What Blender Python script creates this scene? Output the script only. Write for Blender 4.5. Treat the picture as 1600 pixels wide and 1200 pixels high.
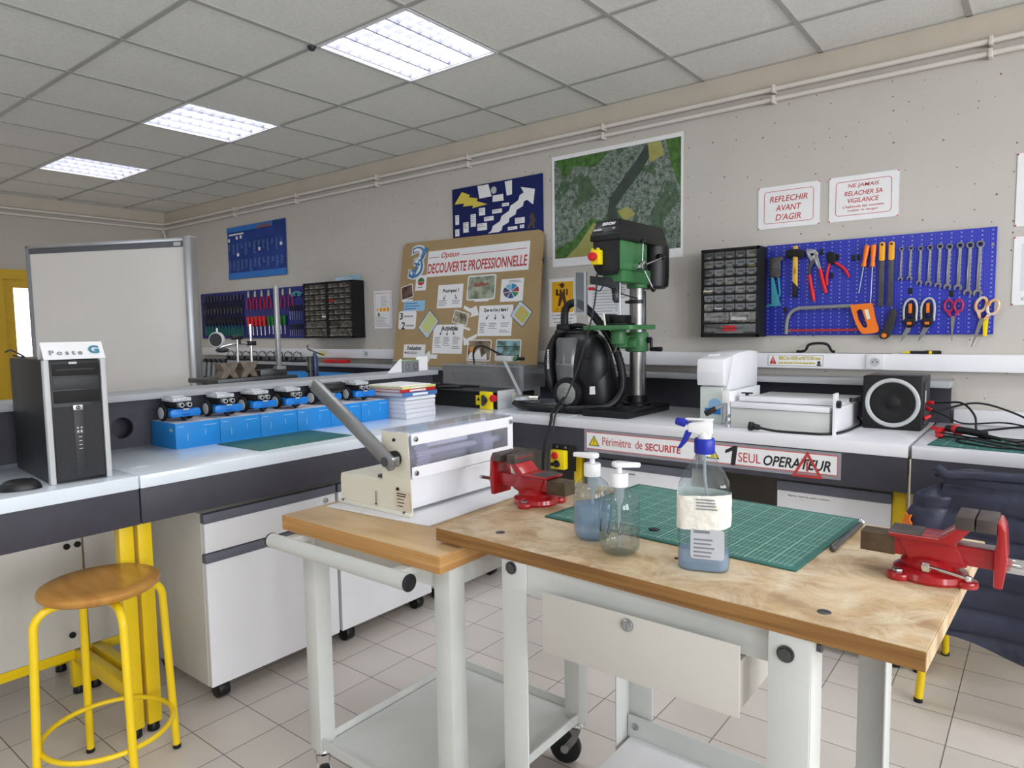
import bpy, bmesh, math, random
from mathutils import Matrix, Vector
from math import pi, sin, cos, radians, hypot, atan2

random.seed(7)
S = bpy.context.scene
COL = S.collection
for o in list(bpy.data.objects):
    bpy.data.objects.remove(o, do_unlink=True)

# ------------------------------------------------------------------ camera
cam_data = bpy.data.cameras.new('camera')
cam_data.sensor_width = 36.0
cam_data.lens = 1069.2 / 1600 * 36.0
cam_data.clip_start = 0.02
cam = bpy.data.objects.new('camera', cam_data)
COL.objects.link(cam)
_yaw, _pitch, _roll = 0.665225338, 0.0800485, -0.0148931
_f = Vector((-sin(_yaw) * cos(_pitch), cos(_yaw) * cos(_pitch), -sin(_pitch)))
_r = Vector((cos(_yaw), sin(_yaw), 0))
_u = _r.cross(_f)
_r2 = _r * cos(_roll) + _u * sin(_roll)
_u2 = -_r * sin(_roll) + _u * cos(_roll)
cam.matrix_world = Matrix(((_r2.x, _u2.x, -_f.x, 0.0), (_r2.y, _u2.y, -_f.y, 0.0),
                           (_r2.z, _u2.z, -_f.z, 1.33), (0, 0, 0, 1)))
S.camera = cam

# ------------------------------------------------------------------ world, daylight, exposure
S.view_settings.view_transform = 'Standard'
S.view_settings.look = 'None'
S.view_settings.gamma = 1.0
S.view_settings.use_curve_mapping = False
S.view_settings.exposure = 0.0
W = bpy.data.worlds.new('sky')
S.world = W
W.use_nodes = True
W.node_tree.nodes['Background'].inputs['Color'].default_value = (0.80, 0.90, 1.0, 1)
W.node_tree.nodes['Background'].inputs['Strength'].default_value = 1.5

WINDOW_POWER = 104.0
FIXTURE_POWER = 11.0
def area_light(name, loc, direction, sx, sy, power, color):
    d = bpy.data.lights.new(name, 'AREA')
    d.shape = 'RECTANGLE'; d.size = sx; d.size_y = sy
    d.energy = power; d.color = color
    o = bpy.data.objects.new(name, d); COL.objects.link(o)
    o.matrix_world = Matrix.Translation(loc) @ Vector(direction).to_track_quat('-Z', 'Y').to_matrix().to_4x4()
    return o
XR = 4.2                    # window wall
WINS = [(-3.0, -1.3), (-0.9, 0.8), (1.2, 2.9)]
FILLWIN = (-5.4, -3.2)         # added window behind the camera, brightens left bench and ceiling
area_light('window_daylight', (sum(FILLWIN) / 2, -4.2 - .12, 1.75), (0, 1, -0.30), FILLWIN[1] - FILLWIN[0], 1.5, 26.0, (0.90, 0.95, 1.0))  # fill light added at this window to lift the left side
for a, b in WINS:           # daylight coming in through each window of the right-hand wall
    area_light('window_daylight', (XR + 0.16, (a + b) / 2, 1.75), (-1, 0, -0.38), b - a, 1.5, WINDOW_POWER, (0.93, 0.96, 1.0))

# ------------------------------------------------------------------ helpers
def lin(c):
    r = []
    for v in c[:3]:
        v = v / 255.0
        r.append(v / 12.92 if v <= 0.04045 else ((v + 0.055) / 1.055) ** 2.4)
    return r + [1.0]

def N(nt, kind, **kw):
    n = nt.nodes.new(kind)
    for k, v in kw.items():
        setattr(n, k, v)
    return n

MATS = {}
def mat(name, col, rough=0.5, metal=0.0, var=0.05, scale=6.0, bump=0.0, bscale=60.0, alpha=1.0, trans=0.0,
        ior=1.45, emit=0.0, coat=0.0, stretch=(1, 1, 1), col2=None, spec=0.5, detail=3.0, lo=0.35, hi=0.65):
    """procedural material: noise-driven colour variation, optional noise bump"""
    m = bpy.data.materials.new(name); m.use_nodes = True
    nt = m.node_tree; b = nt.nodes['Principled BSDF']; L = nt.links.new
    b.inputs['Roughness'].default_value = rough
    b.inputs['Metallic'].default_value = metal
    b.inputs['IOR'].default_value = ior
    b.inputs['Specular IOR Level'].default_value = spec
    b.inputs['Coat Weight'].default_value = coat
    b.inputs['Alpha'].default_value = alpha
    b.inputs['Transmission Weight'].default_value = trans
    tc = N(nt, 'ShaderNodeTexCoord'); mp = N(nt, 'ShaderNodeMapping')
    mp.inputs['Scale'].default_value = stretch
    L(tc.outputs['Object'], mp.inputs['Vector'])
    nz = N(nt, 'ShaderNodeTexNoise'); nz.inputs['Scale'].default_value = scale; nz.inputs['Detail'].default_value = detail
    L(mp.outputs['Vector'], nz.inputs['Vector'])
    rp = N(nt, 'ShaderNodeValToRGB')
    c = lin(col); c2 = lin(col2) if col2 else [min(1, x * (1 - var)) for x in c[:3]] + [1]
    c1 = c if col2 else [min(1, x * (1 + var)) for x in c[:3]] + [1]
    rp.color_ramp.elements[0].color = c2; rp.color_ramp.elements[1].color = c1
    rp.color_ramp.elements[0].position = lo; rp.color_ramp.elements[1].position = hi
    L(nz.outputs['Fac'], rp.inputs['Fac']); L(rp.outputs['Color'], b.inputs['Base Color'])
    if emit:
        b.inputs['Emission Strength'].default_value = emit
        L(rp.outputs['Color'], b.inputs['Emission Color'])
    if bump:
        n2 = N(nt, 'ShaderNodeTexNoise'); n2.inputs['Scale'].default_value = bscale
        L(mp.outputs['Vector'], n2.inputs['Vector'])
        bp = N(nt, 'ShaderNodeBump'); bp.inputs['Strength'].default_value = bump; bp.inputs['Distance'].default_value = 0.01
        L(n2.outputs['Fac'], bp.inputs['Height']); L(bp.outputs['Normal'], b.inputs['Normal'])
    MATS[name] = m
    return m

def T(x=0, y=0, z=0, rz=0.0):
    return Matrix.Translation((x, y, z)) @ Matrix.Rotation(rz, 4, 'Z')
def frame(o, X, Y, Z):
    return Matrix(((X[0], Y[0], Z[0], o[0]), (X[1], Y[1], Z[1], o[1]), (X[2], Y[2], Z[2], o[2]), (0, 0, 0, 1)))
YW = 3.658                                       # tool wall plane
def onwall(x, z, off=0.0, tilt=0.0):             # local x right, y up, z out of the tool wall
    return frame((x, YW - off, z), (1, 0, 0), (0, 0, 1), (0, -1, 0)) @ Matrix.Rotation(tilt, 4, 'Z')
def faceplusx(x, y, z):                          # local x along world y, y up, z along world +x
    return frame((x, y, z), (0, 1, 0), (0, 0, 1), (1, 0, 0))
def faceminusy(x, y, z):
    return frame((x, y, z), (1, 0, 0), (0, 0, 1), (0, -1, 0))

def spline(pts, n=6, closed=False):
    P = [Vector(p) for p in pts]; out = []
    m = len(P); rng = m if closed else m - 1
    for i in range(rng):
        p0 = P[(i - 1) % m] if closed or i > 0 else P[0] * 2 - P[1]
        p1 = P[i]; p2 = P[(i + 1) % m]
        p3 = P[(i + 2) % m] if closed or i + 2 < m else P[-1] * 2 - P[-2]
        for k in range(n):
            t = k / n
            out.append(0.5 * ((2 * p1) + (p2 - p0) * t + (2 * p0 - 5 * p1 + 4 * p2 - p3) * t * t + (3 * p1 - p0 - 3 * p2 + p3) * t ** 3))
    if not closed: out.append(P[-1].copy())
    return out

def rrect(x0, x1, y0, y1, r, n=4):
    pts = []
    for cx, cy, a0 in ((x1 - r, y1 - r, 0), (x0 + r, y1 - r, 90), (x0 + r, y0 + r, 180), (x1 - r, y0 + r, 270)):
        for k in range(n + 1):
            a = radians(a0 + 90 * k / n); pts.append((cx + r * cos(a), cy + r * sin(a)))
    return pts
def circ(cx, cy, r, n=24, ry=None):
    return [(cx + r * cos(2 * pi * k / n), cy + (ry or r) * sin(2 * pi * k / n)) for k in range(n)]

class MB:
    """collects shapes into ONE mesh"""
    def __init__(s, M=None):
        s.bm = bmesh.new(); s.M = M or Matrix.Identity(4)
    def add(s, tb, M=None):
        tb.transform(s.M @ M if M is not None else s.M)
        me = bpy.data.meshes.new('tmp'); tb.to_mesh(me); tb.free()
        s.bm.from_mesh(me); bpy.data.meshes.remove(me); return s
    def box(s, x0, x1, y0, y1, z0, z1, bev=0.0, M=None, seg=2):
        tb = bmesh.new(); bmesh.ops.create_cube(tb, size=1)
        for v in tb.verts:
            v.co = Vector(((x0 + x1) / 2 + v.co.x * abs(x1 - x0), (y0 + y1) / 2 + v.co.y * abs(y1 - y0), (z0 + z1) / 2 + v.co.z * abs(z1 - z0)))
        if bev: bmesh.ops.bevel(tb, geom=tb.edges[:], offset=bev, segments=seg, affect='EDGES', profile=0.5)
        return s.add(tb, M)
    def cyl(s, p0, p1, r0, r1=None, n=20, bev=0.0):
        p0 = Vector(p0); p1 = Vector(p1); d = p1 - p0
        tb = bmesh.new(); bmesh.ops.create_cone(tb, cap_ends=True, segments=n, radius1=r0, radius2=r0 if r1 is None else r1, depth=d.length)
        if bev:
            ed = [e for e in tb.edges if len(e.link_faces) == 2 and any(len(f.verts) > 4 for f in e.link_faces)]
            bmesh.ops.bevel(tb, geom=ed, offset=bev, segments=2, affect='EDGES', profile=0.5)
        return s.add(tb, Matrix.Translation((p0 + p1) / 2) @ d.to_track_quat('Z', 'Y').to_matrix().to_4x4())
    def sph(s, c, r, sx=1, sy=1, sz=1, u=20, v=12, M=None):
        tb = bmesh.new(); bmesh.ops.create_uvsphere(tb, u_segments=u, v_segments=v, radius=r)
        for w in tb.verts: w.co = Vector((c[0] + w.co.x * sx, c[1] + w.co.y * sy, c[2] + w.co.z * sz))
        return s.add(tb, M)
    def tube(s, pts, r, n=8, closed=False, sm=0, cap=True):
        P = spline(pts, sm, closed) if sm else [Vector(p) for p in pts]
        R = r if isinstance(r, (list, tuple)) else None
        tb = bmesh.new(); rings = []; up = None; m = len(P)
        for i, p in enumerate(P):
            a = P[(i - 1) % m] if closed or i > 0 else p; b = P[(i + 1) % m] if closed or i < m - 1 else p
            t = (b - a).normalized() if (b - a).length > 1e-9 else Vector((0, 0, 1))
            if up is None: up = t.orthogonal().normalized()
            up = up - t * up.dot(t); up = up.normalized() if up.length > 1e-6 else t.orthogonal().normalized()
            sd = t.cross(up)
            q = (R[min(len(R) - 1, int(round(i * (len(R) - 1) / max(1, m - 1))))] if R else r)
            rings.append([tb.verts.new(p + (up * cos(2 * pi * k / n) + sd * sin(2 * pi * k / n)) * q) for k in range(n)])
        for i in range(m if closed else m - 1):
            A = rings[i]; B = rings[(i + 1) % m]
            off = 0
            if closed and i == m - 1:
                off = min(range(n), key=lambda o: (A[0].co - B[o].co).length)
            for k in range(n):
                tb.faces.new((A[k], A[(k + 1) % n], B[(k + 1 + off) % n], B[(k + off) % n]))
        if not closed and cap:
            tb.faces.new(rings[0][::-1]); tb.faces.new(rings[-1])
        return s.add(tb)
    def lathe(s, prof, n=32, M=None, sx=1.0, sy=1.0):
        tb = bmesh.new(); rings = []
        for r, z in prof:
            rings.append([tb.verts.new((r * sx * cos(2 * pi * k / n), r * sy * sin(2 * pi * k / n), z)) for k in range(n)] if r > 1e-6 else [tb.verts.new((0, 0, z))])
        for A, B in zip(rings, rings[1:]):
            for k in range(n):
                j = (k + 1) % n
                if len(A) == 1 and len(B) == 1: continue
                if len(A) == 1: tb.faces.new((A[0], B[j], B[k]))
                elif len(B) == 1: tb.faces.new((A[k], A[j], B[0]))
                else: tb.faces.new((A[k], A[j], B[j], B[k]))
        bmesh.ops.recalc_face_normals(tb, faces=tb.faces)
        return s.add(tb, M)
    def prism(s, poly, z0, z1, M=None, bev=0.0, holes=None):
        tb = bmesh.new()
        if holes:
            es = []
            for lp in [poly] + holes:
                vs = [tb.verts.new((p[0], p[1], z0)) for p in lp]
                es += [tb.edges.new((vs[i], vs[(i + 1) % len(vs)])) for i in range(len(vs))]
            bmesh.ops.triangle_fill(tb, edges=es, use_beauty=True)
            r = bmesh.ops.extrude_face_region(tb, geom=tb.faces[:])
            for v in r['geom']:
                if isinstance(v, bmesh.types.BMVert): v.co.z = z1
        else:
            a = [tb.verts.new((p[0], p[1], z0)) for p in poly]; b = [tb.verts.new((p[0], p[1], z1)) for p in poly]
            n = len(poly)
            tb.faces.new(a[::-1]); tb.faces.new(b)
            for k in range(n): tb.faces.new((a[k], a[(k + 1) % n], b[(k + 1) % n], b[k]))
        bmesh.ops.recalc_face_normals(tb, faces=tb.faces)
        if bev and not holes:
            bmesh.ops.bevel(tb, geom=tb.edges[:], offset=bev, segments=2, affect='EDGES', profile=0.5)
        return s.add(tb, M)
    def grid(s, fn, nu, nv, closed_u=False, M=None, thick=0.0):
        tb = bmesh.new()
        V = [[tb.verts.new(fn(i / (nu if closed_u else nu - 1), j / (nv - 1))) for j in range(nv)] for i in range(nu)]
        for i in range(nu if closed_u else nu - 1):
            for j in range(nv - 1):
                tb.faces.new((V[i][j], V[(i + 1) % nu][j], V[(i + 1) % nu][j + 1], V[i][j + 1]))
        bmesh.ops.recalc_face_normals(tb, faces=tb.faces)
        if thick: bmesh.ops.solidify(tb, geom=tb.faces[:], thickness=thick)
        return s.add(tb, M)
    def text(s, body, cx, cy, w, h=None, z=0.0, italic=0.0, bold=0.0, M=None, depth=0.0006):
        cu = bpy.data.curves.new('tmp', 'FONT'); cu.body = body; cu.size = 1.0; cu.shear = italic; cu.offset = bold
        cu.align_x = 'CENTER'; cu.extrude = 0.001; cu.resolution_u = 3
        ob = bpy.data.objects.new('tmp', cu); COL.objects.link(ob)
        me = bpy.data.meshes.new_from_object(ob)
        bpy.data.objects.remove(ob); bpy.data.curves.remove(cu)
        xs = [v.co.x for v in me.vertices]; ys = [v.co.y for v in me.vertices]
        kx = w / max(1e-6, max(xs) - min(xs)); ky = kx if h is None else h / max(1e-6, max(ys) - min(ys))
        mx = (max(xs) + min(xs)) / 2; my = (max(ys) + min(ys)) / 2
        tb = bmesh.new(); tb.from_mesh(me); bpy.data.meshes.remove(me)
        for v in tb.verts: v.co = Vector((cx + (v.co.x - mx) * kx, cy + (v.co.y - my) * ky, z + (depth if v.co.z > 0 else 0)))
        return s.add(tb, M)
    def mesh(s, name, m, smooth=38):
        me = bpy.data.meshes.new(name)
        s.bm.to_mesh(me); s.bm.free()
        me.polygons.foreach_set('use_smooth', [True] * len(me.polygons))
        me.set_sharp_from_angle(angle=radians(smooth))
        if m is not None: me.materials.append(m)
        return me

def part(name, mb, m, parent, label=None, kind=None, smooth=38):
    o = bpy.data.objects.new(name, mb.mesh(name, m, smooth)); COL.objects.link(o)
    if parent is not None: o.parent = parent
    if label: o['label'] = label
    if kind: o['kind'] = kind
    return o
def tag(o, label, cat, group=None, kind=None):
    o['label'] = label; o['category'] = cat
    if group: o['group'] = group
    if kind: o['kind'] = kind
    return o
def thing(name, label, cat, M=None, group=None):
    o = bpy.data.objects.new(name, None); COL.objects.link(o)
    o.empty_display_size = 0.05
    if M is not None: o.matrix_world = M
    return tag(o, label, cat, group)
def single(name, label, cat, mb, m, M=None, group=None, kind=None, smooth=38):
    o = part(name, mb, m, None, smooth=smooth)
    if M is not None: o.matrix_world = M
    return tag(o, label, cat, group, kind)
def struct(name, mb, m, parent=None, smooth=38):
    o = part(name, mb, m, parent, smooth=smooth)
    if parent is None: o['kind'] = 'structure'
    return o
def dup(root, M, label=None, group=None):
    r = root.copy(); COL.objects.link(r); r.matrix_world = M
    if label: r['label'] = label
    if group: r['group'] = group
    for ch in list(root.children):
        c = ch.copy(); COL.objects.link(c); c.parent = r
        for g in list(ch.children):
            d = g.copy(); COL.objects.link(d); d.parent = c
    return r

# ------------------------------------------------------------------ materials
WHITE_WALL = (198, 193, 186)
m_wtop_sky = mat('skylit_laminate', (228, 237, 247), 0.22, coat=0.6, var=0.02)  # sky's blue tint and brightness on the left worktops painted into the laminate
m_wtop2 = mat('neutral_laminate', (226, 226, 231), 0.26, var=0.02, coat=0.3)
m_wedge = mat('white_edge', (228, 226, 228), 0.4, var=0.02)
m_apron = mat('slate_laminate', (63, 62, 71), 0.55, var=0.06, scale=14)
m_slate2 = mat('slate_handle', (98, 100, 112), 0.45, var=0.05)
m_greyedge = mat('light_grey_edge', (168, 170, 174), 0.45, var=0.03)
m_darkpanel = mat('brown_grey_panel', (100, 96, 92), 0.7, var=0.06)
m_white = mat('white_lacquer', (232, 232, 236), 0.4, var=0.02)
m_cream = mat('cream_lacquer', (228, 224, 208), 0.4, var=0.03)
m_greymetal = mat('grey_white_paint', (204, 206, 203), 0.4, var=0.03)
m_shade = mat('beige_grey_paint', (200, 197, 190), 0.45, var=0.02)
m_yellow = mat('yellow_paint', (242, 206, 22), 0.35, var=0.04, coat=0.2)
m_black = mat('black_plastic', (18, 18, 21), 0.42, var=0.15)
m_black2 = mat('black_matt', (15, 15, 17), 0.7, var=0.2)
m_dkgrey = mat('dark_grey_plastic', (42, 43, 46), 0.5, var=0.1)
m_grey = mat('mid_grey_plastic', (128, 130, 133), 0.5, var=0.06)
m_ltgrey = mat('light_grey_plastic', (190, 192, 194), 0.45, var=0.04)
m_steel = mat('steel', (176, 178, 182), 0.28, metal=1.0, var=0.08, scale=30)
m_chrome = mat('chrome', (215, 217, 220), 0.12, metal=1.0, var=0.04)
m_dksteel = mat('dark_steel', (92, 92, 94), 0.42, metal=0.8, var=0.15, scale=25)
m_alu = mat('aluminium', (190, 192, 196), 0.35, metal=0.85, var=0.04)
m_red = mat('red_paint', (166, 20, 28), 0.3, var=0.08, coat=0.4)
m_redpl = mat('red_plastic', (205, 28, 40), 0.4, var=0.06)
m_redink = mat('red_ink', (190, 62, 62), 0.7, var=0.05)
m_blackink = mat('black_ink', (38, 38, 42), 0.7, var=0.05)
m_greyink = mat('grey_ink', (128, 130, 138), 0.7, var=0.05)
m_blue = mat('blue_card', (30, 136, 214), 0.5, var=0.05)
m_bluepl = mat('blue_plastic', (22, 124, 214), 0.35, var=0.05)
m_navy = mat('navy_blue_panel', (28, 40, 130), 0.5, var=0.06)
m_orange = mat('orange_plastic', (238, 122, 30), 0.4, var=0.05)
m_amber = mat('amber_plastic', (240, 170, 40), 0.4, var=0.05)
m_green = mat('green_paint', (64, 118, 72), 0.4, var=0.08)
m_matgreen = mat('green_mat', (46, 104, 96), 0.55, var=0.06, scale=20)
m_matline = mat('mat_line', (150, 196, 180), 0.6, var=0.05)
m_paper = mat('paper', (238, 238, 240), 0.75, var=0.02)
m_paper2 = mat('paper_shade', (222, 222, 230), 0.8, var=0.06, scale=1.0, stretch=(1, 1, 260), detail=1.0)
m_teal = mat('teal_plastic', (50, 128, 150), 0.45, var=0.06)
m_warn = mat('warning_yellow', (240, 214, 20), 0.45, var=0.04)
m_cardboard = mat('cardboard', (168, 144, 104), 0.8, var=0.06, scale=3, bump=0.05)
m_lines = mat('text_grey', (168, 170, 176), 0.8, var=0.04)
# ================================================================== ROOM
XL, YF, HC = -7.66, -4.2, 2.65
def floor_material():
    m = mat('floor_tiles', (212, 204, 197), 0.32, var=0.05, scale=2.5)
    nt = m.node_tree; b = nt.nodes['Principled BSDF']; L = nt.links.new
    tc = N(nt, 'ShaderNodeTexCoord'); sp = N(nt, 'ShaderNodeSeparateXYZ'); L(tc.outputs['Object'], sp.inputs[0])
    masks = []
    cells = []
    for ax, off in (('X', 2.209), ('Y', -1.453)):
        a = N(nt, 'ShaderNodeMath', operation='ADD'); L(sp.outputs[ax], a.inputs[0]); a.inputs[1].default_value = off + 20
        d = N(nt, 'ShaderNodeMath', operation='DIVIDE'); L(a.outputs[0], d.inputs[0]); d.inputs[1].default_value = 0.2
        fl = N(nt, 'ShaderNodeMath', operation='FLOOR'); L(d.outputs[0], fl.inputs[0]); cells.append(fl)
        f = N(nt, 'ShaderNodeMath', operation='FRACT'); L(d.outputs[0], f.inputs[0])
        c = N(nt, 'ShaderNodeMath', operation='PINGPONG'); L(f.outputs[0], c.inputs[0]); c.inputs[1].default_value = 0.5
        l = N(nt, 'ShaderNodeMath', operation='LESS_THAN'); L(c.outputs[0], l.inputs[0]); l.inputs[1].default_value = 0.0085
        masks.append(l)
    mx = N(nt, 'ShaderNodeMath', operation='MAXIMUM'); L(masks[0].outputs[0], mx.inputs[0]); L(masks[1].outputs[0], mx.inputs[1])
    cb = N(nt, 'ShaderNodeCombineXYZ'); L(cells[0].outputs[0], cb.inputs[0]); L(cells[1].outputs[0], cb.inputs[1])
    wn = N(nt, 'ShaderNodeTexWhiteNoise'); L(cb.outputs[0], wn.inputs['Vector'])
    mr = N(nt, 'ShaderNodeMapRange'); L(wn.outputs['Value'], mr.inputs['Value']); mr.inputs['To Min'].default_value = 0.94; mr.inputs['To Max'].default_value = 1.04
    old = b.inputs['Base Color'].links[0].from_socket
    mu = N(nt, 'ShaderNodeMix', data_type='RGBA', blend_type='MULTIPLY'); mu.inputs[0].default_value = 1.0
    L(old, mu.inputs[6]); L(mr.outputs['Result'], mu.inputs[7])
    mi = N(nt, 'ShaderNodeMix', data_type='RGBA'); L(mx.outputs[0], mi.inputs[0]); L(mu.outputs[2], mi.inputs[6]); mi.inputs[7].default_value = lin((112, 106, 102))
    L(mi.outputs[2], b.inputs['Base Color'])
    bp = N(nt, 'ShaderNodeBump'); bp.inputs['Strength'].default_value = 0.25; bp.inputs['Distance'].default_value = 0.002; bp.invert = True
    L(mx.outputs[0], bp.inputs['Height']); L(bp.outputs['Normal'], b.inputs['Normal'])
    return m
def wall_material():
    m = mat('speckled_plaster', WHITE_WALL, 0.85, var=0.02, scale=3, bump=0.12, bscale=45)
    nt = m.node_tree; b = nt.nodes['Principled BSDF']; L = nt.links.new
    tc = N(nt, 'ShaderNodeTexCoord')
    sx = N(nt, 'ShaderNodeSeparateXYZ'); cx = N(nt, 'ShaderNodeCombineXYZ'); L(tc.outputs['Object'], sx.inputs[0]); L(sx.outputs['X'], cx.inputs['X']); L(sx.outputs['Z'], cx.inputs['Y'])
    v = N(nt, 'ShaderNodeTexVoronoi', voronoi_dimensions='2D'); v.inputs['Scale'].default_value = 15.0; L(cx.outputs[0], v.inputs['Vector'])
    sc = N(nt, 'ShaderNodeSeparateColor'); L(v.outputs['Color'], sc.inputs[0])
    mr = N(nt, 'ShaderNodeMapRange'); L(sc.outputs[0], mr.inputs['Value']); mr.inputs['From Min'].default_value = 0.45; mr.inputs['To Min'].default_value = 0.0; mr.inputs['To Max'].default_value = 0.065
    l = N(nt, 'ShaderNodeMath', operation='LESS_THAN'); L(v.outputs['Distance'], l.inputs[0]); L(mr.outputs['Result'], l.inputs[1])
    old = b.inputs['Base Color'].links[0].from_socket
    mi = N(nt, 'ShaderNodeMix', data_type='RGBA'); L(l.outputs[0], mi.inputs[0]); L(old, mi.inputs[6]); mi.inputs[7].default_value = lin((112, 100, 90))
    L(mi.outputs[2], b.inputs['Base Color'])
    return m
m_floor = floor_material()
m_wall = wall_material()
m_walldim = mat('dimmed_plaster', (188, 181, 171), 0.85, var=0.02, scale=3, bump=0.1, bscale=45)  # wall paint darkened, carrying the dimness of the far wall in its colour
m_ceil = mat('ceiling_fibre', (232, 232, 226), 0.9, var=0.05, scale=90, bump=0.25, bscale=160)
m_tbar = mat('ceiling_rail', (172, 172, 168), 0.5, var=0.03)
m_shadeband = mat('shaded_band', (196, 186, 172), 0.85, var=0.03, bump=0.1, bscale=45)  # dim light under the ceiling painted in as a beige tone
m_pipe = mat('pipe_paint', (214, 208, 200), 0.45, var=0.02)
m_winframe = mat('window_frame_white', (225, 228, 230), 0.4, var=0.02)
m_glass = mat('window_glass', (245, 250, 255), 0.02, trans=1.0, var=0.0)
m_dooryellow = mat('door_yellow', (206, 166, 34), 0.5, var=0.05)
m_lit = mat('lit_pane', (250, 250, 255), 0.5, var=0.0, emit=3.0)

struct('floor', MB().box(XL - .1, XR + .25, YF - .1, YW + .1, -0.06, 0), m_floor)
struct('wall_back', MB().box(XL - .1, XR + .25, YW, YW + .1, 0, HC), m_wall)
fw = MB().box(XL - .1, FILLWIN[0], YF - .1, YF, 0, HC).box(FILLWIN[1], XR + .25, YF - .1, YF, 0, HC).box(FILLWIN[0], FILLWIN[1], YF - .1, YF, 0, 1.0).box(FILLWIN[0], FILLWIN[1], YF - .1, YF, 2.5, HC)
struct('wall_front', fw, m_walldim)
f = MB().box(FILLWIN[0], FILLWIN[1], YF - .08, YF - .02, 1.0, 1.06).box(FILLWIN[0], FILLWIN[1], YF - .08, YF - .02, 2.44, 2.5)
for xx in (FILLWIN[0] + .03, sum(FILLWIN) / 2, FILLWIN[1] - .03): f.box(xx - .03, xx + .03, YF - .08, YF - .02, 1.06, 2.44)
o = struct('window_4', f, m_winframe)  # unseen window, added for its fill light
part('window_sill', MB().box(FILLWIN[0] - .03, FILLWIN[1] + .03, YF - .02, YF + .06, .97, 1.0, .004), m_winframe, o)
w = MB()                                                 # left wall with its door opening
DY0, DY1, DZ = 2.04, 3.0, 1.955
w.box(XL - .1, XL, YF, DY0, 0, HC).box(XL - .1, XL, DY1, YW, 0, HC).box(XL - .1, XL, DY0, DY1, DZ, HC)
struct('wall_left', w, m_walldim)
w = MB(); ys = [YF] + [v for a in WINS for v in a] + [YW]
for i in range(0, len(ys), 2): w.box(XR, XR + .25, ys[i], ys[i + 1], 0, HC)
for a, b in WINS: w.box(XR, XR + .25, a, b, 0, 1.0).box(XR, XR + .25, a, b, 2.5, HC)
struct('wall_right', w, m_walldim)
LAMPS = [(-2.417, 2.333), (-4.212, 2.333), (-6.005, 2.333), (-.622, 2.333), (1.173, 2.333), (-6.005, -.66), (-4.212, -.66), (-2.417, -.66), (-.622, -.66), (1.173, -.66), (-2.417, -3.054), (-.622, -3.054)]
cm = MB(); HS = .285                                     # ceiling with an opening for every recessed light
rows = sorted({c[1] for c in LAMPS}); ya = YF - .1
for ry_ in rows:
    cm.box(XL - .1, XR + .25, ya, ry_ - HS, HC, HC + .05); ya = ry_ + HS; xa = XL - .1
    for cx_ in sorted(c[0] for c in LAMPS if c[1] == ry_):
        cm.box(xa, cx_ - HS, ry_ - HS, ry_ + HS, HC, HC + .05); xa = cx_ + HS
    cm.box(xa, XR + .25, ry_ - HS, ry_ + HS, HC, HC + .05)
cm.box(XL - .1, XR + .25, ya, YW + .1, HC, HC + .05)
cm.box(XL - .1, XR + .25, YF - .1, YW + .1, HC + .12, HC + .16)
struct('ceiling', cm, m_ceil)
g = MB(); x = -2.716
while x > XL: x -= .5985
x += .5985
while x < XR:
    g.box(x - .012, x + .012, YF, YW, HC - .006, HC + .002); x += .5985
y = 2.033 - 6 * .5985 * 2
while y < YW:
    if y > YF: g.box(XL, XR, y - .011, y + .011, HC - .005, HC + .002)
    y += .5985
g.box(XL, XR, YW - .022, YW, HC - .006, HC + .002).box(XL, XL + .022, YF, YW, HC - .006, HC + .002)
struct('trim_1', g, m_tbar)
struct('shade_strip', MB().box(XL, XR, YW - .012, YW, 2.535, HC - .006).box(XL, XL + .012, YF, YW - .012, 2.535, HC - .006), m_shadeband)  # strip added to carry the shade under the ceiling
struct('baseboard_left', MB().box(XL, XL + .012, YF, DY0, 0, .08).box(XL, XL + .012, DY1, YW, 0, .08), m_darkpanel)
struct('baseboard_back', MB().box(XL, XR, YW - .012, YW, 0, .08), m_darkpanel)
for i, (a, b) in enumerate(WINS):
    f = MB()
    f.box(XR + .02, XR + .08, a, b, 1.0, 1.06).box(XR + .02, XR + .08, a, b, 2.44, 2.5)
    for yy in (a + .03, (a + b) / 2, b - .03): f.box(XR + .02, XR + .08, yy - .03, yy + .03, 1.06, 2.44)
    o = struct('window_%d' % (i + 1), f, m_winframe)
    part('window_sill', MB().box(XR - .06, XR + .02, a - .03, b + .03, .97, 1.0, .004), m_winframe, o)
# yellow door in the left wall, with its bright glazed slot
dr = MB(); dr.box(XL - .06, XL + .02, DY0, DY0 + .09, 0, DZ).box(XL - .06, XL + .02, DY1 - .09, DY1, 0, DZ).box(XL - .06, XL + .02, DY0 + .0901, DY1 - .0901, DZ - .09, DZ - .0005)
d = struct('door_1', dr, m_dooryellow)
lf = MB(); ly0, ly1 = DY0 + .09, DY1 - .09
lf.box(XL - .05, XL - .01, ly0, 2.215, 0, DZ - .09).box(XL - .05, XL - .01, 2.46, ly1, 0, DZ - .09)
lf.box(XL - .05, XL - .01, 2.215, 2.46, 0, 1.137).box(XL - .05, XL - .01, 2.215, 2.46, 1.785, DZ - .09)
part('door_leaf', lf, m_dooryellow, d)
part('glazed_panel', MB().box(XL - .04, XL - .02, 2.215, 2.46, 1.137, 1.785), m_lit, d, label='bright daylit glass panel')
part('door_handle', MB().tube([(XL - .01, 2.84, 1.0), (XL + .04, 2.84, 1.0), (XL + .04, 2.73, 1.0)], .009), m_steel, d)
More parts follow.
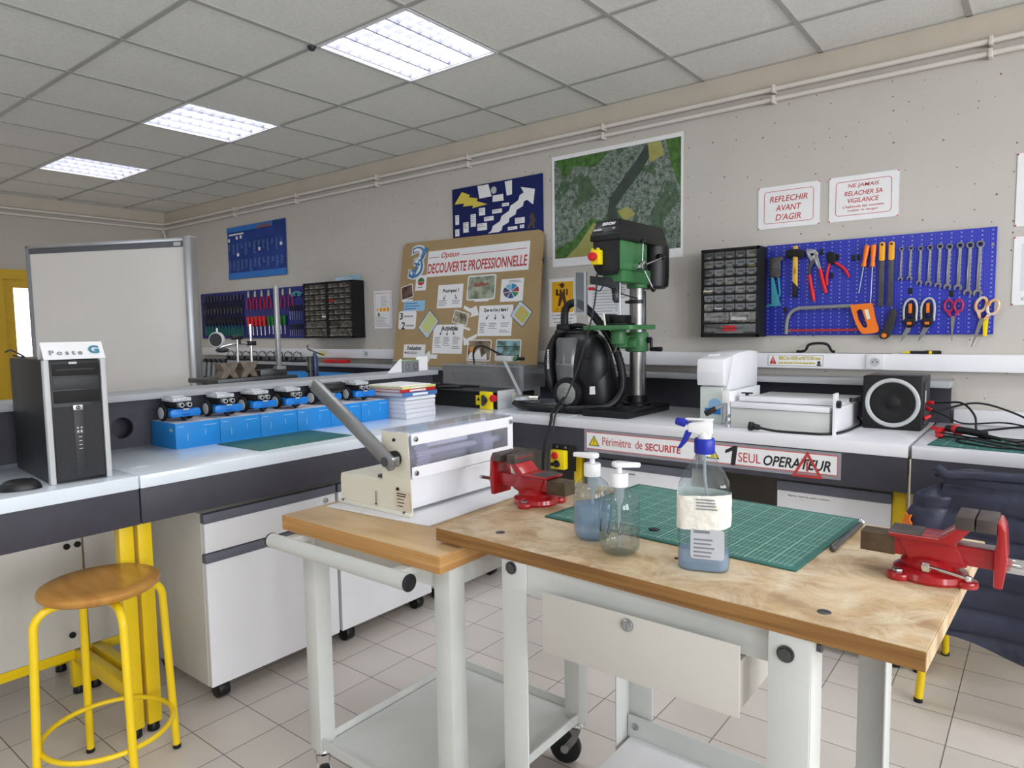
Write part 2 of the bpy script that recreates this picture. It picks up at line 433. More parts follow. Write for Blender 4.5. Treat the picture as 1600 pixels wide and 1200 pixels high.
# heating pipes under the ceiling, clipped to the wall
for zz, lab in ((2.517, 'upper of two white pipes running along the wall under the ceiling'), (2.466, 'lower of two white pipes running along the wall under the ceiling')):
    p = thing('wall_pipe', lab, 'pipe', T(0, 0, 0), 'pipes under the ceiling')
    pm = MB(); k = .05 if zz > 2.5 else .045
    pts = [(XR, YW - .03, zz), (XL + .16, YW - .03, zz), (XL + .07, YW - .06, zz - .004), (XL + .03, YW - .16, zz), (XL + .03, YF, zz)]
    pm.tube(pts, .0125 if zz > 2.5 else .0115, 10)
    part('pipe_run', pm, m_pipe, p)
    cl = 0
    for xx in (-6.2, -5.2, -4.15, -3.2, -2.13, -1.14, -.24, .8):
        part('pipe_clip', MB().box(xx - .008, xx + .008, YW - .046, YW, zz - .019, zz + .019, .003), m_pipe, p)
v = thing('drop_pipe', 'short white pipe dropping down the corner beside the far wall', 'pipe', T(XL + .05, YW - .05, 0))
part('pipe_run', MB().tube([(-.01, .0, 2.45), (.012, .01, 2.40), (.02, .015, 2.34), (.02, .015, 1.2)], .012, 10), m_pipe, v)

# ------------------------------------------------------------------ recessed ceiling lights
m_louvre = mat('louvre_metal', (150, 150, 163), 0.4, var=0.04)
def ceiling_light(cx, cy, label):
    t = thing('ceiling_light', label, 'ceiling light', T(cx, cy, HC), 'recessed square ceiling lights')
    fr = MB(); a = .2925
    for s in (-1, 1):
        fr.box(s * a - .0075, s * a + .0075, -a, a, -.008, .004).box(-a, a, s * a - .0075, s * a + .0075, -.008, .004)
    part('frame', fr, m_white, t)
    for k in range(4):                                   # four parabolic troughs, each with its cross blades
        x0 = -.28 + k * .14; tr = MB()
        for s in (0, 1):
            xx = x0 + .002 if s == 0 else x0 + .138
            tr.prism([(xx - .002, -.004), (xx + .002, -.004), (xx + (.008 if s == 0 else -.004), -.036), (xx + (.004 if s == 0 else -.008), -.036)], -.28, .28,
                     frame((0, 0, .002), (1, 0, 0), (0, 0, -1), (0, 1, 0)))
        part('trough', tr, m_louvre, t)
        bl = MB()
        for j in range(9):
            yy = -.265 + j * .066
            pl = [(x0 + .004, -.002), (x0 + .136, -.002)] + [(x0 + .136 - .132 * q / 8, -.030 + .014 * sin(pi * q / 8)) for q in range(9)]
            bl.prism([(px_, -pz_) for px_, pz_ in pl], yy - .001, yy + .001, frame((0, 0, .036), (1, 0, 0), (0, 0, -1), (0, 1, 0)))
        part('cross_blades', bl, m_louvre, t)
    hs = MB()
    for s in (-1, 1): hs.box(s * .283 - .002, s * .283 + .002, -.284, .284, 0, .075).box(-.284, .284, s * .283 - .002, s * .283 + .002, 0, .075)
    part('housing', hs.box(-.284, .284, -.284, .284, .073, .077), m_white, t)
    lt = area_light('light_tubes', (cx, cy, HC + .066), (0, 0, -1), .55, .55, FIXTURE_POWER, (0.93, 0.96, 1.0))
    return t
for cx, lab in ((-2.417, 'large square ceiling light nearest the camera'), (-4.212, 'middle square ceiling light of the row'), (-6.005, 'small-looking farthest square ceiling light near the far wall')):
    ceiling_light(cx, 2.333, lab)
for cx, cy in LAMPS[3:]:
    ceiling_light(cx, cy, 'recessed square ceiling light with white louvres, outside the view')
single('ceiling_detector', 'tiny brown detector under the ceiling rail beside the nearest light', 'detector',
       MB().cyl((0, 0, 0), (0, 0, -.018), .022, .012, 14, .003), m_dkgrey, T(-2.73, 2.02, HC - .006))
# ================================================================== LAB BENCHES
ZT = 0.88                                                # worktop height
def leg_frame(xa, xb, y, parent, along='x'):
    """yellow U-frame: front post, rear post, low beam between them"""
    def bx(m, a0, a1, b0, b1, z0, z1, bev=.004):
        if along == 'x': m.box(a0, a1, b0, b1, z0, z1, bev)
        else: m.box(b0, b1, a0, a1, z0, z1, bev)
    for a in (xa, xb):
        m = MB(); bx(m, a - .02, a + .02, y - .0225, y + .0225, .03, ZT - .045); part('leg', m, m_yellow, parent)
        m = MB(); c = (a, y) if along == 'x' else (y, a)
        m.cyl((c[0], c[1], 0), (c[0], c[1], .03), .02, .017, 16, .004); part('levelling_foot', m, m_black, parent)
    m = MB(); bx(m, min(xa, xb) + .02, max(xa, xb) - .02, y - .018, y + .018, .13, .18); part('low_beam', m, m_yellow, parent)

XF = -2.272                                              # front edge of the left bench
def left_bench(y0, y1, label):
    t = thing('lab_bench', label, 'workbench', T(0, 0, 0), 'slate and white lab benches')
    part('worktop', MB().box(-2.885, XF, y0, y1, ZT - .042, ZT, .002), m_wtop_sky, t)
    part('apron', MB().box(XF - .022, XF - .004, y0, y1, .722, ZT - .042, .001), m_apron, t)
    return t
bA = left_bench(-1.3, .957, 'left slate and white lab bench carrying the black computer tower')
bB = left_bench(.962, 3.655, 'slate and white lab bench running from the computer to the wall, carrying blue boxes')
leg_frame(-2.81, -2.335, .928, bA); leg_frame(-2.81, -2.335, -1.2, bA)
leg_frame(-2.81, -2.335, .985, bB)
part('rear_beam', MB().box(-2.80, -2.775, -1.2, .956, .145, .18, .002), m_yellow, bA)
part('rear_beam', MB().box(-2.80, -2.775, .963, 1.15, .145, .18, .002), m_yellow, bB)
for y0, y1 in ((-1.25, .30), (.305, .956), (.963, 1.16)): part('modesty_panel', MB().box(-2.79, -2.775, y0, y1, .182, .835), m_shade, bA if y0 < .96 else bB, label='pale grey panel closing the bench back')
for yy, zz in ((.905, .57), (.94, .57), (.905, .24), (.94, .22)):
    part('knob', MB().sph((-2.765, yy - .0, zz), .011, 1, 1, 1), m_black2, bA)
# raised shelf along the back of the left bench
t = thing('raised_shelf', 'slate upstand with grey shelf along the back of the left bench', 'shelf', T(0, 0, 0), 'raised shelves on the benches')
up = MB()
up.prism([(-1.3, ZT), (2.905, ZT), (2.905, 1.07), (-1.3, 1.07)], 0, .022, frame((-2.902, 0, 0), (0, 1, 0), (0, 0, 1), (1, 0, 0)),
         holes=[circ(1.163, .962, .042, 28)])
part('upstand_panel', up, m_apron, t)
part('shelf_board', MB().box(-3.06, -2.83, -1.3, 2.905, 1.07, 1.095, .002), m_greyedge, t)
part('back_panel', MB().box(-2.99, -2.97, -1.3, 2.905, ZT, 1.07), m_apron, t)
# bench on the far side of the upstand
t = thing('lab_bench', 'white bench hidden behind the raised shelf, holding the surface plate', 'workbench', T(0, 0, 0), 'slate and white lab benches')
part('worktop', MB().box(-3.62, -2.992, -1.3, 2.7, ZT - .042, ZT, .002), m_wtop_sky, t)
part('apron', MB().box(-3.616, -3.598, -1.3, 2.7, .722, ZT - .042), m_apron, t)
leg_frame(-3.55, -3.05, .95, t); leg_frame(-3.55, -3.05, 2.6, t)

# under the left bench: rolling cabinets
def castor(parent, x, y, r=.034, w=.022, ax='y'):
    m = MB()
    m.cyl((x - w, y, r), (x + w, y, r), r, None, 18, .006) if ax == 'x' else m.cyl((x, y - w, r), (x, y + w, r), r, None, 18, .006)
    part('castor', m, m_black, parent)
def left_cabinet(y0, y1, label, kind):
    t = thing('drawer_cabinet', label, 'cabinet', T(-2.30, y0, 0), 'white cabinets under the left bench'); L = y1 - y0
    b = MB().box(-.50, -.02, 0, L, .07, .70, .002)
    part('body', b, m_shade, t)
    if kind == 'drawers':
        d = part('drawer', MB().box(-.02, 0, .003, L - .003, .56, .665, .001), m_white, t)
        part('handle_strip', MB().box(-.025, .004, .0, L, .665, .70, .004), m_slate2, d)
        part('lock', MB().cyl((0, L - .05, .645), (.006, L - .05, .645), .011, None, 16, .002), m_steel, d)
        d = part('door', MB().box(-.02, 0, .003, L - .003, .07, .522, .001), m_white, t)
        part('handle_strip', MB().box(-.025, .004, .0, L, .522, .556, .004), m_slate2, d)
    else:
        d = part('door', MB().box(-.02, 0, .003, L - .003, .07, .665, .001), m_white, t)
        part('handle_strip', MB().box(-.025, .004, .0, L, .665, .70, .004), m_slate2, d)
        part('lock', MB().cyl((0, .045, .43), (.006, .045, .43), .011, None, 16, .002), m_steel, d)
    for xx, yy in ((-.05, .06), (-.05, L - .06), (-.44, .06), (-.44, L - .06)): castor(t, xx, yy)
    return t
left_cabinet(1.174, 1.737, 'white rolling drawer cabinet under the left bench, nearest the yellow stool', 'drawers')
left_cabinet(1.748, 2.283, 'white rolling cupboard with a lock behind the trolley handle', 'door')
left_cabinet(2.315, 2.84, 'white rolling cupboard in the corner under the left bench, behind the trolley', 'door')

# ------------------------------------------------------------------ benches along the tool wall
YB = 2.862                                               # their front edge
def wall_bench(x0, x1, label, legs, y_front=YB):
    t = thing('lab_bench', label, 'workbench', T(0, 0, 0), 'slate and white lab benches')
    part('worktop', MB().box(x0, x1, y_front, 3.655, ZT - .047, ZT, .002), m_wtop2, t)
    part('apron', MB().box(x0, x1, y_front + .004, y_front + .022, .70, ZT - .047), m_apron, t)
    for lx in legs: leg_frame(y_front + .07, 3.5, lx, t, 'y')
    return t
bC = wall_bench(-2.268, -.394, 'slate and white wall bench carrying the drill press and the bending machine', (-1.868, -.425))
bD = wall_bench(-.382, 1.6, 'right-hand slate and white wall bench with a green mat and cables', (-.345, 1.5))
part('edge_strip', MB().box(-.387, -.383, YB + .002, YB + .01, .35, ZT - .05), m_cream, bD)
bE = wall_bench(-6.95, -3.70, 'far slate and white wall bench under the crowded tool board', (-6.7, -5.2, -3.8), 2.95)
part('back_strip', MB().box(-.322, 1.6, 3.60, 3.655, ZT, .945, .003), m_white, bD)
for x0, x1 in ((-2.26, -1.9), (-1.24, -.885)): part('modesty_panel', MB().box(x0, x1, 3.30, 3.32, .05, .83), m_darkpanel, bC, label='brown grey panel closing a knee space')
def wall_upstand(x0, x1, label):
    t = thing('raised_shelf', label, 'shelf', T(0, 0, 0), 'raised shelves on the benches')
    part('upstand_panel', MB().box(x0, x1, 3.60, 3.622, ZT, 1.045), m_apron, t)
    part('shelf_board', MB().box(x0, x1 + .005, 3.50, 3.655, 1.045, 1.072, .002), m_greyedge, t)
    return t
wall_upstand(-2.97, -.335, 'narrow grey shelf on a slate upstand behind the drill press')
wall_upstand(-6.95, -2.98, 'narrow grey shelf on a slate upstand under the crowded tool board')
# white cable trunking
t = thing('cable_trunking', 'white cable trunking along the wall above the benches', 'trunking', T(0, 0, 0))
part('channel', MB().box(-6.95, 1.8, 3.598, 3.656, 1.112, 1.188, .004), m_white, t)
def outlet(x):
    p = part('socket', MB().box(x - .038, x + .038, 3.588, 3.598, 1.115, 1.185, .003), m_wedge, t)
    part('socket_face', MB().cyl((x, 3.5885, 1.150), (x, 3.5865, 1.150), .021, None, 20), m_ltgrey, p)
    h = MB()
    for q in (-.009, .009): h.cyl((x + q, 3.5868, 1.150), (x + q, 3.5855, 1.150), .0035, None, 8)
    h.cyl((x, 3.5868, 1.160), (x, 3.5855, 1.160), .003, None, 8)
    part('pin_holes', h, m_black, p)
for x in (-.641, -4.29, -5.55, -6.55): outlet(x)

# white drawer units under the wall bench
def wall_cabinet(x0, x1, label, text, tx):
    t = thing('drawer_cabinet', label, 'cabinet', T(x0, 2.895, 0), 'white cabinets under the wall bench'); L = x1 - x0
    part('body', MB().box(0, L, .02, .55, .07, .685, .002), m_shade, t)
    d = part('drawer', MB().box(.002, L - .002, 0, .02, .40, .645, .001), m_white, t)
    part('handle_strip', MB().box(0, L, -.004, .025, .645, .685, .004), m_slate2, d)
    card = part('name_card', MB().box(tx - .09, tx + .09, -.002, 0, .618, .638), m_paper, d)
    if text: part('lettering', MB().text(text, tx, .628, .165, .010, .0022, M=faceminusy(0, 0, 0)), m_blackink, card)
    else: part('print', MB(faceminusy(0, 0, 0)).box(tx - .06, tx + .05, .625, .631, .0021, .0026), m_greyink, card)
    d = part('door', MB().box(.002, L - .002, 0, .02, .07, .36, .001), m_white, t)
    part('handle_strip', MB().box(0, L, -.004, .025, .36, .398, .004), m_slate2, d)
    for xx in (.06, L - .06):
        for yy in (.06, .45): castor(t, xx, yy, ax='x')
    return t
wall_cabinet(-1.80, -1.255, 'white rolling drawer cabinet under the wall bench, behind the pump bottles', '', .22)
wall_cabinet(-.872, -.448, 'white rolling drawer cabinet under the wall bench beside the right yellow legs', 'Baguets, équerres, pieds à coulisses...', .13)

# signs taped on the apron
m_clear = mat('clear_film', (150, 150, 158), 0.25, var=0.04)
m_redpaper = mat('red_border', (206, 92, 84), 0.6, var=0.04)
def warn_triangle(parent, cx, cy, s, z):
    p = part('warning_triangle', MB().prism([(cx - s, cy - s * .85), (cx + s, cy - s * .85), (cx, cy + s * .9)], z, z + .0006), m_blackink, parent)
    k = .78
    part('yellow_field', MB().prism([(cx - s * k, cy - s * .72), (cx + s * k, cy - s * .72), (cx, cy + s * .66)], z + .0006, z + .0010), m_warn, p)
    e = MB().box(cx - s * .07, cx + s * .07, cy - s * .2, cy + s * .35, z + .001, z + .0014).box(cx - s * .07, cx + s * .07, cy - s * .52, cy - s * .36, z + .001, z + .0014)
    part('exclamation_mark', e, m_blackink, p)
def strip_sign(x0, x1, z0, z1, label):
    t = thing('safety_sign', label, 'sign', faceminusy((x0 + x1) / 2, YB + .004, (z0 + z1) / 2), 'safety strips on the bench apron')
    w, h = (x1 - x0) / 2, (z1 - z0) / 2
    part('film', MB().box(-w - .012, w + .012, -h - .014, h + .011, 0, .001), m_clear, t)
    b = part('red_border', MB().box(-w, w, -h, h, .001, .0016), m_redpaper, t)
    part('paper_strip', MB().box(-w + .003, w - .003, -h + .004, h - .004, .0016, .0022), m_paper, b)
    return t, w, h
t, w, h = strip_sign(-1.785, -1.215, .735, .820, 'white strip sign reading Périmètre de SECURITE on the bench apron')
warn_triangle(t, -w + .045, 0, .030, .0022)
part('lettering', MB().text('Périmètre  de', -.085, .002, .215, .040, .0022).text('SECURITE', .125, -.003, .175, .034, .0022, bold=.02), m_redink, t)
t, w, h = strip_sign(-1.188, -.632, .735, .817, 'white strip sign reading 1 SEUL OPERATEUR on the bench apron')
warn_triangle(t, -w + .05, .002, .030, .0022)
part('numeral', MB().prism([(-.148, -.042), (-.128, -.042), (-.118, .042), (-.134, .042), (-.172, .020), (-.172, .006), (-.141, .020)], .0022, .0028), m_blackink, t)
part('lettering_red', MB().text('SEUL', -.068, -.004, .095, .040, .0022), m_redink, t)
part('lettering_black', MB().text('OPERATEUR', .122, -.006, .262, .044, .0022, italic=.25, bold=.02), m_blackink, t)
tri = MB(); a = .060; c = (.165, -.012)
o3 = [(c[0] - a, c[1] - a * .78), (c[0] + a, c[1] - a * .78), (c[0], c[1] + a * 1.0)]
i3 = [(c[0] - a * .72, c[1] - a * .60), (c[0] + a * .72, c[1] - a * .60), (c[0], c[1] + a * .64)]
tri.prism(o3, .003, .0036, holes=[i3]).box(c[0] - .004, c[0] + .004, c[1] - .022, c[1] + .018, .003, .0036)
part('red_triangle', tri, m_redink, t)

# emergency stop box hanging under the wall bench
t = thing('emergency_stop', 'yellow emergency stop box with red button under the wall bench', 'switch', faceminusy(-1.93, 2.857, .668))
part('back_plate', MB().box(-.055, .085, -.055, .072, -.008, 0, .002), m_black2, t)
part('box', MB().box(-.045, .042, -.048, .048, 0, .035, .006), m_warn, t)
part('red_button', MB().cyl((-.012, .022, .035), (-.012, .022, .05), .018, None, 20, .004), m_redpl, t)
part('rotary_knob', MB().cyl((-.004, -.020, .035), (-.004, -.020, .042), .019, None, 20, .003).box(-.03, .022, -.030, -.012, .042, .058, .005, M=Matrix.Translation((0, 0, 0))), m_black, t)
part('screw', MB().cyl((-.02, .062, 0), (-.02, .062, .006), .006, None, 12), m_steel, t)
part('screw', MB().cyl((.03, .062, 0), (.03, .062, .006), .006, None, 12), m_steel, t)
# ================================================================== FRONT WORKBENCH, TROLLEY, STOOL, CHAIR
def wood(name, c1, c2, st, sc=5.0, rough=.5, c3=None):
    m = mat(name, c1, rough, scale=sc, col2=c2, stretch=st, detail=6.0, lo=.3, hi=.7)
    if c3:
        nt = m.node_tree; b = nt.nodes['Principled BSDF']; L = nt.links.new
        tc = N(nt, 'ShaderNodeTexCoord'); nz = N(nt, 'ShaderNodeTexNoise'); nz.inputs['Scale'].default_value = 10.0; nz.inputs['Detail'].default_value = 8; nz.inputs['Roughness'].default_value = .72
        nz.inputs['Distortion'].default_value = .6
        L(tc.outputs['Object'], nz.inputs['Vector'])
        rp = N(nt, 'ShaderNodeValToRGB'); rp.color_ramp.elements[0].position = .42; rp.color_ramp.elements[1].position = .66
        rp.color_ramp.elements[0].color = (0, 0, 0, 1); rp.color_ramp.elements[1].color = (1, 1, 1, 1)
        L(nz.outputs['Fac'], rp.inputs['Fac'])
        old = b.inputs['Base Color'].links[0].from_socket
        mi = N(nt, 'ShaderNodeMix', data_type='RGBA'); L(rp.outputs['Color'], mi.inputs[0]); L(old, mi.inputs[6]); mi.inputs[7].default_value = lin(c3)
        L(mi.outputs[2], b.inputs['Base Color'])
    return m
m_topwood = wood('worn_plywood', (208, 178, 136), (164, 134, 100), (1.0, 2.0, 1), 11.0, .5, (220, 204, 176))
m_edgewood = wood('edge_wood', (164, 120, 66), (122, 84, 42), (1, 1, 30), 3.0, .55)
m_trolleywood = wood('beech_board', (208, 178, 134), (184, 150, 108), (1.6, 6, 30), 2.5, .45)
m_trolleyedge = wood('beech_edge', (206, 160, 100), (176, 126, 70), (1, 1, 90), 2.0, .5)
m_stoolwood = wood('varnished_beech', (196, 144, 70), (170, 116, 50), (3, 14, 3), 2.0, .25)
ZB = .86
FL, FR, RR, RL = (-1.137, 1.148), (-.122, 1.109), (-.093, 1.757), (-1.128, 1.742)
t = thing('workbench', 'worn wooden topped white workbench in the foreground with a locked drawer', 'workbench', T(0, 0, 0))
part('tabletop', MB().prism([FL, FR, RR, RL], ZB - .031, ZB, bev=.002), m_topwood, t)
def edge_band(p, q, z0, z1, th):
    d = Vector((q[0] - p[0], q[1] - p[1], 0)).normalized(); n = Vector((d.y, -d.x, 0))
    return MB().prism([p, q, (q[0] + n.x * th, q[1] + n.y * th), (p[0] + n.x * th, p[1] + n.y * th)], z0, z1)
part('front_edge_band', edge_band(FL, FR, ZB - .031, ZB - .0015, .0015), m_edgewood, t)
part('side_edge_band', edge_band(FR, RR, ZB - .031, ZB - .0015, .0012), m_topwood, t)
def l_leg(x, y, sx, sy, z0, z1, w=.066):
    m = MB(); th = .004
    m.box(min(x, x + sx * w), max(x, x + sx * w), y - th / 2, y + th / 2, z0, z1, .001)
    m.box(x - th / 2, x + th / 2, min(y, y + sy * w), max(y, y + sy * w), z0, z1, .001)
    return part('leg', m, m_greymetal, t)
l_leg(-.925, 1.135, 1, 1, 0, ZB - .031); l_leg(-.280, 1.118, -1, 1, 0, ZB - .031)
l_leg(-.915, 1.69, 1, -1, 0, ZB - .031, .075); l_leg(-.250, 1.675, -1, -1, 0, ZB - .031)
part('rail', MB().box(-.922, -.283, 1.1375, 1.1415, .765, ZB - .031), m_greymetal, t)
part('rail', MB().box(-.915, -.25, 1.68, 1.684, .765, ZB - .031), m_greymetal, t)
part('lower_rail', MB().box(-.91, -.255, 1.676, 1.68, .16, .225), m_greymetal, t)
part('lower_shelf', MB().box(-.90, -.27, 1.13, 1.675, .148, .163), m_white, t)
for (x, y, z, n) in ((-.898, 1.133, .815, 1), (-.318, 1.116, .797, 1)):
    part('bolt', MB().cyl((x, y, z), (x, y - .008, z), .0115, None, 6, .002).cyl((x, y, z), (x, y - .003, z), .014, None, 20), m_dksteel, t)
part('bolt', MB().cyl((-.278, 1.152, .808), (-.270, 1.152, .808), .011, None, 6, .002), m_dksteel, t)
part('bolt', MB().cyl((-.886, 1.688, .195), (-.886, 1.672, .195), .011, None, 6, .002), m_steel, t)
for (x, y) in ((-.985, 1.203), (-.273, 1.168)):
    part('bolt', MB().cyl((x, y, ZB - .002), (x, y, ZB + .0012), .011, None, 16, .001), m_dksteel, t)
d = part('drawer', MB().box(-.795, -.388, 1.102, 1.106, .668, .795, .001).box(-.79, -.393, 1.106, 1.60, .672, .760), m_shade, t)
lk = part('lock', MB().cyl((-.599, 1.104, .777), (-.599, 1.096, .777), .0125, None, 20, .003).box(-.6005, -.5975, 1.0945, 1.0965, .769, .779), m_steel, d)

# ---- trolley
ZTR = .82
t = thing('trolley', 'grey steel trolley with a thick beech top and a push handle', 'trolley', T(0, 0, 0))
top = part('top_board', MB().box(-1.676, -1.066, 1.083, 1.742, ZTR - .042, ZTR, .002), m_trolleywood, t)
part('front_edge', MB().box(-1.6755, -1.0665, 1.0815, 1.0835, ZTR - .041, ZTR - .0015), m_trolleyedge, top)
part('side_edge', MB().box(-1.0665, -1.0645, 1.0835, 1.74, ZTR - .041, ZTR - .0015), m_trolleyedge, top)
for (x0, y0) in ((-1.635, 1.115), (-1.118, 1.115), (-1.635, 1.66), (-1.118, 1.66)):
    part('leg', MB().box(x0, x0 + .052, y0, y0 + .052, .135, ZTR - .042, .003), m_greymetal, t)
part('frame_rail', MB().box(-1.59, -1.115, 1.12, 1.145, ZTR - .095, ZTR - .042, .002), m_greymetal, t)
part('frame_rail', MB().box(-1.105, -1.08, 1.165, 1.66, ZTR - .095, ZTR - .042, .002), m_greymetal, t)
part('frame_rail', MB().box(-1.625, -1.60, 1.165, 1.66, ZTR - .095, ZTR - .042, .002), m_greymetal, t)
tr = MB().box(-1.585, -1.07, 1.12, 1.70, .150, .156)
tr.box(-1.59, -1.07, 1.117, 1.122, .15, .176).box(-1.59, -1.07, 1.70, 1.705, .15, .182).box(-1.60, -1.595, 1.16, 1.66, .15, .176).box(-1.073, -1.068, 1.16, 1.66, .15, .176)
part('tray', tr, m_greymetal, t)
h = part('push_handle', MB().cyl((-1.655, 1.035, .763), (-1.118, 1.035, .763), .0195, None, 24), m_greymetal, t)
part('end_cap', MB().cyl((-1.118, 1.035, .763), (-1.112, 1.035, .763), .0205, None, 24, .002), m_black, h)
part('end_cap', MB().cyl((-1.661, 1.035, .763), (-1.655, 1.035, .763), .0205, None, 24, .002), m_black, h)
for x in (-1.60, -1.175): part('handle_bracket', MB().box(x - .016, x + .016, 1.035, 1.13, .757, .777, .002), m_greymetal, t)
def trolley_castor(x, y, swivel=.0):
    M = T(x, y, 0, swivel)
    c = part('castor', MB(M).lathe([(0, .136), (.026, .136), (.028, .128), (.022, .118), (.014, .112), (0, .112)], 20), m_chrome, t)
    f = MB(M)
    for s in (-1, 1): f.prism([(-.014, .115), (.022, .115), (.010, .115 - .02), (.045, .048), (.028, .036), (-.004, .08)], 0, .002, frame((0, s * .018 - .001, 0), (1, 0, 0), (0, 0, 1), (0, -1, 0)))
    part('fork', f, m_steel, c)
    part('wheel', MB(M).cyl((.034, -.0135, .048), (.034, .0135, .048), .048, None, 28, .006), m_dkgrey, c)
    part('hub', MB(M).cyl((.034, -.021, .048), (.034, .021, .048), .012, None, 16), m_ltgrey, c)
trolley_castor(-1.092, 1.686, radians(200)); trolley_castor(-1.609, 1.141, radians(-30)); trolley_castor(-1.092, 1.141, radians(-60)); trolley_castor(-1.609, 1.686, radians(200))

# ---- stool
t = thing('stool', 'round wooden seat stool with four yellow tubular legs and foot ring', 'stool', T(-2.178, .792, 0))
part('seat', MB().lathe([(0, .578), (.12, .578), (.148, .582), (.158, .590), (.160, .598), (.156, .606), (.145, .611), (.10, .609), (0, .604)], 48), m_stoolwood, t)
angs = [radians(a) for a in (177, 87, -3, -93)]
ang0 = atan2(.981 - .792, -2.167 + 2.178)
for k in range(4):
    a = ang0 + k * pi / 2; ca, sa = cos(a), sin(a)
    pts = [(.075 * ca, .075 * sa, .567), (.12 * ca, .12 * sa, .565)]
    for q in range(1, 7):
        b = pi / 2 * q / 6; pts.append(((.12 + .052 * sin(b)) * ca, (.12 + .052 * sin(b)) * sa, .513 + .052 * cos(b)))
    pts.append((.190 * ca, .190 * sa, .012))
    lg = part('leg', MB().tube(pts, .0115, 14), m_yellow, t)
    part('foot_cap', MB().cyl((.1905 * ca, .1905 * sa, 0), (.1905 * ca, .1905 * sa, .014), .0125, None, 14, .002), m_black, lg)
part('foot_ring', MB().tube([(.172 * cos(2 * pi * k / 40), .172 * sin(2 * pi * k / 40), .155) for k in range(40)], .0075, 10, True), m_yellow, t)

# ---- chair with the jacket over its back (right edge of the view)
t = thing('chair', 'yellow legged school chair hidden under the dark jacket', 'chair', T(0, 0, 0))
for x in (-.315, .12):
    lg = part('leg', MB().tube([(x, 2.695, .0), (x * .93 + .01, 2.70, .46), (x * .72, 2.668, .79)], .0135, 12), m_yellow, t)
    part('foot_cap', MB().cyl((x, 2.695, 0), (x, 2.695, .015), .0145, None, 12), m_black, lg)
    lg = part('leg', MB().tube([(x + .035, 3.15, 0), (x + .03, 3.10, .45)], .0135, 12), m_yellow, t)
    part('foot_cap', MB().cyl((x + .035, 3.15, 0), (x + .035, 3.15, .015), .0145, None, 12), m_black, lg)
part('seat', MB().box(-.30, .14, 2.70, 3.12, .455, .47, .006), m_stoolwood, t)
part('backrest', MB().box(-.225, .10, 2.655, 2.675, .62, .78, .006), m_stoolwood, t)
m_jacket = mat('navy_quilted_nylon', (46, 48, 68), 0.45, var=0.2, scale=8, bump=0.5, bscale=22)
def quilt(z): return .017 * abs(sin(pi * (z / .080))) ** .7
def jacket_fn(u, v):
    # u across, v from the front hem over the chair back to the rear hem
    x = -.285 + u * .62
    top = .836 + .010 * sin(u * 7) - .02 * abs(u - .5) + .008 * sin(u * 17)
    s = v * 2 - 1
    fall = abs(s)
    hem = .275 + .035 * sin(u * 6.5 + 1) if s < 0 else .34
    z = top - max(0, fall - .05) / .95 * (top - hem)
    bend = min(1, fall / .12)
    depth = (.052 + .02 * fall + .012 * sin(u * 9 + z * 6) + quilt(z)) * math.sqrt(max(0.0, 1 - (1 - bend) ** 2))
    y = 2.667 - depth if s < 0 else 2.667 + depth * .8
    x -= .035 * (1 - u) * max(0, (.55 - z)) * 1.5 - .06 * u * (.84 - z)
    return (x + .03 * (1 - (top - z) / .5) * (1 - u), y, z)
j = thing('jacket', 'dark navy quilted jacket hung over the chair at the right edge', 'jacket', T(0, 0, 0))
part('body', MB().grid(jacket_fn, 46, 240, thick=.006), m_jacket, j, smooth=70)
def sleeve_fn(u, v):
    a = 2 * pi * u; z = .80 - .42 * v
    k = min(1, .12 + v * 9); rx = (.052 + .012 * v + quilt(z) * .45) * k; ry = (.040 + quilt(z) * .6) * k
    return (-.262 - .075 * math.sin(min(1, v * 1.4) * pi / 2) + .02 * v + rx * cos(a), 2.640 - .02 * v + ry * sin(a), z)
part('sleeve', MB().grid(sleeve_fn, 28, 90, closed_u=True), m_jacket, j, smooth=70)
col = MB().tube([(-.275, 2.63, .835), (-.268, 2.60, .852), (-.245, 2.592, .838), (-.20, 2.60, .842), (-.10, 2.60, .846), (.0, 2.60, .848), (.12, 2.60, .845)], .016, 10, sm=4)
part('collar', col, m_jacket, j, smooth=70)
part('badge', MB().prism([(0, 0), (.012, .01), (.03, .004), (.036, .02), (.026, .03), (.034, .05), (.018, .044), (.006, .052), (.004, .03), (-.006, .02)], 0, .004, frame((-.362, 2.600, .645), (.75, -.65, 0), (0, 0, 1), (-.65, -.75, 0))), m_orange, j)
# ================================================================== ON THE TOOL WALL
def quad(m, x0, x1, y0, y1, z=.0012, t=.0005): return m.box(x0, x1, y0, y1, z, z + t)
def para(m, x, y, w, lines, z, lh=.008, th=.0028, rnd=None):          # rows of tiny text as ruled strokes
    r = rnd or random
    for k in range(lines):
        quad(m, x, x + w * r.uniform(.6, 1.0), y - k * lh, y - k * lh + th, z)
    return m
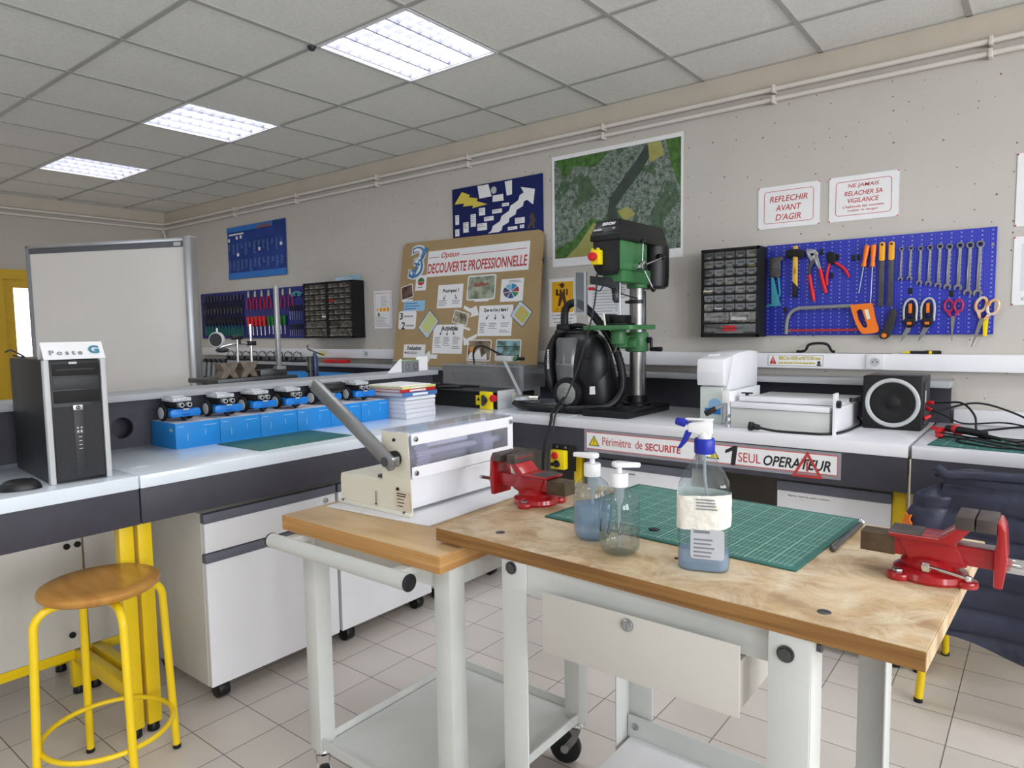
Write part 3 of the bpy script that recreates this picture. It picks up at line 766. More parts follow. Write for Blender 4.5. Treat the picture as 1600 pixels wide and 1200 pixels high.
# --- blue poster, far left
m_posterblue = mat('poster_blue', (24, 66, 152), 0.5, var=0.10, scale=4, col2=(16, 50, 128))
m_posterlight = mat('poster_light_blue', (40, 118, 200), 0.5, var=0.06)
m_posterpatch = mat('poster_text_blue', (96, 128, 186), 0.6, var=0.15, scale=40)
t = thing('poster', 'dark blue poster with rows of small text high on the far wall', 'poster', onwall(-5.90, 2.103, .002, radians(-.2)))
part('sheet', MB().grid(lambda u, v: (-.49 + .98 * u, -.25 + .5 * v, .004 + .006 * sin(u * 8) * (1 - v)), 24, 6, thick=.0008), m_posterblue, t)
part('bottom_band', MB().box(-.488, .488, -.248, -.19, .0105, .011), m_posterlight, t)
part('top_band', MB().box(-.488, .30, .20, .248, .0105, .011), m_posterlight, t)
r = random.Random(3)
for row in (.06, -.10):
    for k in range(13):
        x = -.47 + k * .073
        part('text_column', para(MB(), x, row + .02, .05, r.randint(4, 9), .0108, .013, .006, r), m_posterpatch, t)
pm = MB()
for x, y in ((-.45, .125), (-.31, .14), (-.24, .145), (.07, .01), (.42, .03), (-.30, -.02)): quad(pm, x - .018, x + .018, y - .014, y + .016, .0112)
part('small_pictures', pm, m_paper, t)
part('title', para(MB(), -.45, .170, .36, 1, .0112, .02, .014), m_paper, t)
sk = MB()
for k in range(7): sk.prism([(.03 + k * .035, .20), (.06 + k * .035, .20), (.055 + k * .035, .225 + .012 * (k % 3)), (.035 + k * .035, .225)], .011, .0115)
part('skyline_picture', sk, mat('poster_orange', (150, 84, 60), .6), t)
# --- safety notice left of the cardboard display
t = thing('notice', 'small white safety notice with yellow pictograms between the drawers and the cardboard display', 'notice', onwall(-4.153, 1.498, .002))
part('sheet', MB().box(-.105, .105, -.148, .148, 0, .001), m_paper, t)
b = MB()
for x0, x1, y0, y1 in ((-.09, .09, .128, .131), (-.09, .09, -.131, -.128), (-.09, -.088, -.131, .131), (.088, .09, -.131, .131)): quad(b, x0, x1, y0, y1)
part('red_border', b, m_redink, t)
tx = para(MB(), -.02, .10, .10, 7, .0012, .012, .004); para(tx, -.08, -.06, .15, 6, .0012, .012, .004)
part('text', tx, m_lines, t)
for k in range(4): part('pictogram', MB().prism(circ(-.062 + k * .04, .0, .017, 3 if k == 0 else 12), .001, .0016), m_amber, t)
part('green_pictogram', MB().box(-.06, -.038, -.052, -.025, .001, .0016), m_green, t)
# --- navy pin board
t = thing('pin_board', 'navy pin board with white arrow and yellow lightning bolt above the cardboard display', 'pin board', onwall(-2.985, 2.05, .0))
part('board', MB().box(-.39, .395, -.30, .272, 0, .012, .002), mat('navy_felt', (18, 30, 92), .85, var=.1, scale=30), t)
def rel(pts): return [(x + 2.985, z - 2.05) for x, z in pts]
part('lightning_bolt', MB().prism(rel([(-3.353, 2.215), (-3.281, 2.293), (-3.206, 2.263), (-3.219, 2.249), (-3.140, 2.233), (-3.145, 2.214), (-3.049, 2.182), (-3.185, 2.171), (-3.179, 2.189), (-3.272, 2.192), (-3.262, 2.213)]), .012, .014), mat('yellow_card', (222, 204, 84), .7), t)
wv = lambda k: .007 * sin(k * 2.1)
lf_ = [(-3.050 + .311 * k / 12 + wv(k), 1.985 + .234 * k / 12 - wv(k)) for k in range(13)]
rt_ = [(-2.955 + .242 * k / 12 + wv(k), 1.985 + .185 * k / 12 - wv(k)) for k in range(13)]
part('arrow', MB().prism(rel(lf_ + [(-2.762, 2.258), (-2.648, 2.230), (-2.664, 2.134)] + rt_[::-1]), .012, .014), m_paper, t)
for pts in ([(-3.135, 2.314), (-3.037, 2.313), (-3.010, 2.229), (-3.119, 2.227)], [(-2.894, 2.310), (-2.833, 2.312), (-2.834, 2.220), (-2.878, 2.216)], [(-2.999, 2.232), (-2.910, 2.233), (-2.906, 2.188), (-3.003, 2.191)]):
    part('pinned_note', MB().prism(rel(pts), .0145, .0155), m_paper, t)
for a in ((-3.127, 2.163, -3.072, 2.112), (-3.204, 2.129, -3.157, 2.043), (-3.275, 2.081, -3.225, 2.010), (-3.349, 2.139, -3.314, 2.072), (-3.144, 2.059, -3.057, 2.011),
          (-3.082, 2.098, -2.997, 2.069), (-3.009, 2.139, -2.924, 2.112), (-2.922, 2.171, -2.863, 2.150), (-2.814, 2.062, -2.734, 2.024), (-3.352, 2.040, -3.313, 1.992), (-2.876, 2.010, -2.796, 1.989), (-2.774, 2.014, -2.739, 1.992)):
    nm = part('pinned_note', MB().box(a[0] + 2.985, a[2] + 2.985, a[3] - 2.05, a[1] - 2.05, .012, .013), m_paper, t)
    part('note_print', para(MB(), a[0] + 2.989, a[1] - 2.062, (a[2] - a[0]) * .8, max(1, int((a[1] - a[3]) / .018)), .0132, .014, .005), m_lines, nm)
part('round_note', MB().prism(circ(-2.992 + 2.985, 2.268 - 2.05, .024, 20), .012, .0135), m_ltgrey, t)
part('figure_picture', MB().prism([(.27, -.06), (.30, -.02), (.29, .01), (.305, .03), (.325, .03), (.33, .0), (.345, -.02), (.33, -.03), (.335, -.07), (.315, -.07), (.31, -.04), (.29, -.07)], .012, .0135), mat('figure_brown', (74, 66, 58), .7), t)
# --- aerial photograph
def aerial_mat():
    m = mat('aerial_town', (120, 136, 124), .45, scale=34, col2=(58, 78, 66), detail=8, lo=.38, hi=.62)
    nt = m.node_tree; b = nt.nodes['Principled BSDF']; L = nt.links.new
    tc = N(nt, 'ShaderNodeTexCoord')
    v = N(nt, 'ShaderNodeTexVoronoi', feature='DISTANCE_TO_EDGE'); v.inputs['Scale'].default_value = 36; L(tc.outputs['Object'], v.inputs['Vector'])
    l = N(nt, 'ShaderNodeMath', operation='LESS_THAN'); L(v.outputs['Distance'], l.inputs[0]); l.inputs[1].default_value = .05
    v2 = N(nt, 'ShaderNodeTexVoronoi'); v2.inputs['Scale'].default_value = 95; L(tc.outputs['Object'], v2.inputs['Vector'])
    l2 = N(nt, 'ShaderNodeMath', operation='LESS_THAN'); L(v2.outputs['Distance'], l2.inputs[0]); l2.inputs[1].default_value = .28
    n3 = N(nt, 'ShaderNodeTexNoise'); n3.inputs['Scale'].default_value = 4.5; n3.inputs['Detail'].default_value = 4; L(tc.outputs['Object'], n3.inputs['Vector'])
    g3 = N(nt, 'ShaderNodeMath', operation='GREATER_THAN'); L(n3.outputs['Fac'], g3.inputs[0]); g3.inputs[1].default_value = .57
    old = b.inputs['Base Color'].links[0].from_socket
    for mask, c, f in ((l, (158, 164, 154), .30), (l2, (182, 190, 186), .6), (g3, (52, 82, 46), .75)):
        k = N(nt, 'ShaderNodeMath', operation='MULTIPLY'); L(mask.outputs[0], k.inputs[0]); k.inputs[1].default_value = f
        mi = N(nt, 'ShaderNodeMix', data_type='RGBA'); L(k.outputs[0], mi.inputs[0]); L(old, mi.inputs[6]); mi.inputs[7].default_value = lin(c); old = mi.outputs[2]
    L(old, b.inputs['Base Color']); return m
t = thing('aerial_photo', 'large aerial town photograph with white border behind the drill press', 'poster', onwall(-2.075, 2.065, .002))
part('sheet', MB().box(-.445, .44, -.345, .343, 0, .0012), m_paper, t)
im = part('print', MB().box(-.427, .427, -.293, .318, .0012, .0018), aerial_mat(), t)
def arel(pts): return [(max(-.427, min(.427, x + 2.075)), max(-.293, min(.318, z - 2.065))) for x, z in pts]
def asm(pts, z, mm, name): part(name, MB().prism(arel(pts), z, z + .0003), mm, im)
m_river = mat('river_dark', (54, 66, 58), .4, var=.15, scale=14); m_field = mat('field_yellow', (160, 158, 92), .6, var=.08, scale=18); m_wood = mat('woods_green', (70, 108, 50), .7, var=.35, scale=30)
asm([(-1.868, 2.369), (-1.80, 2.369), (-1.85, 2.29), (-1.90, 2.22), (-2.00, 2.12), (-2.06, 2.05), (-2.05, 1.985), (-2.02, 1.93), (-2.0, 1.87), (-2.05, 1.86), (-2.10, 1.93), (-2.12, 1.98), (-2.105, 2.10), (-2.0, 2.22), (-1.93, 2.29)], .0019, m_river, 'river')
asm([(-2.23, 2.0), (-2.12, 1.96), (-2.02, 1.89), (-2.06, 1.80), (-2.16, 1.772), (-2.50, 1.772), (-2.50, 1.83), (-2.38, 1.87)], .0018, m_wood, 'woods')
asm([(-2.215, 1.97), (-2.15, 1.93), (-2.10, 1.90), (-2.22, 1.772), (-2.42, 1.772), (-2.33, 1.84)], .0021, m_field, 'field')
asm([(-1.85, 2.38), (-1.77, 2.38), (-1.75, 2.30), (-1.84, 2.27)], .0020, m_field, 'field'); asm([(-1.74, 2.38), (-1.65, 2.38), (-1.65, 2.10), (-1.70, 2.22)], .0018, m_wood, 'woods')
asm([(-2.49, 2.38), (-2.10, 2.38), (-2.20, 2.30), (-2.36, 2.33), (-2.42, 2.25)], .0018, m_wood, 'woods')
asm([(-2.05, 2.02), (-1.98, 2.04), (-1.93, 1.99), (-2.0, 1.95)], .00195, m_field, 'field')
# --- yellow overall pictogram sign
m_brown = mat('pictogram_brown', (86, 54, 20), .6)
t = thing('safety_sign', 'white notice with a yellow worker pictogram behind the vacuum cleaner', 'sign', onwall(-2.449, 1.494, .002))
part('sheet', MB().box(-.105, .105, -.153, .153, 0, .001), m_paper, t)
part('yellow_panel', MB().prism(rrect(-.081, .083, -.062, .132, .008), .001, .0018), mat('sign_yellow', (236, 178, 22), .5), t)
p = MB().prism(circ(0, .108, .017, 16), .0018, .0024).box(-.03, .005, .111, .117, .0018, .0024)
p.prism([(-.02, .085), (-.008, .085), (-.004, .068), (.004, .068), (.008, .085), (.02, .085), (.022, .04), (.036, -.022), (.016, -.022), (0, .025), (-.016, -.022), (-.036, -.022), (-.022, .04)], .0018, .0024)
p.box(-.05, -.032, .05, .085, .0018, .0024).box(-.05, -.022, .045, .056, .0018, .0024).box(.03, .042, .045, .085, .0018, .0024)
part('worker_pictogram', p, m_brown, t)
part('lettering', MB().text('LA TENUE', 0, -.038, .10, .014, .0019).text('DE TRAVAIL', 0, -.054, .12, .010, .0019), m_brown, t)
part('lettering_black', MB().text('est obligatoire pour tout', 0, -.080, .17, .012, .0012).text('élève au poste de', 0, -.102, .15, .012, .0012).text('travail machine', 0, -.124, .13, .012, .0012), m_blackink, t)
# --- safety sheets behind the drill
t = thing('notice', 'white printed sheet on the wall behind the drill press guard', 'notice', onwall(-2.115, 1.475, .002))
part('sheet', MB().box(-.145, .145, -.112, .118, 0, .001), m_paper, t)
part('text', para(para(MB(), -.11, .08, .20, 9, .0012, .018, .004), .06, .09, .06, 5, .0012, .014, .004), m_lines, t)
# --- framed red signs
def red_sign(cx, cz, w, h, lines, label):
    t = thing('safety_sign', label, 'sign', onwall(cx, cz, .002), 'red framed safety signs on the wall')
    part('sheet', MB().box(-w / 2, w / 2, -h / 2, h / 2, 0, .001), m_paper, t)
    a, b = w / 2 - .03, h / 2 - .025
    part('red_frame', MB().prism(rrect(-a, a, -b, b, .016), .001, .0015, holes=[rrect(-a + .0025, a - .0025, -b + .0025, b - .0025, .0135)]), m_redink, t)
    tx = MB()
    for s, yy, ww, hh, it in lines: tx.text(s, 0, yy, ww, hh, .0011, italic=it, bold=.008)
    part('lettering', tx, m_redink, t)
    for sx in (-1, 1):
        for sy in (-1, 1): part('pin', MB().sph((sx * (w / 2 - .004), sy * (h / 2 - .004), .002), .0035, u=8, v=6), m_redpl, t)
red_sign(-1.067, 1.933, .303, .213, [('REFLECHIR', .040, .185, .030, .2), ('AVANT', -.006, .125, .030, .2), ("D'AGIR", -.052, .125, .032, .2)], 'white sign reading REFLECHIR AVANT D AGIR above the drawer unit')
red_sign(-.723, 1.934, .303, .213, [('NE JAMAIS', .056, .135, .022, .2), ('RELACHER SA', .022, .165, .022, .2), ('VIGILANCE', -.012, .135, .022, .2), ("L'habitude fait souvent", -.040, .180, .012, .2), ('oublier le danger', -.060, .135, .012, .2)],
         'white sign reading NE JAMAIS RELACHER SA VIGILANCE above the tool board')
for (cz, h, lab) in ((1.885, .305, 'upper white notice at the right edge of the picture above the other'), (1.545, .29, 'lower white notice at the right edge of the picture beside the tool board')):
    t = thing('notice', lab, 'notice', onwall(.08, cz, .002))
    part('sheet', MB().box(-.212, .15, -h / 2, h / 2, 0, .001), m_paper, t)
    part('print', MB().box(-.185, .12, -h / 2 + .06, h / 2 - .03, .001, .0014), m_paper2 if cz < 1.7 else m_paper, t)
    part('lettering', MB().text('Consignes de sécurité', -.04, -h / 2 + .025, .28, .018, .0011, italic=.2), m_greyink, t)
    for sx in (-.21, .148):
        for sy in (-1, 1): part('pin', MB().sph((sx, sy * (h / 2 - .004), .002), .0035, u=8, v=6), m_redpl, t)

# ------------------------------------------------------------------ small-parts drawer units
def drawer_mat(name, c, c2):
    return mat(name, c, .22, col2=c2, scale=38, detail=4, lo=.35, hi=.72, coat=.3)
m_dr1 = drawer_mat('smoky_drawer', (74, 70, 68), (44, 42, 42)); m_dr2 = drawer_mat('filled_drawer', (132, 126, 116), (52, 48, 46))
m_lip = mat('drawer_lip', (120, 120, 122), .3, var=.1)
def drawer_unit(M, w, h, d, rows, label, group, fill=lambda r, c: False, special=()):
    """rows: list of (height, columns) from top to bottom"""
    t = thing('drawer_unit', label, 'drawer unit', M, group)
    sh = MB(); th = .012
    sh.box(-w / 2, w / 2, -h / 2, h / 2, 0, d - .016)
    for x0, x1, y0, y1 in ((-w / 2, w / 2, h / 2 - th, h / 2), (-w / 2, w / 2, -h / 2, -h / 2 + th), (-w / 2, -w / 2 + th, -h / 2, h / 2), (w / 2 - th, w / 2, -h / 2, h / 2)): sh.box(x0, x1, y0, y1, d - .016, d)
    y = h / 2 - th; tot = sum(r[0] for r in rows); k = (h - 2 * th) / tot; proto = {}
    for ri, (rh, nc) in enumerate(rows):
        rh *= k; cw = (w - 2 * th) / nc
        sh.box(-w / 2, w / 2, y - rh - .002, y - rh + .002, d - .016, d - .002)
        for c in range(nc):
            x = -w / 2 + th + (c + .5) * cw; yc = y - rh / 2
            key = (nc, round(rh, 4), bool(fill(ri, c)))
            if key not in proto:
                m = MB(); a = cw / 2 - .002; b = rh / 2 - .004
                m.prism([(-a, -b), (a, -b), (a, b), (-a, b)], d - .014, d - .008)
                m.box(-a, a, -b, -b + .012, d - .008, d - .001, .001)
                m.box(a * -.5, a * .5, b * .1, b * .1 + .004, d - .008, d + .002, .001)
                o = part('drawer', m, m_dr2 if key[2] else m_dr1, t)
                part('finger_lip', MB().box(a * -.55, a * .55, -b + .006, -b + .012, d - .001, d + .0015, .0005), m_lip, o)
                o.location = (x, yc, 0); proto[key] = o
            else:
                o = proto[key].copy(); COL.objects.link(o); o.parent = t; o.location = (x, yc, 0)
                for g in list(proto[key].children):
                    q = g.copy(); COL.objects.link(q); q.parent = o
        y -= rh
    part('cabinet_body', sh, m_black2, t)
    for (x, yy, ww, hh, mm, nm) in special:
        part(nm, MB().prism(rrect(x - ww / 2, x + ww / 2, yy - hh / 2, yy + hh / 2, min(ww, hh) * .3), d - .0078, d - .0045), mm, t)
    return t
rr_ = [(1, 5)] * 7 + [(1.35, 2), (1.35, 1)]
drawer_unit(onwall(-1.322, 1.502, .0), .305, .462, .128, rr_, 'black drawer unit of small clear drawers beside the right tool board', 'small-parts drawer units', lambda r, c: (r * 7 + c * 3) % 5 == 2 or r == 7,
            [(-.118, .008, .050, .022, mat('pale_yellow_label', (226, 220, 180), .6), 'yellow_contents'), (.115, .135, .04, .01, m_warn, 'yellow_contents'), (.0, -.185, .07, .028, m_redpl, 'red_contents'), (.05, -.135, .08, .022, m_ltgrey, 'grey_contents'), (-.06, -.082, .04, .010, m_paper, 'white_contents'), (.0, .130, .035, .012, m_ltgrey, 'grey_contents')])
rl_ = [(1, 4)] * 7 + [(1.45, 2), (1.6, 1)]
drawer_unit(onwall(-4.858, 1.509, .0), .318, .462, .128, rl_, 'left of two black drawer units on the far wall, touching the crowded tool board', 'small-parts drawer units', lambda r, c: (r + c) % 3 != 0, [(.11, -.05, .05, .03, m_cream, 'pale_contents')])
drawer_unit(onwall(-4.535, 1.509, .0), .318, .462, .128, rl_, 'right of two black drawer units on the far wall, with a blue strip on top', 'small-parts drawer units', lambda r, c: (r + c) % 2 == 0, [(-.11, .075, .06, .018, m_redpl, 'red_contents'), (-.09, -.145, .07, .012, m_paper, 'white_contents')])
t = thing('label_strip', 'pale blue printed strip lying on top of the far drawer units', 'label', onwall(-4.50, 1.742, .07))
part('card', MB().box(-.16, .16, 0, .036, 0, .004), mat('pale_blue_card', (150, 190, 214), .6), t)
part('print', para(MB(), -.14, .018, .28, 2, .0042, .012, .005), m_paper, t)

# ------------------------------------------------------------------ perforated tool boards
def pegboard_mat():
    m = mat('perforated_blue', (34, 46, 168), .45, var=.05)
    nt = m.node_tree; b = nt.nodes['Principled BSDF']; L = nt.links.new
    tc = N(nt, 'ShaderNodeTexCoord'); sp = N(nt, 'ShaderNodeSeparateXYZ'); L(tc.outputs['Object'], sp.inputs[0])
    def dots(px, py, r2):
        ds = []
        for ax, p in (('X', px), ('Y', py)):
            a = N(nt, 'ShaderNodeMath', operation='DIVIDE'); L(sp.outputs[ax], a.inputs[0]); a.inputs[1].default_value = p
            f = N(nt, 'ShaderNodeMath', operation='FRACT'); 
            ad = N(nt, 'ShaderNodeMath', operation='ADD'); L(a.outputs[0], ad.inputs[0]); ad.inputs[1].default_value = 100
            L(ad.outputs[0], f.inputs[0])
            s = N(nt, 'ShaderNodeMath', operation='SUBTRACT'); L(f.outputs[0], s.inputs[0]); s.inputs[1].default_value = .5
            q = N(nt, 'ShaderNodeMath', operation='MULTIPLY'); L(s.outputs[0], q.inputs[0]); q.inputs[1].default_value = p
            p2 = N(nt, 'ShaderNodeMath', operation='POWER'); L(q.outputs[0], p2.inputs[0]); p2.inputs[1].default_value = 2; ds.append(p2)
        su = N(nt, 'ShaderNodeMath', operation='ADD'); L(ds[0].outputs[0], su.inputs[0]); L(ds[1].outputs[0], su.inputs[1])
        l = N(nt, 'ShaderNodeMath', operation='LESS_THAN'); L(su.outputs[0], l.inputs[0]); l.inputs[1].default_value = r2
        return l
    a = dots(.0095, .0095, .0017 ** 2); c = dots(.038, .019, .0028 ** 2)
    old = b.inputs['Base Color'].links[0].from_socket
    for mk, cc in ((a, (96, 104, 190)), (c, (166, 170, 205))):
        mi = N(nt, 'ShaderNodeMix', data_type='RGBA'); L(mk.outputs[0], mi.inputs[0]); L(old, mi.inputs[6]); mi.inputs[7].default_value = lin(cc); old = mi.outputs[2]
    L(old, b.inputs['Base Color']); return m
m_peg = pegboard_mat()
t = thing('tool_board', 'bright blue perforated tool board with spanners and a hacksaw', 'tool board', onwall(-.681, 1.508, .004), 'blue tool boards')
part('panel', MB().box(-.488, .489, -.231, .231, 0, .012, .002), m_peg, t)
for x, y in ((.475, .155), (.46, -.21), (-.47, .21)): part('screw', MB().cyl((x, y, .012), (x, y, .0145), .006, None, 12), m_steel, t)
hk = [(-.352, .165), (-.25, .175), (-.22, .18), (-.17, .155), (-.145, .15), (-.075, .14), (-.052, .14), (-.42, -.05), (-.39, -.10), (-.17, .06), (.0, .165), (.17, -.03), (.33, -.05)]
for x, y in hk: part('hook', MB().box(x - .008, x + .008, y - .014, y + .014, .012, .0155, .001), m_black, t)
t = thing('tool_board', 'shaded blue perforated tool board crowded with pliers and screwdrivers on the far wall', 'tool board', onwall(-6.04, 1.508, .004), 'blue tool boards')
part('panel', MB().box(-.905, .90, -.229, .229, 0, .012, .002), mat('shaded_blue_board', (34, 40, 120), .5, var=.08, scale=40), t)  # darker blue carries the dim light on the far wall

# ---- tools on the right board (local origin at the tool, out of the wall by the board thickness)
ZO = .020
def spanner(L_, rr):
    m = MB(); w = rr * .40
    m.prism(circ(0, 0, rr, 24), 0, .006, holes=[circ(0, 0, rr * .64, 12)])
    m.prism([(-w, -rr * .88), (w, -rr * .88), (w * 1.15, -L_ + rr * 1.1), (-w * 1.15, -L_ + rr * 1.1)], .0008, .005, bev=.0008)
    hr = rr * 1.12; op = rr * .56; y0 = -L_; pts = []
    for k in range(21):
        a = radians(-90 + 38) + radians(284) * k / 20; pts.append((hr * cos(a), y0 + hr * sin(a)))
    pts += [(-op, y0 - hr * .72), (-op * .95, y0 + .1 * hr), (0, y0 + .42 * hr), (op * .95, y0 + .1 * hr), (op, y0 - hr * .72)]
    m.prism(pts, 0, .006, M=Matrix.Translation((0, y0, 0)) @ Matrix.Rotation(radians(-12), 4, 'Z') @ Matrix.Translation((0, -y0, 0)))
    return m
SP = [(-.550, 1.672, 1.535), (-.513, 1.672, 1.535), (-.474, 1.668, 1.513), (-.437, 1.669, 1.508), (-.399, 1.671, 1.498), (-.363, 1.667, 1.489), (-.323, 1.669, 1.484), (-.286, 1.667, 1.460), (-.249, 1.668, 1.457)]
names = ['smallest', 'second smallest', 'third smallest', 'fourth smallest', 'middle-sized', 'fourth largest', 'third largest', 'second largest', 'largest']
for k, (x, z0, z1) in enumerate(SP):
    t = thing('spanner', '%s steel combination spanner in the row of nine on the right tool board' % names[k], 'spanner', onwall(x, z0, ZO, radians(-1)), 'combination spanners on the right tool board')
    rr = .0095 + .00075 * k
    part('spanner_body', spanner(z0 - z1, rr), m_steel, t)
    part('peg', MB().box(-rr * .5, rr * .5, rr * .1, rr * .55, -.008, .010, .001), m_black, t)
# riveting pliers
t = thing('riveter', 'teal handled riveting pliers at the left end of the right tool board', 'riveter', onwall(-1.115, 1.60, ZO))
part('head', MB().prism([(-.034, .075), (.035, .078), (.042, .060), (.022, .055), (.026, -.02), (.012, -.03), (-.010, -.022), (-.028, -.03), (-.034, .02)], 0, .02, bev=.003), m_dksteel, t)
part('handle', MB().prism([(-.024, -.022), (-.012, -.022), (.020, -.150), (.030, -.172), (-.052, -.176), (-.044, -.166), (-.020, -.16)], .0, .016, bev=.002), m_teal, t)
part('handle', MB().tube([(.012, -.02, .008), (.016, -.07, .008), (.020, -.11, .008), (.006, -.135, .008)], .006, 8, sm=4), m_teal, t)
# hammer
t = thing('hammer', 'black headed hammer with yellow handle hanging on the right tool board', 'hammer', onwall(-1.018, 1.69, ZO))
part('head', MB().prism([(-.046, -.022), (-.044, .014), (-.012, .020), (.016, .018), (.040, .008), (.042, -.026), (.016, -.020), (-.012, -.018)], 0, .03, bev=.004), m_black2, t)
hd = part('handle', MB().prism([(-.011, .035), (.010, .036), (.011, -.15), (.0125, -.170), (-.013, -.14), (-.012, -.05)], .006, .024, bev=.004), mat('hammer_handle', (214, 172, 70), .45, var=.08), t)
part('grip', MB().prism([(-.013, -.138), (.0125, -.168), (.009, -.222), (-.010, -.222)], .005, .025, bev=.004), m_black, hd)
part('lettering', MB(Matrix.Translation((0, -.09, .0246)) @ Matrix.Rotation(pi / 2, 4, 'Z')).text('USAG', 0, 0, .03, .010), m_blackink, hd)
# water pump pliers
t = thing('pliers', 'large water pump pliers with red grips on the right tool board', 'pliers', onwall(-.935, 1.66, ZO))
part('jaw', MB().prism([(-.034, .042), (-.010, .046), (.012, .036), (.024, .022), (.022, .008), (.012, .006), (-.004, .024), (-.014, .022), (-.010, .012), (.004, -.004), (-.010, -.02), (-.026, .010), (-.034, .026)], 0, .014, bev=.002), m_steel, t)
part('arm', MB().prism([(.0, .0), (.022, .01), (.040, -.058), (.026, -.062)], .004, .014, bev=.002), m_steel, t)
part('arm', MB().prism([(-.006, -.012), (.012, -.004), (.002, -.03), (-.010, -.05), (-.010, -.086), (-.024, -.086), (-.026, -.05), (-.018, -.022)], .0, .010, bev=.002), m_dksteel, t)
part('grip', MB().tube([(.032, -.056, .009), (.042, -.10, .009), (.052, -.14, .009), (.062, -.176, .009)], [.0085, .009, .010, .009], 10, sm=3), m_redpl, t)
part('grip', MB().tube([(-.018, -.082, .006), (-.010, -.13, .006), (-.002, -.17, .006), (.005, -.212, .006)], [.0085, .009, .010, .009], 10, sm=3), m_redpl, t)
part('pivot', MB().cyl((.004, .006, .013), (.004, .006, .017), .007, None, 14), m_steel, t)
# cutters
t = thing('pliers', 'black headed side cutters with spread red handles on the right tool board', 'pliers', onwall(-.85, 1.65, ZO))
part('head', MB().prism([(-.022, .030), (.002, .036), (.018, .016), (.020, -.016), (.004, -.026), (-.014, -.020), (-.024, .004)], 0, .016, bev=.003), m_black2, t)
part('handle', MB().tube([(-.008, -.02, .008), (-.016, -.05, .008), (-.022, -.09, .008), (-.018, -.128, .008)], [.005, .0065, .007, .006], 8, sm=3), m_redpl, t)
part('handle', MB().tube([(.010, -.016, .008), (.030, -.030, .008), (.060, -.056, .008), (.080, -.094, .008)], [.005, .0065, .007, .006], 8, sm=3), m_redpl, t)
# screwdrivers and files
def screwdriver(M, name, label, grp, hm, hl, bl, hr=.0095, br=.0026, cat='screwdriver'):
    t = thing(name, label, cat, M, grp)
    part('handle', MB(Matrix.Rotation(pi / 2, 4, 'X')).lathe([(0, 0), (hr * .85, 0), (hr, .004), (hr * .95, hl * .4), (hr * .7, hl * .72), (hr * .95, hl * .95), (hr * .8, hl), (0, hl)], 12), hm, t)
    part('blade', MB().cyl((0, -hl, 0), (0, -hl - bl, 0), br, None, 8), m_steel, t)
    return t
screwdriver(onwall(-.693, 1.70, .035, radians(-8)), 'screwdriver', 'orange screwdriver with short tilted blade on the right tool board', 'orange screwdrivers', m_orange, .100, .125, .012)
screwdriver(onwall(-.666, 1.70, .035, radians(-1.5)), 'screwdriver', 'orange screwdriver with long straight blade on the right tool board', 'orange screwdrivers', m_orange, .102, .19, .012)
for x, lab in ((-.630, 'left of two dark files with yellow handles on the right tool board'), (-.591, 'right of two dark files with yellow handles on the right tool board')):
    t = thing('file', lab, 'file', onwall(x, 1.706, ZO), 'files with yellow handles')
    part('handle', MB().prism(rrect(-.012, .012, -.084, .004, .010), .0, .018, bev=.003, holes=None), m_amber, t)
    part('hanging_hole', MB().cyl((0, -.008, .0182), (0, -.008, .0188), .0055, None, 14), m_black, t)
    part('blade', MB().box(-.011, .011, -.296, -.084, .006, .012, .001), m_dksteel, t)
# hacksaw
t = thing('hacksaw', 'hacksaw with orange handle, grey bow and red blade on the right tool board', 'hacksaw', onwall(-.85, 1.35, ZO))
part('bow', MB().tube([(-.210, -.066, .01), (-.206, .0, .01), (-.190, .040, .01), (-.155, .061, .01), (-.10, .064, .01), (.10, .068, .01)], .0095, 10, sm=4), m_grey, t)
outer = [(.092, .062), (.10, .072), (.172, .077), (.185, .07), (.20, .0), (.214, -.045), (.205, -.062), (.155, -.068), (.140, -.060), (.118, -.02)]
part('handle', MB().prism([tuple(p[:2]) for p in spline([(a, b, 0) for a, b in outer], 3, True)], 0, .022, holes=[[(.118, .040), (.130, .050), (.142, .048), (.165, -.02), (.168, -.034), (.158, -.040), (.146, -.034), (.126, .0)]]), m_orange, t)
part('label', MB().prism([(.152, .046), (.168, .050), (.180, .004), (.166, .0)], .0222, .0228), m_cream, t)
part('blade', MB().box(-.200, .142, -.054, -.042, .009, .011), mat('saw_blade_red', (150, 40, 56), .5, var=.1), t)
part('tension_pin', MB().cyl((-.214, -.054, .01), (-.19, -.052, .01), .004, None, 10), m_steel, t)
# folding knife / putty tool
t = thing('folding_saw', 'dark grey folding tool with an orange knob at the bottom of the right tool board', 'folding tool', onwall(-.595, 1.33, ZO))
part('handle', MB().prism([(-.012, .0), (.0, .045), (.012, .070), (.028, .066), (.034, .04), (.022, -.02), (.008, -.06), (-.01, -.074), (-.030, -.072), (-.040, -.055), (-.032, -.038), (-.02, -.03)], 0, .018, bev=.003), m_dkgrey, t)
part('orange_knob', MB().cyl((-.016, -.056, .018), (-.016, -.056, .025), .011, None, 18, .002), m_orange, t)
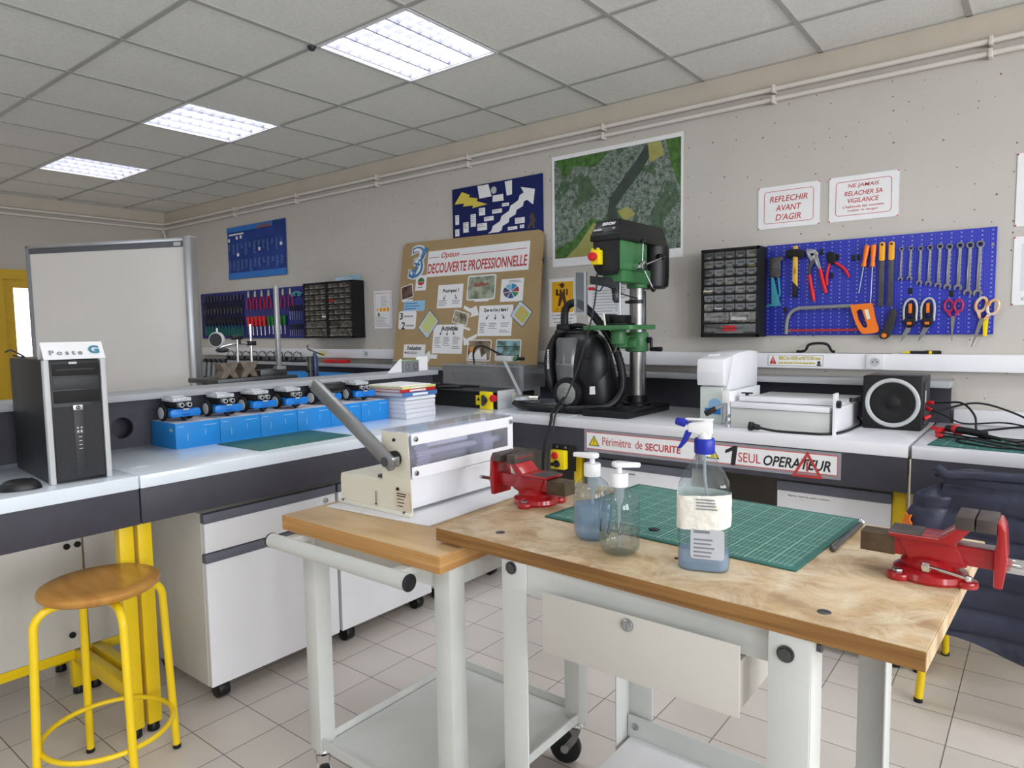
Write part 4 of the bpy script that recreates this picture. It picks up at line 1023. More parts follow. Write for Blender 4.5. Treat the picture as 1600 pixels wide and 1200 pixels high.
# snips
for x, lab in ((-.508, 'left of two garden snips with black and grey handles on the right tool board'), (-.438, 'right of two garden snips with black and grey handles on the right tool board')):
    t = thing('snips', lab, 'snips', onwall(x, 1.345, ZO), 'snips with black and grey handles')
    loop = [(-.024, 0, .008), (-.026, .05, .008), (-.018, .082, .008), (.0, .096, .008), (.018, .088, .008), (.026, .055, .008), (.024, -.005, .008)]
    part('grey_handle', MB().tube(loop, .0052, 8, sm=4), m_ltgrey, t)
    part('inner_handle', MB().prism([(-.018, 0), (-.016, .06), (0, .082), (.016, .062), (.018, 0), (.008, 0), (.008, .05), (-.008, .05), (-.008, 0)], .002, .014), m_black, t)
    part('orange_spring', MB().box(-.007, .007, .03, .075, .006, .018, .003), m_orange, t)
    part('head', MB().prism([(-.022, .006), (.024, .006), (.020, -.024), (.006, -.036), (-.010, -.036), (-.022, -.02)], 0, .018, bev=.003), m_black, t)
    part('orange_button', MB().box(-.010, .008, -.022, -.010, .018, .021, .001), m_orange, t)
    part('blade', MB().prism([(-.012, -.03), (.008, -.034), (-.004, -.058), (-.036, -.104), (-.030, -.07)], .006, .010), m_steel, t)
# scissors
def scissors(M, label, s, hm, cat='scissors', bladeM=0.0):
    t = thing('scissors', label, cat, M)
    for k in (-1, 1):
        pts = [(k * .020 * s + .017 * s * cos(2 * pi * q / 16) * 1.0, .052 * s + .028 * s * sin(2 * pi * q / 16), .006 + .003 * k) for q in range(16)]
        h = MB().tube(pts, .0055 * s, 8, True)
        h.prism([(k * .004 * s, .0), (k * .012 * s, .0), (k * .030 * s, .028 * s), (k * .014 * s, .030 * s)], .002 + .003 * k, .010 + .003 * k)
        part('handle', h, hm, t)
        part('blade', MB().prism([(-k * .002 * s, .004), (k * .008 * s, .002), (k * .007 * s, -.03 * s), (k * .001 * s, -.115 * s), (-k * .002 * s, -.112 * s)], .005 + .002 * k, .0065 + .002 * k), m_steel, t)
    part('rivet', MB().cyl((0, -.006 * s, .008), (0, -.006 * s, .012), .004 * s, None, 12), m_steel, t)
    return t
scissors(onwall(-.341, 1.355, ZO, radians(-1)), 'small scissors with pink handles on the right tool board', .95, mat('pink_plastic', (176, 36, 96), .4))
scissors(onwall(-.233, 1.344, ZO + .002, radians(-16)), 'large scissors with orange and white handles on the right tool board', 1.12, mat('white_orange_plastic', (226, 214, 200), .4, col2=(226, 150, 70), scale=30))
t = thing('cutter', 'yellow cutter knife hanging behind the large scissors on the right tool board', 'cutter', onwall(-.222, 1.31, ZO - .006))
part('body', MB().prism([(-.010, .036), (.012, .038), (.008, -.042), (-.006, -.042)], 0, .010, bev=.002), m_warn, t)
part('blade_holder', MB().box(-.006, .006, .030, .05, .002, .008), m_black, t)
# ---- on the trunking: float tool and marker
t = thing('float_tool', 'long grey bladed float tool with black arched handle lying on the trunking', 'hand tool', onwall(-.88, 1.190, .035))
part('blade', MB().box(-.30, .305, -.0015, .0, -.02, .02), m_grey, t)
part('handle', MB().tube([(-.125, .006, 0), (-.085, .010, 0), (-.070, .036, 0), (-.045, .046, 0), (.005, .046, 0), (.025, .036, 0), (.040, .010, 0), (.055, .006, 0)], .0065, 10, sm=3), m_black, t)
part('yellow_mark', MB().box(-.118, -.10, .0125, .0135, -.005, .005), m_warn, t)
t = thing('marker_pen', 'black and yellow marker pen lying on the trunking', 'pen', onwall(-.457, 1.196, .035))
part('barrel', MB().cyl((-.045, 0, 0), (.078, 0, 0), .0072, None, 14), m_black, t)
part('yellow_band', MB().cyl((.030, 0, 0), (.042, 0, 0), .0078, None, 14), m_warn, t)
part('tip', MB().cyl((-.045, 0, 0), (-.078, 0, 0), .007, .002, 14), m_warn, t)
part('clip', MB().box(.015, .072, .006, .009, -.003, .003), m_black, t)
t = thing('warning_sticker', 'white sticker with red triangle and yellow lettering on the trunking', 'sticker', faceminusy(-1.005, 3.598, 1.150))
part('sheet', MB().box(-.134, .134, -.027, .028, 0, .0008), m_paper, t)
b = MB()
for x0, x1, y0, y1 in ((-.134, .134, .026, .028), (-.134, .134, -.027, -.025), (-.134, -.132, -.027, .028), (.132, .134, -.027, .028)): quad(b, x0, x1, y0, y1, .0008)
part('border', b, m_greyink, t)
p = part('red_triangle', MB().prism([(-.126, -.018), (-.090, -.018), (-.108, .022)], .0008, .0014), m_redink, t)
part('exclamation_mark', MB().box(-.1095, -.1065, -.006, .010, .0014, .0018).box(-.1095, -.1065, -.014, -.010, .0014, .0018), m_paper, p)
part('lettering', MB().text('MERCI de LAISSER et NETTOYER votre', .022, .013, .200, .018, .0009, bold=.03).text('poste de travail à la fin de chaque séance', .008, -.012, .176, .016, .0009, bold=.03), mat('ochre_ink', (196, 176, 40), .6), t)
part('cleaner_icon', MB().prism(circ(.114, -.008, .008, 10), .0009, .0014).box(.104, .124, -.024, -.016, .0009, .0014), m_blackink, t)

# ---- tools on the far-left board
def plier_proto(M, label, grp, hm, headm, L_=.11, spread=.022, cat='pliers'):
    t = thing('pliers', label, cat, M, grp)
    part('head', MB().prism([(-.006, .045), (.006, .045), (.014, .004), (.010, -.012), (-.010, -.012), (-.014, .004)], 0, .012, bev=.002), headm, t)
    for k in (-1, 1):
        part('handle', MB().tube([(k * .004, -.008, .006), (k * spread * .8, -.04, .006), (k * spread, -L_ * .75, .006), (k * spread * .8, -L_, .006)], [.004, .0055, .006, .005], 6, sm=2), hm, t)
    return t
m_dkplier = mat('dark_grip', (26, 27, 36), .5, var=.2); m_palehead = mat('pale_jaw', (196, 196, 176), .45, metal=.3); m_tealgrip = mat('deep_teal_grip', (20, 104, 96), .45, var=.1)
m_greenpl = mat('green_plastic', (16, 108, 44), .4, var=.08)
xs = [-6.84 + k * .062 for k in range(12)]
proto = plier_proto(onwall(xs[0], 1.665, ZO), 'dark pliers in the upper row at the left of the far tool board', 'dark pliers in the upper row', m_dkplier, m_dksteel)
for x in xs[1:]: dup(proto, onwall(x, 1.665, ZO))
proto = plier_proto(onwall(xs[0], 1.535, ZO), 'dark pliers in the middle row at the left of the far tool board', 'dark pliers in the middle row', m_dkplier, m_dksteel, .10)
for x in xs[1:]: dup(proto, onwall(x, 1.535, ZO))
proto = plier_proto(onwall(xs[0], 1.42, ZO), 'teal handled pliers in the bottom row of the far tool board', 'teal pliers in the bottom row', m_tealgrip, m_dkplier, .115, .016)
for x in xs[1:]: dup(proto, onwall(x, 1.42, ZO))
proto = plier_proto(onwall(-6.03, 1.68, ZO), 'pale jawed pliers with red handles in the top row of the far tool board', 'red handled pliers with pale jaws', m_redpl, m_palehead, .13, .034)
for k in range(1, 7): dup(proto, onwall(-6.03 + k * .113, 1.68, ZO, radians((-4, 3, 0, 5, -3, 2)[k - 1])))
proto = screwdriver(onwall(-6.03, 1.485, .035, radians(2)), 'screwdriver', 'red handled screwdriver in the row of five on the far tool board', 'red screwdrivers on the far board', m_redpl, .092, .085, .021, .003)
for k in range(1, 5): dup(proto, onwall(-6.03 + k * .066, 1.485, .035, radians(2)))
proto = screwdriver(onwall(-5.69, 1.485, .035, 0), 'screwdriver', 'green handled screwdriver in the row of five on the far tool board', 'green screwdrivers on the far board', m_greenpl, .088, .08, .020, .003)
for k in range(1, 5): dup(proto, onwall(-5.69 + k * .062, 1.485, .035, 0))
proto = screwdriver(onwall(-5.355, 1.57, .035, 0), 'screwdriver', 'small dark screwdriver in the upper right group of the far tool board', 'small dark screwdrivers, upper group', m_dkplier, .05, .08, .008, .002)
for k in range(1, 6): dup(proto, onwall(-5.355 + k * .034, 1.57, .035, 0))
proto = screwdriver(onwall(-5.36, 1.40, .035, 0), 'screwdriver', 'small dark screwdriver in the lower right group of the far tool board', 'small dark screwdrivers, lower group', m_dkplier, .045, .06, .008, .002)
for k in range(1, 7): dup(proto, onwall(-5.36 + k * .031, 1.40, .035, 0))
t = thing('safety_glasses', 'teal safety glasses hanging at the top right of the far tool board', 'safety glasses', onwall(-5.255, 1.665, ZO))
for k in (-1, 1): part('lens', MB().prism(rrect(k * .042 - .032, k * .042 + .032, -.018, .018, .012), .008, .012), m_teal, t)
part('frame', MB().tube([(-.082, .006, .004), (-.03, .020, .012), (.03, .020, .012), (.082, .006, .004)], .004, 8, sm=3), mat('pale_teal', (120, 200, 210), .3), t)
# ================================================================== CARDBOARD DISPLAY LEANING ON THE WALL
_th = atan2(.13, .88)
MD = frame((-3.2, 3.497, 1.0735), (1, 0, 0), (0, sin(_th), cos(_th)), (0, -cos(_th), sin(_th)))
t = thing('display_board', 'brown cardboard display board headed DECOUVERTE PROFESSIONNELLE leaning on the wall', 'display board', MD)
pb = [(-.682, .0), (.652, .0), (.652, .06)] + [(.632 - .05 + .05 * cos(radians(a)), .852 + .05 * sin(radians(a))) for a in range(0, 91, 15)] + [(-.672 + .05 - .05 * sin(radians(a)), .873 + .05 * cos(radians(a))) for a in range(0, 91, 15)]
part('cardboard_sheet', MB().prism(pb, -.012, 0), m_cardboard, t)
ti = part('title_banner', MB().prism([(-.396, .839), (.530, .836), (.531, .646), (-.395, .650)], 0, .001), m_paper, t)
part('red_rule', MB().box(-.385, -.285, .788, .792, .001, .0016), m_redink, ti); part('red_rule', MB().box(-.066, .506, .787, .791, .001, .0016), m_redink, ti)
part('lettering_small', MB().text('Option', -.175, .795, .175, .052, .001, italic=.25, bold=.015), m_redink, ti)
part('lettering_large', MB().text('DECOUVERTE PROFESSIONNELLE', .064, .710, .905, .074, .001, italic=.05, bold=.02), m_redink, ti)
m_skycard = mat('pale_blue_print', (150, 196, 232), .6); m_inkblue = mat('blue_ink', (70, 130, 180), .6)
n3 = part('number_three', MB().text('3', -.508, .768, .155, .235, .004, italic=.1, bold=.02), m_inkblue, t)
part('number_outline', MB().text('3', -.508, .768, .178, .258, .001, italic=.1, bold=.045), m_paper, t)
part('white_core', MB().text('3', -.510, .772, .115, .20, .0055, italic=.1, bold=-.01), m_paper, n3)
part('slanted_lettering', MB(Matrix.Translation((-.485, .765, .006)) @ Matrix.Rotation(radians(58), 4, 'Z')).text('ièmes', 0, 0, .26, .05, .0, bold=.03), m_inkblue, n3)
c = part('logo_card', MB().box(-.504, -.394, .555, .668, 0, .001), m_paper, t)
part('logo_top', MB().prism([(-.449 + .034 * cos(radians(a)), .620 + .030 * sin(radians(a))) for a in range(0, 181, 15)], .001, .0016), m_green, c)
part('logo_bottom', MB().prism([(-.449 + .034 * cos(radians(a)), .617 + .024 * sin(radians(a))) for a in range(180, 361, 15)], .001, .0016), m_redink, c)
part('print', para(MB(), -.48, .575, .06, 1, .0011, .01, .006), m_greyink, c)
def photo(name, M, w, h, c1, c2, sc=14, rim=.010, border=None, label=None):
    p = part(name, MB(M).prism(rrect(-w / 2, w / 2, -h / 2, h / 2, min(w, h) * .10), .0005, .0015), border or m_paper, t, label)
    q = part('picture', MB(M).prism(rrect(-w / 2 + rim, w / 2 - rim, -h / 2 + rim, h / 2 - rim, min(w, h) * .07), .0015, .002), mat('photo_' + name + str(len(MATS)), c1, .4, col2=c2, scale=sc, detail=6), p)
    return p
def at(x, y, deg=0): return Matrix.Translation((x, y, 0)) @ Matrix.Rotation(radians(deg), 4, 'Z')
p = photo('photo', at(-.588, .549, 12), .125, .105, (120, 92, 80), (30, 28, 28), 12, .006)
part('caption', MB().box(-.635, -.52, .475, .492, .0003, .001), m_paper, p)
c = part('blue_card', MB().box(-.612, -.390, .405, .481, 0, .001), m_skycard, t)
part('lettering', para(MB(), -.600, .458, .20, 3, .0011, .02, .007), m_inkblue, c)
c = part('white_card', MB().prism(rrect(-.655, -.47, .27, .407, .02), 0, .0012), m_paper, t)
part('numerals', MB().text('3', -.628, .368, .032, .052, .0012, bold=.03).text('2', -.600, .297, .036, .056, .0012, bold=.03), m_blackink, c)
part('lettering', para(para(MB(), -.60, .360, .11, 1, .0013, .02, .012), -.575, .290, .10, 1, .0013, .02, .012), m_lines, c)
def sheet(x0, x1, y0, y1, head, hx, hy, hw, hh, arrows, cols, name='paper_sheet'):
    s = part(name, MB().box(x0, x1, y0, y1, 0, .0012), m_paper, t)
    part('heading', MB().text(head, hx, hy, hw, hh, .0012, bold=.03), m_blackink, s)
    ar = MB()
    for ax, ay, ang in arrows:
        M = at(ax, ay, ang); ar.prism([(M @ Vector(v)).xy[:] for v in ((-.0025, .018, 0), (.0025, .018, 0), (.0025, -.004, 0), (.010, -.004, 0), (0, -.020, 0), (-.010, -.004, 0), (-.0025, -.004, 0))], .0012, .0018)
    if arrows: part('small_arrow', ar, m_blackink, s)
    tx = MB(); r = random.Random(len(head))
    for cx, cy, cw, n in cols: para(tx, cx, cy, cw, n, .0012, .0115, .0042, r)
    part('text', tx, m_greyink, s)
    return s
sheet(-.267, -.026, .416, .584, 'Pourquoi ?', -.14, .537, .155, .034, [(-.198, .492, -28), (-.09, .494, 28)], [(-.255, .468, .10, 4), (-.12, .468, .075, 3)])
p = photo('group_photo', at(.140, .548, 0), .255, .172, (188, 192, 170), (96, 116, 96), 16, .009)
part('heads_row', MB().prism([(.06, .565), (.08, .585), (.11, .575), (.14, .588), (.17, .575), (.20, .583), (.215, .565), (.16, .555), (.09, .555)], .002, .0024), mat('faces', (150, 96, 84), .6, var=.3, scale=60), p)
part('caption', MB().box(.085, .215, .452, .468, .0016, .0021), m_paper, p)
c = part('chart_sheet', MB().box(.315, .503, .442, .594, 0, .0012), m_paper, t)
pc = [(40, 140, 200), (170, 60, 74), (60, 140, 90), (40, 90, 160), (110, 80, 90), (60, 70, 110), (120, 190, 220)]
for k in range(7):
    a0, a1 = radians(90 - k * 51.4), radians(90 - (k + 1) * 51.4 + 3)
    am = (a0 + a1) / 2; ox, oy = .402 + .004 * cos(am), .512 + .003 * sin(am)
    part('pie_slice', MB().prism([(ox, oy)] + [(ox + .062 * cos(a0 + (a1 - a0) * q / 6), oy + .045 * sin(a0 + (a1 - a0) * q / 6)) for q in range(7)], .0012, .0018), mat('pie_%d' % k, pc[k], .5), c)
part('lettering', para(MB(), .38, .578, .11, 2, .0013, .010, .004), m_greyink, c)
def tablet(M, w, h, c1, c2):
    b = part('tablet_picture', MB(M).prism(rrect(-w / 2, w / 2, -h / 2, h / 2, .008), .001, .002), m_blackink, t)
    part('screen_frame', MB(M).prism(rrect(-w / 2 + .004, w / 2 - .004, -h / 2 + .004, h / 2 - .004, .006), .002, .0024), mat('screen_rim', (196, 208, 224), .5), b)
    part('map_image', MB(M).box(-w / 2 + .028, w / 2 - .012, -h / 2 + .02, h / 2 - .02, .0024, .0028), mat('map' + str(len(MATS)), c1, .5, col2=c2, scale=16), b)
tablet(at(-.336, .302, 51), .17, .135, (214, 206, 120), (186, 214, 150)); tablet(at(.502, .359, -36), .135, .125, (146, 202, 92), (226, 160, 110))
p = photo('photo', at(-.028, .343, -13), .145, .09, (204, 196, 164), (54, 50, 46), 16, .006)
part('caption', MB(at(.02, .272, -15)).box(-.05, .05, -.008, .008, .0002, .001), m_paper, p)
sheet(.139, .430, .215, .421, "Que va t'on y faire ?", .285, .388, .21, .032, [(.215, .342, -35), (.285, .342, 0), (.352, .344, 32)], [(.155, .298, .07, 2), (.235, .298, .075, 4), (.335, .298, .08, 3), (.155, .272, .055, 4), (.33, .25, .09, 2)])
sheet(-.281, .007, .092, .298, 'Activités', -.125, .272, .16, .034, [(-.205, .240, -30), (-.145, .238, 0), (-.085, .240, 28)], [(-.262, .205, .07, 7), (-.178, .205, .075, 6), (-.088, .205, .08, 5), (-.09, .14, .08, 2)])
sheet(-.575, -.350, .058, .156, 'Evaluation', -.463, .130, .145, .030, [(-.545, .095, -90)], [(-.535, .098, .13, 2)])
for pts in ([(-.001, .429), (.060, .405), (.110, .424), (.139, .359), (.061, .345), (.072, .372), (-.005, .407)], [(.022, .152), (.012, .212), (.040, .195), (.137, .231), (.133, .205), (.062, .178), (.075, .157)], [(-.362, .072), (-.302, .112), (-.293, .087), (-.216, .083), (-.232, .068), (-.216, .055), (-.295, .054), (-.305, .026)]):
    part('paper_arrow', MB().prism(pts, .0014, .0022), m_paper, t)
p = photo('photo', at(.164, .117, 0), .212, .148, (170, 150, 120), (60, 58, 52), 14, .008)
part('white_figures', MB().prism([(.07, .055), (.075, .085), (.105, .12), (.12, .085), (.14, .11), (.165, .13), (.19, .07), (.23, .10), (.24, .055)], .002, .0024), m_paper, p)
part('orange_hair', MB().prism(circ(.098, .125, .022, 14), .002, .0025), mat('photo_orange', (214, 150, 80), .6), p)
p = photo('photo', at(.414, .119, 0), .212, .145, (156, 196, 204), (70, 100, 84), 20, .008)
part('greenhouse_frame', MB().box(.32, .51, .140, .146, .002, .0024).box(.32, .51, .062, .09, .002, .0024), mat('greenhouse_dark', (50, 72, 60), .6, var=.4, scale=50), p)
part('wall_hook', MB().box(.634, .646, .70, .71, -.01, .004), m_dksteel, t)
# ================================================================== STANDING ON THE WALL BENCH
def thin_clear(name, tint=(240, 245, 248), rough=.05, body=0.0, bodycol=(200, 205, 210), refl=1.0):
    """thin clear plastic: see-through sheet with a Fresnel reflection"""
    m = bpy.data.materials.new(name); m.use_nodes = True; nt = m.node_tree; nt.nodes.clear(); L = nt.links.new
    out = N(nt, 'ShaderNodeOutputMaterial'); tr = N(nt, 'ShaderNodeBsdfTransparent'); gl = N(nt, 'ShaderNodeBsdfGlossy'); df = N(nt, 'ShaderNodeBsdfDiffuse')
    tr.inputs[0].default_value = lin(tint); gl.inputs['Roughness'].default_value = rough
    tc = N(nt, 'ShaderNodeTexCoord'); nz = N(nt, 'ShaderNodeTexNoise'); nz.inputs['Scale'].default_value = 12; L(tc.outputs['Object'], nz.inputs['Vector'])
    rp = N(nt, 'ShaderNodeValToRGB'); rp.color_ramp.elements[0].color = lin([v * .92 for v in bodycol]); rp.color_ramp.elements[1].color = lin(bodycol)
    L(nz.outputs['Fac'], rp.inputs['Fac']); L(rp.outputs['Color'], df.inputs[0])
    m1 = N(nt, 'ShaderNodeMixShader'); m1.inputs[0].default_value = body; L(tr.outputs[0], m1.inputs[1]); L(df.outputs[0], m1.inputs[2])
    fr = N(nt, 'ShaderNodeLayerWeight'); fr.inputs['Blend'].default_value = .5
    pw = N(nt, 'ShaderNodeMath', operation='POWER'); L(fr.outputs['Facing'], pw.inputs[0]); pw.inputs[1].default_value = 4.0
    mu = N(nt, 'ShaderNodeMath', operation='MULTIPLY_ADD'); L(pw.outputs[0], mu.inputs[0]); mu.inputs[1].default_value = .55 * refl; mu.inputs[2].default_value = .055 * refl
    m2 = N(nt, 'ShaderNodeMixShader'); L(mu.outputs[0], m2.inputs[0]); L(m1.outputs[0], m2.inputs[1]); L(gl.outputs[0], m2.inputs[2])
    L(m2.outputs[0], out.inputs[0]); MATS[name] = m; return m
m_acryl = thin_clear('clear_acrylic', (232, 236, 240), .08, .05)
m_smoke = thin_clear('smoky_plastic', (170, 170, 174), .15, .45, (150, 150, 152))
m_dusty = thin_clear('dusty_clear_plastic', (215, 216, 220), .2, .30, (200, 200, 200))

# ---- pillar drill
t = thing('pillar_drill', 'green and black pillar drill standing on the wall bench in front of the aerial photo', 'pillar drill', T(-1.735, 3.30, ZT))
def lz(z): return z - ZT
part('base', MB().box(-.137, .125, -.334, .14, 0, .036, .006).box(-.10, -.02, -.30, -.10, .036, .040, .002).box(.01, .09, -.30, -.10, .036, .040, .002), m_black, t)
part('column', MB().cyl((0, 0, .04), (0, 0, lz(1.60)), .039, None, 32), mat('column_steel', (150, 149, 148), .38, metal=.9, var=.08, scale=30), t)
part('column_foot', MB().lathe([(0, .036), (.075, .036), (.075, .048), (.055, .052), (.052, .085), (.04, .088), (0, .088)], 32), m_black, t)
rk = MB().box(.036, .048, -.012, .012, .09, lz(1.52), .001)
for k in range(60): rk.box(.046, .050, -.010, .010, .10 + k * .0088, .104 + k * .0088)
part('rack', rk, m_steel, t)
hd = MB().box(-.066, .072, -.31, -.02, lz(1.615), lz(1.762), .008).box(-.055, .060, -.27, .05, lz(1.555), lz(1.63), .012).cyl((0, 0, lz(1.535)), (0, 0, lz(1.64)), .054, None, 28, .006)
part('head', hd, m_green, t)
part('front_plate', MB().prism([(-.070, lz(1.762)), (.070, lz(1.762)), (.070, lz(1.615)), (.055, lz(1.590)), (-.040, lz(1.590)), (-.062, lz(1.618)), (-.070, lz(1.640))], .305, .330, faceminusy(0, 0, 0), bev=.004), m_black, t)
cv = MB()
def cover_ring(z0, z1, a, b, y0, y1, c, d, w0, w1):
    tb = bmesh.new(); lo = [(-a, y0), (a, y0), (b, y1), (-b, y1)]; hi = [(-c, w0), (c, w0), (d, w1), (-d, w1)]
    A = [tb.verts.new((x, y, z0)) for x, y in lo]; B = [tb.verts.new((x, y, z1)) for x, y in hi]
    tb.faces.new(A[::-1]); tb.faces.new(B)
    for k in range(4): tb.faces.new((A[k], A[(k + 1) % 4], B[(k + 1) % 4], B[k]))
    bmesh.ops.bevel(tb, geom=tb.edges[:], offset=.006, segments=2, affect='EDGES', profile=.5); return tb
cv.add(cover_ring(lz(1.757), lz(1.795), .086, .086, -.336, .19, .084, .084, -.334, .19))
cv.add(cover_ring(lz(1.793), lz(1.862), .082, .082, -.330, .185, .066, .070, -.296, .165))
lid = part('belt_cover', cv, m_black, t)
slope = frame((0, -.3345, lz(1.795)), (1, 0, 0), (0, .44, .898), (0, -.898, .44))
part('lettering', MB(slope).text('REXON', .014, .047, .072, .017, .0032, italic=.25, bold=.04).text('DP-250A', -.040, .016, .045, .011, .0036, bold=.02).text('CE', .048, .020, .016, .009, .0036), m_paper, lid)
sw = part('switch_box', MB().box(-.060, -.012, -.372, -.330, lz(1.640), lz(1.712), .005).box(-.056, -.046, -.372, -.355, lz(1.712), lz(1.720), .001).box(-.026, -.016, -.372, -.355, lz(1.712), lz(1.720), .001), m_warn, t)
part('red_button', MB().cyl((-.040, -.370, lz(1.678)), (-.040, -.398, lz(1.678)), .021, None, 24, .004), m_redpl, sw)
part('motor', MB().lathe([(0, lz(1.535)), (.060, lz(1.535)), (.078, lz(1.548)), (.082, lz(1.60)), (.082, lz(1.757)), (0, lz(1.757))], 32, M=Matrix.Translation((.035, .125, 0))), m_black, t)
part('motor_knob', MB().cyl((.09, .06, lz(1.70)), (.12, .05, lz(1.70)), .014, None, 16, .003), m_black, t)
part('quill', MB().cyl((0, -.22, lz(1.505)), (0, -.22, lz(1.60)), .024, None, 24), m_dkgrey, t)
part('chuck', MB().lathe([(0, lz(1.455)), (.011, lz(1.455)), (.020, lz(1.470)), (.022, lz(1.505)), (.019, lz(1.515)), (0, lz(1.515))], 24, M=Matrix.Translation((0, -.22, 0))), m_dksteel, t)
part('drill_bit', MB().cyl((0, -.22, lz(1.41)), (0, -.22, lz(1.46)), .0025, None, 8), m_steel, t)
part('depth_rod', MB().cyl((.028, -.235, lz(1.39)), (.028, -.235, lz(1.62)), .004, None, 10), m_steel, t)
hub = part('feed_hub', MB().cyl((.07, -.17, lz(1.635)), (.125, -.17, lz(1.635)), .020, None, 20, .003).cyl((.125, -.17, lz(1.635)), (.135, -.17, lz(1.635)), .026, None, 20, .004), m_chrome, t)
for e in ((.12, -.165, lz(1.757)), (.175, -.05, lz(1.682)), (.150, -.11, lz(1.520))):
    a = Vector((.118, -.17, lz(1.635))); e = Vector(e)
    part('feed_lever', MB().cyl(a, e, .0048, None, 10), m_steel, t)
    part('lever_knob', MB().sph(e, .0135, u=14, v=10), m_black, t)
tb = part('table', MB().prism(rrect(-.135, .150, -.345, -.06, .03), lz(1.318), lz(1.342), bev=.004), m_green, t)
br = MB().cyl((0, 0, lz(1.200)), (0, 0, lz(1.305)), .062, None, 28, .01).cyl((.0, -.20, lz(1.245)), (0, -.20, lz(1.320)), .040, None, 24, .006).box(-.035, .035, -.20, -.03, lz(1.225), lz(1.29), .012).cyl((-.02, -.14, lz(1.25)), (.075, -.14, lz(1.25)), .030, None, 20, .006)
part('table_bracket', br, m_green, t)
part('clamp_screw', MB().cyl((-.02, -.20, lz(1.205)), (-.01, -.20, lz(1.25)), .007, None, 10).cyl((-.045, -.20, lz(1.20)), (.005, -.20, lz(1.212)), .0055, None, 10), m_dksteel, t)
part('crank', MB().cyl((.055, .0, lz(1.262)), (.085, .0, lz(1.262)), .016, None, 16, .003).tube([(.083, .0, lz(1.265)), (.086, -.005, lz(1.235)), (.086, -.005, lz(1.210))], .009, 10).cyl((.080, -.005, lz(1.214)), (.150, -.012, lz(1.214)), .011, .013, 16, .003), m_black, t)
part('cable_ring', MB().cyl((0, 0, lz(1.455)), (0, 0, lz(1.475)), .045, None, 24).box(-.062, -.03, -.02, .02, lz(1.458), lz(1.472), .003), m_black, t)
gd = part('guard_arm', MB().prism([(0, 0), (.135, -.018), (.135, -.068), (0, -.040)], 0, .012, frame((-.105, -.300, lz(1.592)), (.93, .36, 0), (0, 0, 1), (.36, -.93, 0)), bev=.001), m_dkgrey, t)
gp = part('guard_panel', MB().box(-.176, -.172, -.335, -.255, lz(1.395), lz(1.612)).box(-.176, -.108, -.336, -.332, lz(1.395), lz(1.612)), m_acryl, t)
part('guard_edge', MB().box(-.178, -.106, -.338, -.330, lz(1.395), lz(1.410)).box(-.120, -.106, -.338, -.328, lz(1.41), lz(1.612)).box(-.178, -.168, -.338, -.330, lz(1.41), lz(1.612)), m_alu, gp)
part('red_switch', MB().box(-.11, -.08, -.315, -.295, lz(1.520), lz(1.535), .003), m_redpl, gd)
part('guard_cable', MB().tube([(-.085, -.305, lz(1.527)), (-.05, -.30, lz(1.515)), (-.03, -.28, lz(1.54)), (.02, -.2, lz(1.50)), (.035, -.06, lz(1.48))], .0035, 6, sm=5), m_black, t)
t2 = thing('drill_vice', 'small black drill vice clamped on the green drill table', 'vice', T(-1.735, 3.085, 1.3425))
part('body', MB().box(-.07, .075, -.05, .05, 0, .010, .002).box(-.055, -.02, -.045, .045, .010, .055, .003).box(.02, .06, -.045, .045, .010, .050, .003), m_black, t2)
part('screw', MB().tube([(-.02, -.10, .058), (-.012, -.105, .03), (-.004, -.11, -.005)], .005, 8), m_cream, t2)
t3 = single('drill_cable', 'thin grey cable running down from the drill over the bench edge', 'cable',
            MB().tube([(-1.80, 3.0, 1.60), (-1.79, 2.975, 1.52), (-1.795, 2.955, 1.42), (-1.82, 2.93, 1.28), (-1.88, 2.92, 1.10), (-1.93, 2.885, .96), (-1.965, 2.862, .895), (-1.965, 2.838, .82), (-1.955, 2.792, .72), (-1.97, 2.79, .60), (-1.985, 2.81, .40)], .0045, 8, sm=6), m_dkgrey)
# ---- vacuum cleaner
t = thing('vacuum_cleaner', 'black bagless vacuum cleaner standing upright on the bench beside the drill', 'vacuum cleaner', T(-1.965, 3.16, ZT))
def vac_fn(u, v):
    a = 2 * pi * u; z = .012 + .425 * v
    w = .165 * (max(0, 1 - (2 * v - .85) ** 2 * .42)) ** .5 * (1 if v < .9 else 1 - (v - .9) * 3.2)
    d = .115 * (max(0, 1 - (2 * v - .9) ** 2 * .45)) ** .5 * (1 if v < .9 else 1 - (v - .9) * 3)
    cx = .02 - .055 * v; c, s = cos(a), sin(a); p = .75
    return (cx + w * math.copysign(abs(c) ** p, c), d * math.copysign(abs(s) ** p, s), z)
body = MB().grid(vac_fn, 40, 26, closed_u=True); body.sph((-.035, 0, .425), .10, 1.05, .75, .22)
part('body', body, m_black, t, smooth=60)
part('rear_shell', MB().sph((.055, -.035, .235), .105, .95, .85, 1.75, 28, 18), m_black, t, smooth=60)
part('dust_canister', MB().lathe([(0, .17), (.070, .17), (.074, .20), (.074, .385), (.066, .40), (0, .40)], 32, M=Matrix.Translation((-.065, -.065, 0))), m_smoke, t)
part('canister_core', MB().cyl((-.065, -.065, .19), (-.065, -.065, .38), .045, None, 24), m_dkgrey, t)
part('canister_ring', MB().cyl((-.065, -.065, .255), (-.065, -.065, .262), .0755, None, 32), m_grey, t)
st = part('front_strap', MB().grid(lambda u, v: (-.118 - .062 * sin(pi * min(1, .10 + v * .95)) ** .7 + .052 * (u - .5) * 1.1, -.085 - .030 * sin(pi * u) - .02 * sin(pi * v) + .03 * abs(u - .1), .105 + .335 * v), 12, 24, thick=.010), m_black, t)
